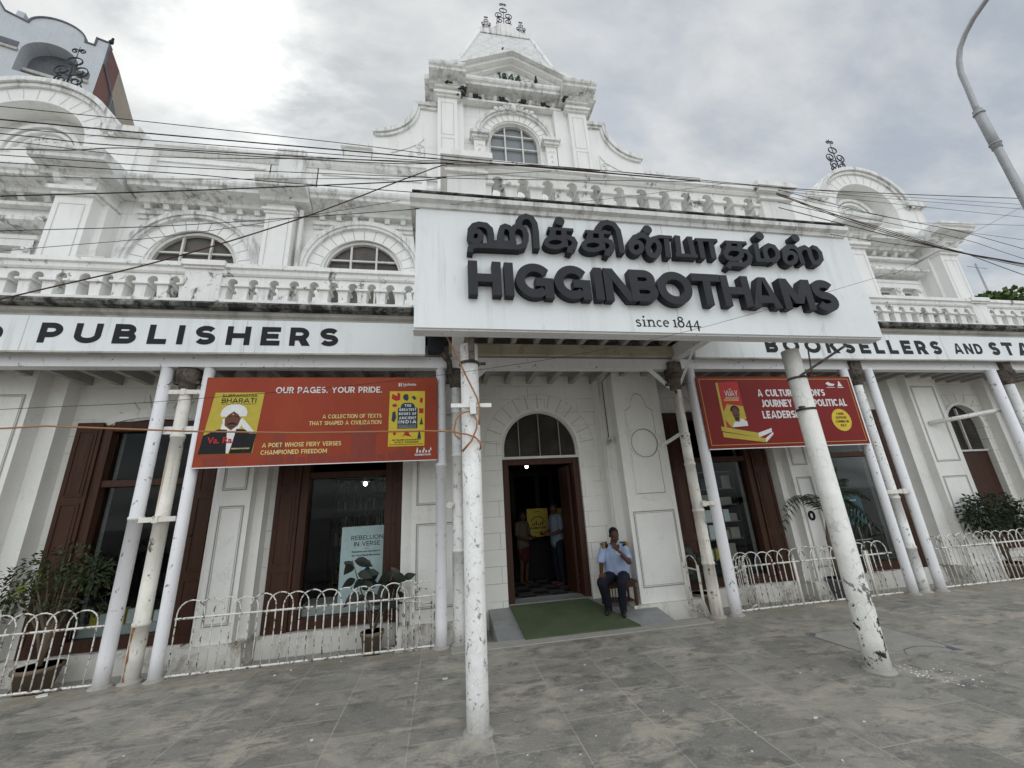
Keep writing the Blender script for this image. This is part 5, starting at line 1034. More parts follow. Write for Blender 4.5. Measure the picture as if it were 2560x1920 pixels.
# ================================================================ poles
def pole(name, x, y, r0, r1, z1, m, label, joints=(), cap=False, group=None, z0=0.0, base=None):
    t = root(name, (x, y, z0), label, 'pillar', group)
    pr = [(r0, z0), (r0 * .99, z0 + .3)]
    for z in joints: pr += [(r0 + (r1 - r0) * z / z1, z - .012), (r0 + (r1 - r0) * z / z1 + .008, z - .011), (r0 + (r1 - r0) * z / z1 + .008, z + .03), (r0 + (r1 - r0) * z / z1 - .002, z + .031)]
    pr += [(r1, z1)]
    MB().lathe(x, y, pr, 24).build('shaft', m, t)
    base = base or 'conc'
    if base: MB().lathe(x, y, [(r0 + .05, z0 - .02), (r0 + .03, z0 + .012), (r0, z0 + .03)], 20).build('footing', base, t)
    if cap:
        MB().lathe(x, y, [(r1, z1 - .10), (r1 + .025, z1 - .07), (r1 + .03, z1 - .02), (r1 + .065, z1 + .04), (r1 + .085, z1 + .12), (r1 + .085, z1 + .20)], 16).box(x - .12, x + .12, y - .10, y + .10, z1 + .201, z1 + .42).box(x - .17, x + .17, y - .05, y + .05, z1 - .005, z1 + .03).build('bracket_head', 'rust', t)
    return t
P1 = pole('support_pipe', -4.03, 6.30, .082, .078, 4.03, 'lilac', 'lilac-white steel pipe, leftmost of the trio beside the red banner', (1.9,))
P2 = pole('iron_column', -3.76, 6.36, .090, .080, 3.80, 'ironr', 'old cast iron column with a long rust streak at its foot, left veranda', (.62, 1.86, 3.0), True)
P3 = pole('support_pipe', -3.47, 6.30, .071, .071, 4.03, 'lilac', 'lilac-white steel pipe carrying the left edge of the red PAGES banner')
P4 = pole('support_pipe', -.03, 6.30, .08, .08, 4.03, 'lilac', 'lilac-white steel pipe at the right edge of the red PAGES banner', (2.45,))
P5 = pole('iron_column', .215, 6.38, .085, .075, 3.82, 'iron', 'slim old iron column half hidden behind the near flaking pillar', (1.2, 2.6, 3.3), True)
P6 = pole('porch_pillar', .285, 4.03, .098, .095, 3.5, 'iron', 'near flaking white pillar under the left end of the big sign, orange cable looped on it', (), base='conc')
P7 = pole('porch_pillar', 4.365, 4.03, .112, .098, 3.49, 'ironb', 'leaning-looking white pillar with black peeled patches near its foot, right front of porch', (), base='conc')
P8 = pole('iron_column', 4.15, 6.24, .092, .075, 3.72, 'ironr', 'grimy cast iron column right of the entrance with knee braces at its top', (.75, 1.55, 2.3, 2.8), True)
P9 = pole('support_pipe', 4.46, 6.22, .086, .086, 4.03, 'lilac', 'lilac-white steel pipe at the left edge of the crimson banner')
P10 = pole('support_pipe', 7.85, 6.22, .072, .072, 4.03, 'lilac', 'lilac-white steel pipe at the right edge of the crimson banner')
P11 = pole('iron_column', 8.13, 6.26, .080, .074, 3.80, 'iron', 'cast iron column with bubbled white paint between two pipes, right veranda', (.7, 1.55), True)
P12 = pole('support_pipe', 8.44, 6.22, .075, .075, 4.03, 'lilac', 'lilac-white steel pipe where the far right railing begins')
P13 = pole('support_pipe', 11.62, 6.22, .085, .085, 4.03, 'lilac', 'lilac-white steel pipe with a horizontal strut, far right edge')
P14 = pole('iron_column', 12.02, 6.24, .085, .08, 3.80, 'iron', 'old iron column at the far right edge beside the strutted pipe', (1.6,), True)
rs_m = MB(); nseg = 14
for i in range(nseg):
    pass
P_ = []
for i in range(nseg + 1):
    z = .03 + .62 * i / nseg; a0 = R(-118 + rnd.uniform(-5, 5)); a1 = R(-104 + rnd.uniform(-4, 9) + (8 if i > 11 else 0)); r_ = .0915 - .012 * z / 3.8 + .0015
    for a in (a0, (a0 + a1) / 2, a1): P_.append((-3.76 + r_ * math.cos(a), 6.36 + r_ * math.sin(a), z))
rs_m.add(P_, [(3 * i + j, 3 * i + j + 1, 3 * i + j + 4, 3 * i + j + 3) for i in range(nseg) for j in (0, 1)]); rs_m.build('rust_run', 'rustrun', P2)
def clamp(p, x0, x1, y, z, x):
    c = MB().box(x0, x1, y - .018, y + .018, z - .032, z + .032).box(x - .03, x + .03, y - .035, y + .03, z - .045, z + .045); c.build('clamp', 'ironr', p)
clamp(P2, -3.96, -3.53, 6.25, 1.88, -3.76); clamp(P2, -3.96, -3.53, 6.30, 3.66, -3.76)
clamp(P5, -.0, .16, 6.29, 1.86, .10)
clamp(P8, 4.16, 4.42, 6.15, 1.66, 4.2); clamp(P11, 7.9, 8.4, 6.17, 1.66, 8.25)
c = MB().box(.08, .49, 3.90, 3.93, 2.775, 2.815).box(.27, .33, 3.875, 3.93, 2.70, 2.86); c.build('clamp', 'iron', P6)
c = MB(); c.lathe(.285, 4.03, [(.097, 3.27), (.112, 3.275), (.112, 3.30), (.097, 3.305)]); c.box(.27, .33, 3.84, 3.93, 3.28, 3.52).box(.40, .46, 4.0, 4.03, 3.275, 3.30); c.build('bracket', 'rust', P6)
c = MB()
for z in (3.10, 2.70): c.lathe(4.365, 4.03, [(.092, z), (.108, z + .005), (.108, z + .03), (.092, z + .035)])
c.tube([(4.30, 3.92, 3.12), (4.72, 3.62, 3.40)], .014, 4, False); c.tube([(4.45, 3.9, 3.14), (4.45, 3.85, 3.48)], .012, 4, False); c.box(4.20, 4.26, 3.93, 3.97, 2.72, 2.745).box(4.46, 4.53, 3.93, 3.97, 3.12, 3.14); c.build('bracket', 'rust', P7)
MB().tube([(11.6, 6.3, 3.17), (10.6, 6.95, 3.03)], .045, 8).build('strut', 'iron', P13)
MB().tube([(4.15, 6.3, 2.86), (4.05, 6.84, 2.72)], .035, 6, False).build('strut', 'iron', P8)
MB().box(-3.97, -3.46, 6.36, 6.42, 3.05, 3.16).build('cross_tube', 'lilac', P3)

# ================================================================ hooped railings
def fence(a, b, label, z0=.0, h=.85, posts=()):
    A, Bb = Vector(a), Vector(b); L = (Bb - A).length; u = (Bb - A) / L
    t = root('hooped_railing', (A.x, A.y, z0), label, 'railing')
    mb = MB()
    for z, w in ((.02, .016), (.645, .013)):
        mb.tube([tuple((A + u * s)) + (z0 + z + rnd.uniform(-.004, .004),) for s in (0, L * .33, L * .66, L)], w, 4, False)
    mb.build('rail', 'fence', t)
    n = max(1, int((L - .315) / .21) + 1); p = .21
    for i in range(n):
        s0 = i * p + .02; s1 = s0 + .315
        if s1 > L: s1 = L - .01
        m = (s0 + s1) / 2; r = (s1 - s0) / 2; j = rnd.uniform(-.013, .013); hq = rnd.uniform(-.016, .012)
        pts = [(s0, .02), (s0 + j * .5, .40), (s0 + j, .70)] + [(m - r * math.cos(R(x)) + j, .70 + (.155 + hq) * math.sin(R(x))) for x in range(20, 161, 20)] + [(s1 + j, .70), (s1 + j, .40), (s1, .02)]
        MB().tube([tuple(A + u * s) + (z0 + z,) for s, z in pts], .0085, 6).build('hoop', 'fence', t)
    for s in posts: MB().tube([tuple(A + u * s) + (z0,), tuple(A + u * s) + (z0 + .72,)], .022, 8).build('post', 'ironr', t)
    return t
fence((-9.2, 6.34), (-4.12, 6.34), 'white hooped railing in front of the left shrub, running out of the left edge')
fence((-3.38, 6.34), (-.12, 6.34), 'rust-speckled white hooped railing below the red PAGES banner')
fence((-.16, 6.44), (-1.0, 7.08), 'short white hooped return railing slanting back to the wall behind the rubber plant', z0=-.12)
fence((.02, 6.46), (.02, 7.0), 'tiny hooped return railing just left of the entrance ramp', z0=-.12)
fence((4.60, 6.30), (7.75, 6.30), 'white hooped railing below the crimson banner, behind the peeling porch pillar', posts=(1.15, 2.6))
fence((4.03, 6.34), (4.03, 6.80), 'tiny hooped return railing right of the white entrance pier', posts=(.02, .44))
fence((4.66, 6.40), (5.45, 7.0), 'short white hooped return railing slanting back to the wall behind the crimson banner', z0=-.12)
fence((8.55, 6.30), (11.52, 6.30), 'white hooped railing in front of the leafy right hand bush', posts=(1.5,))
fence((12.1, 6.30), (16.0, 6.30), 'white hooped railing beyond the last iron column, far right', )

# ================================================================ cables
grpL = 'black cables over the left facade'; grpR = 'black cables right of the sign'
for i, (c, r, pts) in enumerate(WIRES):
    r *= .5; sm = []
    P = [Vector(p) for p in pts]
    for a in range(len(P) - 1):
        p0 = P[max(a - 1, 0)]; p1 = P[a]; p2 = P[a + 1]; p3 = P[min(a + 2, len(P) - 1)]
        for k in range(6):
            t = k / 6; sm.append(.5 * ((2 * p1) + (p2 - p0) * t + (2 * p0 - 5 * p1 + 4 * p2 - p3) * t * t + (3 * p1 - p0 - 3 * p2 + p3) * t ** 3))
    sm.append(P[-1]); o = MB().tube(sm, r, 6).build('overhead_cable', 'wireb' if c == 'black' else 'wirer', None)
    if c == 'black':
        if i in (1, 9): tag(o, ('thick black cable, second from the top across the left facade' if i == 1 else 'thick black cable rising gently right below the left frieze brackets'), 'cable')
        elif i == 13: tag(o, 'hair-thin wire slanting up across the since 1844 lettering of the big sign', 'cable')
        elif i == 14: tag(o, 'short thin wire crossing the ledge on top of the big sign', 'cable')
        elif i == 15: tag(o, 'black cable sagging along the rail of the porch balustrade', 'cable')
        elif i == 17: tag(o, 'thick black cable, topmost of those leaving the right porch pier', 'cable')
        elif i == 24: tag(o, 'thick black cable, lowest of those leaving the right porch pier', 'cable')
        elif i < 13: tag(o, 'thin black overhead cable crossing in front of the left facade', 'cable', grpL)
        else: tag(o, 'thin black overhead cable fanning out right of the porch roof', 'cable', grpR)
    else: tag(o, {5: 'brown cable with a kink crossing the left pavilion cornice', 12: 'thick brown cable slanting up across the left balustrade to the porch pier', 16: 'brown cable lying along the porch balustrade rail', 21: 'thick brown cable sagging steeply from the right porch pier', 22: 'second, thinner brown cable sagging from the right porch pier'}[i], 'cable')
oc = MB(); oc.tube([(-7.2, 4.7, 2.80)] + ORANGE + O2 + [(.37, 3.98, 2.36)], .0085, 8); oc.tube(LOOP, .0085, 8); oc.tube(O3 + [(.36, 3.93, 2.6)], .0085, 8); oc.tube([(.28, 3.88, 2.43), (.19, 3.91, 2.33)], .0085, 8)
tag(oc.build('orange_cable', 'wireo'), 'orange cable crossing the red banner and looped round the near pillar', 'cable')
eb = root('meter_box', (-.08, 6.15, 4.0), 'dark electrical boxes and pipe ends tucked behind the left end of the big sign', 'electrical box')
MB().box(-.24, .02, 6.0, 6.16, 4.23, 4.62).build('box', 'ink', eb); MB().tube([(-.02, 6.05, 4.23), (.10, 6.1, 4.1), (.12, 6.16, 3.9)], .05, 8).build('pipe', 'rust', eb)

# ================================================================ street lamp
sl_ = root('street_lamp', (6.0, 2.42, 0), 'grey galvanised street lamp with a curved arm at the upper right edge', 'street lamp')
MB().tube([(6, 2.42, 0), (6, 2.42, 2.0), (6, 2.42, 5.3), (6, 2.42, 5.6)], [.055, .045, .034, .033], 18).build('post', 'sil', sl_)
MB().tube(LAMP[2:] + [(6.0, 1.7, 7.02), (6.0, 1.2, 7.16), (6.0, .7, 7.22)], [.026] * (len(LAMP) - 2) + [.024, .022, .022], 16).build('arm', 'sil', sl_)
MB().lathe(6, 2.42, [(.033, 5.24), (.042, 5.245), (.042, 5.80), (.028, 5.81)]).lathe(6, 2.42, [(.042, 5.30), (.05, 5.302), (.05, 5.315), (.042, 5.317)]).lathe(6, 2.42, [(.042, 5.74), (.05, 5.742), (.05, 5.755), (.042, 5.757)]).build('collar', 'sil', sl_)
MB().ball((6.0, .42, 7.22), .14, .34, .07).build('lamp_head', 'sil', sl_)

# ================================================================ plants
def leaf_cloud(mb, blobs, n, size, rs, droop=.3, asp=.45):
    for _ in range(n):
        c, r = rs.choices([b[:2] for b in blobs], [b[2] for b in blobs])[0]
        v = Vector((rs.gauss(0, 1), rs.gauss(0, 1), rs.gauss(0, 1))); v.normalize(); k = rs.random() ** .45
        p = Vector(c) + Vector((v.x * r[0], v.y * r[1], v.z * r[2])) * k
        d = (v + Vector((rs.uniform(-.7, .7), rs.uniform(-.7, .7), rs.uniform(-.9, .3) - droop))).normalized(); s = d.orthogonal().normalized(); s = (Matrix.Rotation(rs.uniform(0, 6.3), 3, d) @ s); L = size * rs.uniform(.6, 1.25); nrm = d.cross(s)
        mb.add([p, p + d * L * .5 + s * L * asp * .5 + nrm * L * .06, p + d * L, p + d * L * .5 - s * L * asp * .5 + nrm * L * .06, p + d * L * .5 - nrm * L * .04], [(0, 1, 4), (1, 2, 4), (0, 4, 3), (4, 2, 3)], True)
def pot(x, y, r, h, z0, parent, m='clay'):
    MB().lathe(x, y, [(r * .7, z0), (r * .95, z0 + h * .85), (r * 1.05, z0 + h * .86), (r * 1.05, z0 + h), (r * .9, z0 + h), (r * .88, z0 + h * .9), (.01, z0 + h * .9)], 20).build('pot', m, parent)
rs = random.Random(3)
t = root('potted_shrub', (-5.1, 6.82, -.13), 'spreading weeping fig in a pot behind the left railing', 'shrub')
pot(-5.1, 6.82, .23, .30, -.13, t)
sk = MB(); tips = []
for i in range(11):
    a = rs.uniform(0, 6.28); rr = rs.uniform(.15, .55); tp = (-5.12 + rr * 1.15 * math.cos(a), 6.80 + rr * .5 * math.sin(a), rs.uniform(.95, 1.5)); tips.append(tp)
    sk.tube([(-5.1 + rs.uniform(-.03, .03), 6.82, .12), (-5.1 + .25 * (tp[0] + 5.1), 6.82, .55), tp], [.022, .015, .006], 5)
sk.build('stem', 'stem', t)
f = MB(); leaf_cloud(f, [((-5.15, 6.8, 1.32), (.50, .30, .28), 1.2), ((-5.62, 6.78, 1.10), (.26, .22, .26), .6), ((-4.72, 6.78, 1.22), (.34, .25, .22), .9), ((-5.2, 6.75, .95), (.45, .25, .22), .6), ((-4.75, 6.75, .85), (.3, .2, .25), .25), ((-5.75, 6.7, .8), (.2, .2, .25), .2)], 1600, .07, rs); f.build('foliage', 'leaf', t)
f = MB(); leaf_cloud(f, [((-5.25, 6.6, 1.15), (.14, .06, .10), 1)], 22, .085, rs); f.build('young_foliage', 'leafl', t)
t = root('potted_shrub', (11.3, 6.85, -.13), 'round dark green bush behind the right railing', 'shrub')
pot(11.2, 6.85, .25, .3, -.13, t)
sk = MB()
for i in range(7): a = rs.uniform(0, 6.28); sk.tube([(11.2, 6.85, .12), (11.2 + .5 * math.cos(a), 6.8 + .15 * math.sin(a), rs.uniform(.8, 1.2))], [.02, .006], 5)
sk.build('stem', 'stem', t)
f = MB(); leaf_cloud(f, [((11.15, 6.75, 1.12), (.62, .28, .42), 1.5), ((10.65, 6.72, 1.1), (.38, .25, .42), 1), ((11.7, 6.75, .95), (.5, .28, .4), 1)], 2200, .085, rs); f.build('foliage', 'leafd', t)
def rubber(x, y, z0, stems, n, label, ph=.30, pr=.16):
    t = root('rubber_plant', (x, y, z0), label, 'plant'); pot(x, y, pr, ph, z0, t)
    sk = MB(); lf = MB()
    for (tx, ty, tz, k) in stems:
        b = Vector((x, y, z0 + ph * .9)); T = Vector((tx, ty, tz)); sk.tube([b, (b + T) / 2 + Vector((0, 0, .02)), T], [.012, .01, .007], 5)
        for i in range(k):
            q = b.lerp(T, .45 + .55 * (i + 1) / k); a = i * 2.4 + rs.random(); d = Vector((math.cos(a), math.sin(a) * .5 - .25, rs.uniform(-.75, .75))).normalized(); L = rs.uniform(.19, .27); sd_ = d.cross(Vector((rs.uniform(-.4, .4), -1, .5))).normalized(); up = sd_.cross(d)
            vs = []; 
            for u in range(7):
                f_ = u / 6; wdt = .27 * L * math.sin(math.pi * min(1, f_ ** .8 * .97 + .02)); c = q + d * (.03 + L * f_) + Vector((0, 0, -.10 * L * f_ * f_ * 2)); vs += [c - sd_ * wdt + up * wdt * .25, c, c + sd_ * wdt + up * wdt * .25]
            lf.add(vs, [(3 * u + a_, 3 * u + 1 + a_, 3 * u + 4 + a_, 3 * u + 3 + a_) for u in range(6) for a_ in (0, 1)], True)
    sk.build('stem', 'stem', t); lf.build('foliage', 'leafr', t)
rubber(-1.02, 6.80, -.13, [(-1.33, 6.68, 1.15, 9), (-1.15, 6.7, .95, 6), (-.72, 6.72, 1.0, 8), (-.62, 6.75, .8, 6)], 1, 'dark rubber plant in a pot before the REBELLION IN VERSE board')
rubber(4.42, 7.0, -.13, [(4.36, 6.9, .8, 7), (4.5, 6.95, .62, 6)], 1, 'small dark rubber plant beside the grimy column right of the entrance')
t = root('potted_palm', (7.05, 6.80, -.13), 'drooping potted palm half hidden by the peeling porch pillar', 'palm')
pot(7.05, 6.80, .19, .36, -.13, t, 'slate')
MB().tube([(7.05, 6.8, .2), (7.08, 6.8, .9), (7.15, 6.78, 1.30)], [.05, .045, .03], 8).build('stem', 'stem', t)
fr = MB()
for i, (ex, ez, ey, mid) in enumerate(((5.80, 1.05, 6.46, 2.12), (5.95, 1.48, 6.46, 1.98), (6.55, 1.70, 6.5, 1.75),  (7.9, .75, 6.6, 1.75), (8.1, 1.0, 6.7, 1.80), (7.7, 1.3, 6.5, 1.85), (7.5, 2.15, 6.7, 1.95), (7.75, 1.95, 6.75, 1.95), (7.2, 2.2, 6.75, 1.9), (8.25, .55, 6.75, 1.6), (8.0, 1.55, 6.6, 2.0))):
    b = Vector((7.15, 6.78, 1.28)); E = Vector((ex, ey, ez)); m_ = (b + E) / 2; m_.z = max(mid, (b.z + E.z) / 2); pts = [(b * (1 - t_) ** 2 + m_ * 2 * t_ * (1 - t_) + E * t_ * t_) for t_ in [k / 16 for k in range(17)]]
    fr.tube(pts, [.010 * (1 - k / 20) for k in range(17)], 4)
    for k in range(3, 17):
        T = (pts[k] - pts[k - 1]).normalized(); sd_ = T.cross(Vector((0, 0, 1))).normalized(); L = .19 * math.sin(math.pi * (k / 17) ** .8) + .04
        for s_ in (-1, 1):
            for hf in (0, .5):
                p0 = pts[k] - T * .04 * hf; d_ = (sd_ * s_ + T * .75 + Vector((0, 0, rs.uniform(-.55, -.15)))).normalized(); e_ = p0 + d_ * L + Vector((0, 0, -.25 * L)); md = p0 + d_ * L * .5
                wv = T * .011; fr.add([p0 - wv * .5, md - wv, e_, md + wv, p0 + wv * .5], [(0, 1, 3, 4), (1, 2, 3)], True)
fr.build('frond', 'leafd', t)
# tree beyond the right end of the veranda
t = root('tree', (26.5, 13.5, 0), 'leafy tree crown showing over the balustrade at the far right', 'tree')
MB().tube([(26.5, 13.5, 0), (26.6, 13.4, 4), (26.4, 13.5, 7.6)], [.35, .28, .16], 10).tube([(26.55, 13.4, 5), (25.6, 13, 8.2)], [.15, .05], 7).tube([(26.5, 13.4, 5.6), (27.8, 13.8, 8.8)], [.15, .05], 7).build('trunk', 'stem', t)
f = MB(); leaf_cloud(f, [((26.3, 13.2, 8.6), (1.9, 1.5, 1.3), 2), ((25.1, 12.8, 8.4), (.9, .9, .8), .8), ((27.6, 13.5, 9.6), (1.5, 1.3, 1.2), 1.4), ((26.4, 13, 7.4), (1.6, 1.4, .8), 1), ((28.6, 13.6, 8.6), (1.3, 1.3, 1.4), 1), ((25.6, 12.6, 9.2), (1.0, .9, .7), .8)], 6500, .30, rs, asp=.75); f.build('crown', 'treeleaf', t)
t = root('roof_antenna', (29.6, 14.6, 0), 'thin rooftop antenna mast behind the tree at the far right', 'antenna')
MB().tube([(29.6, 14.6, 0), (29.6, 14.6, 13.4)], .045, 6).build('mast', 'sil', t)
MB().tube([(28.9, 14.6, 13.2), (30.3, 14.6, 13.1)], .02, 4).tube([(29.1, 14.6, 11.2), (30.2, 14.6, 11.1)], .02, 4).tube([(29.2, 14.6, 11.6), (30.1, 14.6, 11.5)], .02, 4).build('boom', 'sil', t)

# ================================================================ small things on the building
mb = MB(); ribbon(mb, arc(7.0, 1.30, .055, .07, 0, 360, 22)[:-1], .04, XZ, 6.952, 6.969, True); tag(mb.build('hose_ring', 'ink'), 'small black ring fixed to the white pier behind the palm fronds', 'ring')
t = root('security_camera', (3.12, 6.98, 2.86), 'small bullet security camera on the wall right of the entrance', 'camera')
MB().tube([(3.10, 6.98, 2.86), (3.0, 6.86, 2.80)], .032, 10).build('housing', 'sil', t); MB().box(3.09, 3.13, 6.97, 7.1, 2.84, 2.93).build('bracket', 'frame', t); MB().tube([(3.11, 7.06, 2.93), (3.11, 7.06, 4.05), (3.2, 6.8, 4.15)], .008, 5).build('lead', 'ink', t)
t = root('wall_box', (-5.9, 6.9, 5.85), 'cream metal box on the left balcony behind the balustrade', 'box')
MB().box(-6.35, -5.66, 6.62, 6.95, 5.55, 6.04).build('casing', 'cream', t); MB().box(-6.38, -5.64, 6.60, 6.97, 6.041, 6.07).build('lid', 'frame', t); MB().yz([(6.60, 6.02), (6.30, 5.90), (6.30, 5.88), (6.60, 5.99)], -5.63, -5.25).build('flap', 'frame', t)
tag(MB().box(1.15, 2.74, 6.20, 7.34, 0, 0).build('x', 'carpet'), 'x', 'x') if False else None
c = MB(); c.hexa([(1.12, 6.16, .013), (2.84, 6.16, .013), (2.46, 7.33, .180), (1.10, 7.33, .180)], [(1.12, 6.16, .034), (2.84, 6.16, .034), (2.46, 7.33, .198), (1.10, 7.33, .198)])
tag(c.build('door_mat', 'carpet'), 'green artificial turf mat on the grey entrance ramp', 'mat')
# stool
zf = lambda y: .006 + (y - 6.2) / 1.5 * .214
t = root('stool', (2.94, 6.95, .11), 'dark wooden stool the guard sits on, beside the entrance pier', 'stool')
MB().box(2.62, 3.16, 6.78, 7.14, .475, .505).box(2.65, 3.13, 6.80, 6.82, .41, .4745).box(2.65, 3.13, 7.10, 7.12, .41, .4745).build('seat', 'wood', t)
for x in (2.66, 3.12):
    for y in (6.81, 7.11): MB().box(x - .02, x + .02, y - .02, y + .02, zf(y), .409).build('leg', 'wood', t)
MB().box(2.68, 3.10, 6.82, 7.10, .20, .215).build('shelf', 'wood', t)
for i in range(6): MB().tube([(2.72 + i * .055, 6.81, .216), (2.72 + i * .055, 6.81, .41)], .008, 6).build('spindle', 'wood', t)

# show window contents
t = root('display_board', (-1.35, 7.6, .42), 'pale printed board REBELLION IN VERSE in the show window left of the entrance', 'poster')
MB().box(-1.71, -.98, 7.60, 7.615, .43, 1.60).build('board', 'sky', t)
mb = MB(); text(mb, 'REBELLION', -1.55, 1.38, .070, .13, XZ, 7.596, 7.6, width=.52, gap=.2); text(mb, 'IN VERSE', -1.50, 1.28, .070, .13, XZ, 7.596, 7.6, width=.42, gap=.2); quad(mb, -1.33, -1.25, 1.235, 1.24, 7.596); mb.build('title', 'ink', t)
mb = MB(); btext(mb, 'Resistance and Devotion in', -1.53, 1.18, .46, XZ, 7.596, .02); btext(mb, 'the Tamil Bhakti Movement', -1.53, 1.12, .46, XZ, 7.596, .02); poly(mb, [(-1.33, .66), (-1.20, .66), (-1.19, .88), (-1.26, .96), (-1.33, .9)], 7.597); mb.build('subtitle', 'navyp', t)
mb = MB(); poly(mb, arc(-1.26, 1.0, .05, .055, 0, 350, 14), 7.596); poly(mb, [(-1.22, .64), (-1.16, .64), (-1.15, .84), (-1.2, .86)], 7.595); mb.build('figure_print', 'cream', t)
for bx0, bx1, by, nm in ((-2.75, -.45, 11.2, 'tall bookcase deep in the shop behind the REBELLION IN VERSE board'), (-6.1, -3.4, 11.2, 'tall bookcase deep in the shop behind the far left show window'), (7.3, 10.2, 11.2, 'tall bookcase deep in the shop behind the far right show window')):
    t = root('bookcase', ((bx0 + bx1) / 2, by, .18), nm, 'bookcase'); mb = MB()
    for z in (.2, .62, 1.04, 1.46, 1.88, 2.30, 2.7): mb.box(bx0, bx1, by, by + .3, z, z + .03)
    for x in (bx0, (bx0 + bx1) / 2, bx1): mb.box(x - .02, x + .02, by - .002, by + .302, .18, 2.74)
    mb.box(bx0, bx1, by + .301, by + .33, .18, 2.74); mb.build('case', 'wood', t)
    for cname in ('paperw', 'yel', 'redp', 'teal', 'cream', 'sky'):
        mb = MB()
        for z in (.232, .652, 1.072, 1.492, 1.912, 2.332):
            x = bx0 + .05 + rs.random() * .3
            while x < bx1 - .1: wd = rs.uniform(.03, .07); mb.box(x, x + wd, by + .02, by + .2, z, z + rs.uniform(.2, .33)); x += wd + rs.uniform(.12, .5)
        o = mb.build('books', cname, t); o['kind'] = 'stuff'
t = root('book_shelf', (5.5, 7.95, .18), 'glass shelves of boxed books and prints in the show window right of the entrance', 'shelf')
for k, z in enumerate((.55, .92, 1.25, 1.58, 1.90, 2.25)):
    MB().box(4.95, 6.05, 7.72, 7.98, z - .012, z).build('shelf_board', 'wglass_old', t)
for x in (4.94, 6.06): MB().box(x - .015, x + .015, 7.7, 8.0, .2, 2.6).build('upright', 'dark', t)
for k, z in enumerate((.55, .92, 1.25, 1.58, 1.90)):
    x = 5.0
    while x < 5.9:
        wd = rs.uniform(.12, .32); hh = rs.uniform(.14, .28); b = MB().box(x, x + wd, 7.76 + rs.uniform(0, .05), 7.9, z + .001, z + hh)
        tag(b.build('boxed_book', rs.choice(['paperw', 'paperw', 'sky', 'yeld', 'navyp', 'paperw', 'cream'])), 'boxed book or print on the glass shelves of the right show window', 'book', 'boxed books in the right show window'); x += wd + rs.uniform(.02, .06)
for k in range(9):
    x = -5.2 + k * .12; b = MB().box(x, x + .09, 7.62, 7.72, .421, .421 + rs.uniform(.12, .24))
    tag(b.build('display_book', rs.choice(['redp', 'yel', 'teal', 'paperw', 'sky'])), 'small book standing in the far left show window', 'book', 'books in the far left show window')
t = root('window_poster', (8.75, 7.6, 1.0), 'teal poster with white lines in the far right show window', 'poster')
MB().box(8.42, 8.98, 7.6, 7.612, 1.02, 1.62).build('sheet', 'teal', t)
mb = MB()
for i in range(4): quad(mb, 8.5, 8.85 - .05 * i, 1.5 - i * .1, 1.515 - i * .1, 7.597)
mb.build('print', 'sky', t)
MB().box(8.40, 8.42, 7.6, 7.62, .43, 1.02).box(8.72, 8.735, 7.6, 7.62, .43, 1.02).box(9.0, 9.015, 7.6, 7.62, .43, 1.02).box(8.42, 9.0, 7.6, 7.618, .70, .715).build('easel', 'frame', t)
def lamp(x, y, z, label):
    t = root('pendant_lamp', (x, y, z), label, 'lamp'); MB().tube([(x, y, z + .08), (x, y, 4.3)], .006, 5).build('flex', 'ink', t); MB().ball((x, y, z), .04, .04, .045).build('bulb', 'lampw', t); MB().lathe(x, y, [(.03, z + .09), (.10, z + .045), (.102, z + .04)]).build('shade', 'paperw', t)
lamp(1.80, 8.6, 2.60, 'lit white pendant lamp inside the open entrance'); lamp(-1.55, 8.6, 2.38, 'lit bulb seen through the show window left of the entrance')
t = root('door_poster', (2.17, 9.5, 1.1), 'yellow poster on the inner glass screen of the entrance hall', 'poster')
MB().box(1.92, 2.42, 9.50, 9.51, 1.08, 1.70).build('sheet', 'yeld', t)
mb = MB(); text(mb, 'HIGGINBOTHAMS', 1.98, 1.25, .045, .24, XZ, 9.496, 9.5, width=.38, gap=.1); quad(mb, 2.05, 2.28, 1.17, 1.18, 9.496); quad(mb, 2.1, 2.24, 1.62, 1.635, 9.496)
for i in range(6): quad(mb, 2.02 + i * .05, 2.05 + i * .05, 1.33, 1.36 + .03 * (i % 3), 9.496)
ribbon(mb, arc(2.17, 1.36, .17, .16, 20, 160, 12), .02, XZ, 9.496, 9.5); mb.build('print', 'brn', t)
t = root('door_poster', (2.62, 9.5, 1.15), 'second yellow poster partly behind the standing customer', 'poster'); MB().box(2.5, 2.80, 9.50, 9.51, 1.14, 1.68).build('sheet', 'yeld', t); MB().box(2.56, 2.72, 9.495, 9.5, 1.5, 1.52).build('print', 'brn', t)

# ================================================================ ground details
ic = root('inspection_cover', (5.15, 4.65, 0), 'concrete inspection cover with cracked corners set in the paving at the right', 'cover')
pts = [(4.63, 5.14), (4.66, 4.31), (5.65, 4.15), (5.73, 5.06)]
MB().xy(pts, -.02, .004).build('slab', 'conc', ic)
mb = MB(); ribbon(mb, pts, .018, lambda u, v, d: (u, v, d), .007, .0, True); mb.build('gap', 'stone', ic)
mb = MB(); ribbon(mb, [(5.0, 4.24), (5.12, 4.36), (5.35, 4.40), (5.52, 4.33), (5.6, 4.2)], .008, lambda u, v, d: (u, v, d), .0075, .003); mb.prism([(5.55, 4.18), (5.66, 4.155), (5.62, 4.30)], .0085, .003, lambda u, v, d: (u, v, d)); mb.prism([(4.63, 5.13), (4.74, 5.12), (4.66, 5.04)], .0085, .003, lambda u, v, d: (u, v, d)); mb.build('crack', 'slate', ic)
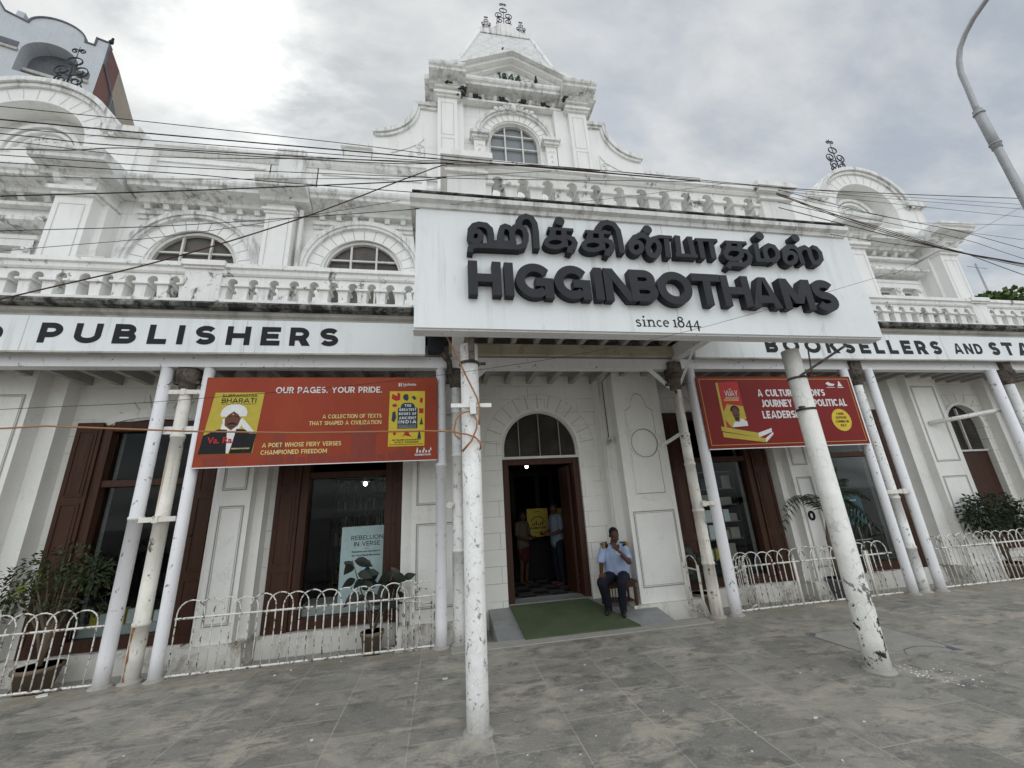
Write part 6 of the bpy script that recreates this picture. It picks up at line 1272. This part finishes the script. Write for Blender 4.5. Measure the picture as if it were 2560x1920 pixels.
def scrap(x, y, s, label, grp=None, m='paperw'):
    n = 7; s *= .65; a0 = rnd.random() * 6; P = [(x + s * rnd.uniform(.5, 1.2) * math.cos(a0 + 6.283 * i / n), y + s * .6 * rnd.uniform(.5, 1.2) * math.sin(a0 + 6.283 * i / n)) for i in range(n)]
    mb = MB(); mb.xy(P, .002, .006 + s * .12); tag(mb.build('litter_scrap', m), label, 'litter', grp)
for x, y, s in ((-2.0, 5.98, .03), (-1.86, 6.1, .03), (-1.3, 6.2, .02), (-1.25, 5.0, .03), (-1.1, 4.3, .035), (-.3, 5.2, .02), (1.35, 4.5, .03), (1.2, 3.7, .015), (1.0, 3.5, .015), (2.4, 3.4, .012), (.62, 3.6, .012), (1.9, 3.9, .012), (2.2, 3.2, .02), (3.0, 3.45, .04), (3.3, 3.3, .02), (2.7, 2.95, .018), (-2.6, 4.5, .02), (-.1, 3.0, .015), (.9, 2.9, .015), (4.9, 3.6, .03), (1.6, 5.1, .02), (3.6, 4.2, .018), (-.9, 2.95, .014), (2.95, 2.6, .015)):
    scrap(x, y, s, 'small white scrap lying on the grey stone paving', 'white scraps on the paving')
scrap(-4.55, 6.22, .13, 'flattened white paper packet at the foot of the left railing'); scrap(.02, 5.22, .05, 'short white stick lying left of the near pillar')
db = MB()
for i in range(110):
    a = rnd.uniform(-1.2, 1.6); r_ = .13 + abs(rnd.gauss(0, .30)); x = 4.42 + r_ * math.cos(a) * 1.2; y = 3.92 + r_ * math.sin(a) * .6 - .05; s = rnd.uniform(.003, .010); db.hexa([(x - s, y - s, .0), (x + s, y - s * .7, .0), (x + s * .8, y + s, .0), (x - s, y + s * .6, .0)], [(x - s * .5, y - s * .5, s * .6), (x + s * .5, y - s * .4, s * .5), (x + s * .4, y + s * .5, s * .6), (x - s * .5, y + s * .3, s * .5)])
tag(db.build('paint_crumbs', 'plinth'), 'crumbs of white paint and droppings round the foot of the peeling pillar', 'debris', None, 'stuff')

# ================================================================ pigeons
def pigeon_mesh():
    b = MB(); b.ball((0, 0, .075), .055, .10, .06, 12, 8, Matrix.Rotation(R(-38), 3, 'X')); b.ball((0, .075, .165), .028, .034, .03); b.tube([(0, .05, .10), (0, .07, .16)], [.04, .024], 8); b.tube([(0, .10, .162), (0, .128, .155)], [.008, .002], 5)
    b.hexa([(-.028, -.08, .02), (.028, -.08, .02), (.02, -.06, .05), (-.02, -.06, .05)], [(-.03, -.19, -.045), (.03, -.19, -.045), (.03, -.185, -.03), (-.03, -.185, -.03)])
    for s in (-1, 1): b.tube([(s * .02, 0, .04), (s * .022, .01, -.0)], .006, 5)
    return b
pm = pigeon_mesh().build('pigeon', 'bird')
pl_ = [((.12, 6.98, 11.505), 60), ((.52, 6.98, 11.37), -70), ((.50, 7.02, 11.255), -80), ((.82, 7.17, 11.425), 75), ((1.48, 7.17, 11.425), 80), ((2.02, 7.17, 11.425), -75), ((2.54, 7.17, 11.425), 85), ((3.02, 6.95, 11.40), 20), ((2.32, 6.93, 11.85), 170), ((1.50, 6.98, 12.80), -150), ((-2.82, 6.98, 7.83), -70), ((-3.38, 7.0, 7.83), 150)]
lb = ['pigeon perched by the left tower capital, uppermost', 'pigeon on the tower capital corner with tail hanging right', 'lowest pigeon on the left of the tower frieze, tail down', 'first pigeon along the ledge under the date, from the left', 'second pigeon along the ledge under the date, from the left', 'third pigeon along the ledge under the date, facing left', 'fourth pigeon along the ledge under the date', 'pigeon clinging by the right tower capital', 'pigeon sitting on the cornice right of the date 1844', 'pigeon on the sloping pediment below the roof', 'pigeon with hanging tail beside the downpipe on the left facade', 'dark pigeon tucked left of the upper pilaster capital']
for i, ((loc, az), l) in enumerate(zip(pl_, lb)):
    o = pm if i == 0 else pm.copy()
    if i: COL.objects.link(o)
    o.location = loc; o.rotation_euler = (0, 0, R(az)); o.scale = (.8,) * 3; tag(o, l, 'pigeon', 'pigeons on the facade')

# ================================================================ modern building behind, upper left
e1 = Vector((.9572, .28945, 0)); e2 = Vector((-.28945, .9572, 0)); C0 = Vector((-22.84, 23.4, 0)); zz_ = lambda z: 34.08 + (z - 19.734) * 1.8
def F2(s, z, d): return tuple(C0 + e1 * (s * 1.8) + e2 * (d * 1.8) + Vector((0, 0, zz_(z))))
T = root('apartment_block', tuple(C0), 'tall tiled apartment block with arched parapet and weathered red side wall, upper left', 'building')
top = [(-9, 4), (0, 4), (0, 19.77), (-.36, 19.80), (-.36, 19.42), (-.62, 19.42)] + arc(-1.38, 19.45, .76, .58, 0, 180, 16)[1:] + [(-2.75, 19.62), (-2.95, 19.95), (-3.3, 20.3), (-4.5, 20.3), (-9, 20.3)]
rec = [(-2.06, 17.15), (-.58, 17.15), (-.58, 18.05)] + arc(-1.32, 18.1, .74, .72, 0, 180, 16) + [(-2.06, 18.05)]
wm = MB(); loops = [top, rec]; tri = tessellate_polygon([[Vector((u, v, 0)) for u, v in l] for l in loops]); flat = [F2(u, v, 0) for l in loops for u, v in l]; wm.add(flat, [tuple(t) for t in tri])
n = len(rec); wm.add([F2(u, v, 0) for u, v in rec] + [F2(u, v, .5) for u, v in rec], [(i, (i + 1) % n, n + (i + 1) % n, n + i) for i in range(n)])
n = len(top); wm.add([F2(u, v, 0) for u, v in top[2:-1]] + [F2(u, v, .25) for u, v in top[2:-1]], [(i, i + 1, n - 3 + i + 1, n - 3 + i) for i in range(n - 4)])
wm.build('tiled_front', 'tile', T)
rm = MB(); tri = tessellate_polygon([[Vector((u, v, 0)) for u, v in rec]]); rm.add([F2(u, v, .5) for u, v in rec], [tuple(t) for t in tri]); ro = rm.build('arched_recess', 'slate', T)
def fbox(s0, s1, z0, z1, d0, d1): 
    return MB().hexa([F2(s0, z0, d0), F2(s1, z0, d0), F2(s1, z0, d1), F2(s0, z0, d1)], [F2(s0, z1, d0), F2(s1, z1, d0), F2(s1, z1, d1), F2(s0, z1, d1)])
fbox(-2.05, -.6, 17.55, 17.68, .3, .5).build('recess_beam', 'soffit', ro)
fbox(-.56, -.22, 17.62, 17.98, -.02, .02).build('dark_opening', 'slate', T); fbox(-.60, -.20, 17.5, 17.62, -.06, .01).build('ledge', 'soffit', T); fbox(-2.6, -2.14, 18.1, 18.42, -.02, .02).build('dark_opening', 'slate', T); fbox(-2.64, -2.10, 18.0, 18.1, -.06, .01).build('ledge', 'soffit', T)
mb = MB(); ribbon(mb, top[2:-1], .05, F2, -.04, .27); mb.build('parapet_edge', 'slate', T)
fbox(-2.56, -2.36, 19.66, 19.95, .1, .35).build('roof_block', 'tile', T)
mb = MB(); mb.add([F2(0, 4, 0), F2(0, 4, 1.0), F2(0, 19.62, 1.0), F2(0, 19.75, 0)], [(0, 1, 2, 3)]); mb.build('red_side_wall', 'brickred', T)
mb = MB(); mb.add([F2(0, 4, 1.0), F2(0, 4, 3.3), F2(0, 18.9, 3.3), F2(0, 19.62, 1.0)], [(0, 1, 2, 3)]); mb.build('cream_side_wall', 'cream', T)
mb = MB(); ribbon(mb, [(0.02, 19.7), (.05, 18.7), (.95, 18.2), (1.05, 17.2), (1.3, 16.6)], .10, lambda u, v, d: F2(d, v, u), .05, 0); mb.build('rib', 'slate', T)
mb = MB(); mb.prism([(1.15, 18.2), (1.6, 17.9), (1.75, 17.0), (1.25, 17.2)], .02, 0, lambda u, v, d: F2(d, v, u)); mb.build('window', 'slate', T)
mb = MB(); mb.add([F2(-9, 20.3, .25), F2(-.36, 19.0, .25), F2(0, 19.0, 3.3), F2(-9, 20, 3.3)], [(0, 1, 2, 3)]); mb.add([F2(-9, 4, 3.3), F2(0, 4, 3.3), F2(0, 18.9, 3.3), F2(-9, 20, 3.3)], [(0, 1, 2, 3)]); mb.build('roof', 'slate', T)
cb_ = pm.copy(); COL.objects.link(cb_); cb_.location = F2(.02, 19.78, .02); cb_.rotation_euler = (R(10), 0, R(-120)); cb_.scale = (2.4,) * 3; tag(cb_, 'large dark bird perched on the corner of the tiled apartment block', 'bird'); cb_.name = 'crow'
if 'group' in cb_: del cb_['group']

# ================================================================ people
def fuse(mb, vox, smooth=3):
    """melts overlapping tapered limbs into one continuous skin"""
    me = bpy.data.meshes.new('t'); me.from_pydata(mb.v, [], mb.f); o = bpy.data.objects.new('t', me); COL.objects.link(o)
    m = o.modifiers.new('r', 'REMESH'); m.mode = 'VOXEL'; m.voxel_size = vox; s = o.modifiers.new('s', 'SMOOTH'); s.iterations = smooth; s.factor = .5
    dg = bpy.context.evaluated_depsgraph_get(); r = bpy.data.meshes.new_from_object(o.evaluated_get(dg)); v = [tuple(x.co) for x in r.vertices]; f = [tuple(p.vertices) for p in r.polygons]
    bpy.data.objects.remove(o); bpy.data.meshes.remove(me); bpy.data.meshes.remove(r)
    return MB().add(v, f, True)
def limb(mb, pts, rs_):
    for i in range(len(pts) - 1):
        a, b = Vector(pts[i]), Vector(pts[i + 1]); n = max(2, int((b - a).length / .03)); mb.tube([a.lerp(b, k / n) for k in range(n + 1)], [rs_[i] + (rs_[i + 1] - rs_[i]) * k / n for k in range(n + 1)], 10)
    for p, r in zip(pts, rs_): mb.ball(p, r, r, r, 10, 6)
def hand(mb, wrist, palm, fdir, side, curl, s=1.0):
    """palm block, four unequal bent fingers, a thumb from the side of the palm"""
    w, p = Vector(wrist), Vector(palm); f = Vector(fdir).normalized(); sd_ = Vector(side).normalized(); nrm = f.cross(sd_)
    for q in (-.026, -.009, .009, .026): limb(mb, [w, p + sd_ * q * s], [.020 * s, .016 * s])
    for q, L in ((-.030, .060), (-.010, .076), (.010, .080), (.030, .070)):
        b = p + sd_ * q * s; m_ = b + (f + nrm * curl * .4).normalized() * L * .5 * s; e_ = m_ + (f + nrm * curl).normalized() * L * .5 * s; limb(mb, [b, m_, e_], [.0105 * s, .0095 * s, .0075 * s])
    t0 = w.lerp(p, .35) + sd_ * .03 * s; limb(mb, [t0, t0 + (sd_ * .8 + f * .6).normalized() * .035 * s, t0 + (sd_ * .5 + f * 1.0).normalized() * .062 * s], [.013 * s, .0115 * s, .009 * s])
def head(mb, c, yaw, pitch, s=1.0):
    """skull, jaw, nose, ears, eye sockets; looks along -Y turned by yaw and bowed by pitch"""
    M3 = Matrix.Rotation(yaw, 3, 'Z') @ Matrix.Rotation(pitch, 3, 'X'); c = Vector(c)
    P = lambda x, y, z: c + M3 @ Vector((x * s, y * s, z * s))
    mb.ball(P(0, .012, .025), .074 * s, .092 * s, .092 * s, 16, 12, M3); mb.ball(P(0, -.022, -.045), .058 * s, .066 * s, .070 * s, 14, 10, M3); mb.ball(P(0, -.058, -.088), .030 * s, .026 * s, .024 * s, 10, 8, M3)
    limb(mb, [P(0, -.082, .018), P(0, -.102, -.022)], [.009 * s, .016 * s]); mb.ball(P(-.035, -.07, -.02), .026 * s); mb.ball(P(.035, -.07, -.02), .026 * s); limb(mb, [P(-.04, -.078, .034), P(0, -.086, .03), P(.04, -.078, .034)], [.011 * s, .012 * s, .011 * s])
    limb(mb, [P(-.022, -.082, -.058), P(.022, -.082, -.058)], [.009 * s, .009 * s])
    for q in (-1, 1): mb.ball(P(q * .076, .012, -.005), .010 * s, .022 * s, .034 * s, 8, 6, M3)
    return P
# --- seated guard
G = root('person', (2.80, 6.8, .1), 'seated guard in pale blue uniform shirt and dark trousers, hand raised to his face', 'person')
hipc = (2.90, 6.97, .57); chest = (2.86, 6.86, .93); neck = (2.835, 6.80, 1.09)
Rsh, Lsh = (2.685, 6.87, 1.035), (3.01, 6.78, 1.035); Rel, Lel = (2.605, 6.85, .80), (2.945, 6.52, .83)
Rwr, Lwr = (2.50, 6.63, .69), (2.79, 6.53, 1.00)
kR, kL = (2.46, 6.56, .56), (2.76, 6.47, .56); hR, hL = (2.79, 6.94, .58), (3.0, 6.93, .58); aR, aL = (2.60, 6.74, .19), (2.785, 6.60, .16)
b = MB(); head(b, (2.825, 6.71, 1.225), R(-6), R(24)); limb(b, [neck, (2.83, 6.745, 1.16)], [.055, .052]); limb(b, [hipc, chest, neck], [.13, .135, .06])
limb(b, [Rsh, Rel, Rwr], [.052, .042, .028]); limb(b, [Lsh, Lel, Lwr], [.052, .043, .030]); limb(b, [hR, kR, aR], [.075, .055, .038]); limb(b, [hL, kL, aL], [.075, .055, .038])
hand(b, Rwr, (2.475, 6.58, .645), (-.15, -.55, -.75), (.9, -.3, 0), .5, 1.05); hand(b, Lwr, (2.765, 6.575, 1.065), (-.40, .25, .85), (.7, -.2, .5), -.35, 1.05)
fuse(b, .0075, 2).build('body', 'skin', G)
b = MB(); M3 = Matrix.Rotation(R(-6), 3, 'Z') @ Matrix.Rotation(R(24), 3, 'X'); b.ball(Vector((2.825, 6.71, 1.225)) + M3 @ Vector((0, .026, .045)), .079, .088, .084, 18, 12, M3); fuse(b, .01, 1).build('hair', 'hair', G)
b = MB(); limb(b, [(2.90, 6.95, .62), (2.88, 6.91, .75), chest, (2.84, 6.83, 1.03)], [.155, .150, .150, .085]); limb(b, [(2.78, 6.93, .62), (2.77, 6.89, .93), (2.80, 6.85, 1.02)], [.10, .10, .07]); limb(b, [(3.0, 6.90, .62), (2.97, 6.83, .93), (2.92, 6.81, 1.02)], [.10, .10, .07])
limb(b, [(2.82, 6.83, 1.045), Rsh, (2.64, 6.87, .92), (2.605, 6.86, .845)], [.055, .070, .070, .074]); limb(b, [(2.87, 6.81, 1.045), Lsh, (2.985, 6.69, .95), (2.965, 6.60, .885)], [.055, .070, .070, .072]); limb(b, [(2.80, 6.77, 1.075), (2.87, 6.76, 1.075)], [.03, .03])
fuse(b, .011, 2).build('shirt', 'blue', G)
b = MB(); limb(b, [(2.80, 6.97, .57), (3.0, 6.97, .57)], [.125, .125]); limb(b, [(2.79, 6.93, .575), kR, (2.55, 6.68, .33), (2.605, 6.745, .15)], [.105, .080, .066, .058]); limb(b, [(3.0, 6.92, .575), kL, (2.775, 6.56, .33), (2.79, 6.61, .13)], [.105, .080, .066, .058]); fuse(b, .012, 2).build('trousers', 'navy', G)
for a, t_ in (((2.605, 6.76), (2.50, 6.58)), ((2.79, 6.64), (2.72, 6.44))):
    b = MB(); z = zf(a[1]) + .03; limb(b, [(a[0], a[1], z + .035), (a[0] * .4 + t_[0] * .6, a[1] * .4 + t_[1] * .6, z + .012), (t_[0], t_[1], z)], [.046, .042, .032]); fuse(b, .009, 1).build('shoe', 'shoe', G)
for c, dx, dy in ((Rsh, -1, .1), (Lsh, 1, -.25)):
    x, y, z = c; e = MB(); e.hexa([(x - dx * .055, y - .035, z + .066), (x + dx * .055, y - .035, z + .050), (x + dx * .055, y + .035, z + .052), (x - dx * .055, y + .035, z + .068)], [(x - dx * .055, y - .035, z + .082), (x + dx * .055, y - .035, z + .064), (x + dx * .055, y + .035, z + .066), (x - dx * .055, y + .035, z + .084)])
    e.box(x - .05, x + .05, y - .075, y - .055, z - .005, z + .055); eo = e.build('epaulette', 'ink', G)
    g_ = MB()
    for q in (0, .025): g_.box(x + dx * (.012 + q) - .006, x + dx * (.012 + q) + .006, y - .079, y + .036, z - .003, z + .083 - q * .6)
    g_.build('braid', 'gold', eo)
MB().tube([(3.03, 6.72, 1.05), (3.0, 6.66, .98), (2.95, 6.66, .93), (2.93, 6.68, .98)], .008, 6).build('lanyard', 'ink', G)
MB().tube([(2.80 + .036 * math.cos(a), 6.53 + .02 * math.cos(a) + .025 * math.sin(a), .985 + .03 * math.sin(a)) for a in [6.283 * i / 14 for i in range(14)]], .008, 6, closed=True).build('wristband', 'frame', G)
# --- two customers inside the dim hall
def stander(x, y, yaw, H, shirt, legs, label, skirt=False):
    t = root('person', (x, y, .185), label, 'person'); k = H / 1.7; Rz = Matrix.Rotation(yaw, 3, 'Z')
    P = lambda a, b_, c: tuple(Vector((x, y, .185)) + Rz @ Vector((a * k, b_ * k, c * k)))
    b = MB(); head(b, P(0, -.03, 1.57), yaw, R(12), k); limb(b, [P(0, 0, 1.38), P(0, -.01, 1.5)], [.05 * k, .05 * k]); limb(b, [P(0, 0, .95), P(0, 0, 1.3), P(0, 0, 1.42)], [.13 * k, .13 * k, .06 * k])
    A = {}
    for s in (-1, 1):
        A[s] = [P(s * .19, 0, 1.38), P(s * .23, -.04, 1.10), P(s * .15, -.26, 1.04)]; limb(b, A[s], [.05 * k, .04 * k, .028 * k]); hand(b, A[s][2], P(s * .12, -.33, 1.05), Rz @ Vector((-s * .3, -1, .1)), Rz @ Vector((s * .2, 0, 1)), .6 * s, k)
        limb(b, [P(s * .09, 0, .92), P(s * .10, -.02, .50), P(s * .10, .02, .08)], [.085 * k, .06 * k, .04 * k]); limb(b, [P(s * .10, .02, .04), P(s * .11, -.14, .025)], [.04 * k, .028 * k])
    fuse(b, .011, 2).build('body', 'skin', t)
    b = MB(); M_ = Rz @ Matrix.Rotation(R(12), 3, 'X'); b.ball(Vector(P(0, -.03, 1.57)) + M_ @ Vector((0, .03, .045)) * k, .085 * k, .09 * k, .09 * k, 16, 10, M_); 
    if skirt: b.ball(Vector(P(0, .09, 1.5)), .05 * k)
    fuse(b, .012, 1).build('hair', 'hair', t)
    b = MB(); limb(b, [P(0, 0, .88), P(0, 0, 1.15), P(0, 0, 1.32), P(0, 0, 1.41)], [.165 * k, .15 * k, .155 * k, .075 * k])
    for s in (-1, 1): limb(b, [P(s * .07, 0, 1.41), A[s][0], P(s * .225, -.02, 1.17)], [.06 * k, .068 * k, .066 * k]); limb(b, [P(s * .07, 0, .88), P(s * .07, 0, 1.3)], [.12 * k, .11 * k])
    fuse(b, .012, 2).build('shirt', shirt, t)
    b = MB()
    if skirt: limb(b, [P(0, 0, .9), P(0, 0, .62)], [.15 * k, .18 * k])
    else:
        for s in (-1, 1): limb(b, [P(s * .085, 0, .9), P(s * .10, -.02, .50), P(s * .10, .02, .09)], [.11 * k, .085 * k, .065 * k])
    fuse(b, .012, 2).build('trousers' if not skirt else 'skirt', legs, t)
stander(2.40, 8.75, R(-75), 1.62, 'ws', 'navy', 'standing customer in a pale shirt, seen from the side inside the entrance')
stander(1.72, 9.15, R(40), 1.48, 'kh', 'mar', 'customer in a patterned top and maroon skirt in the dim entrance hall', True)
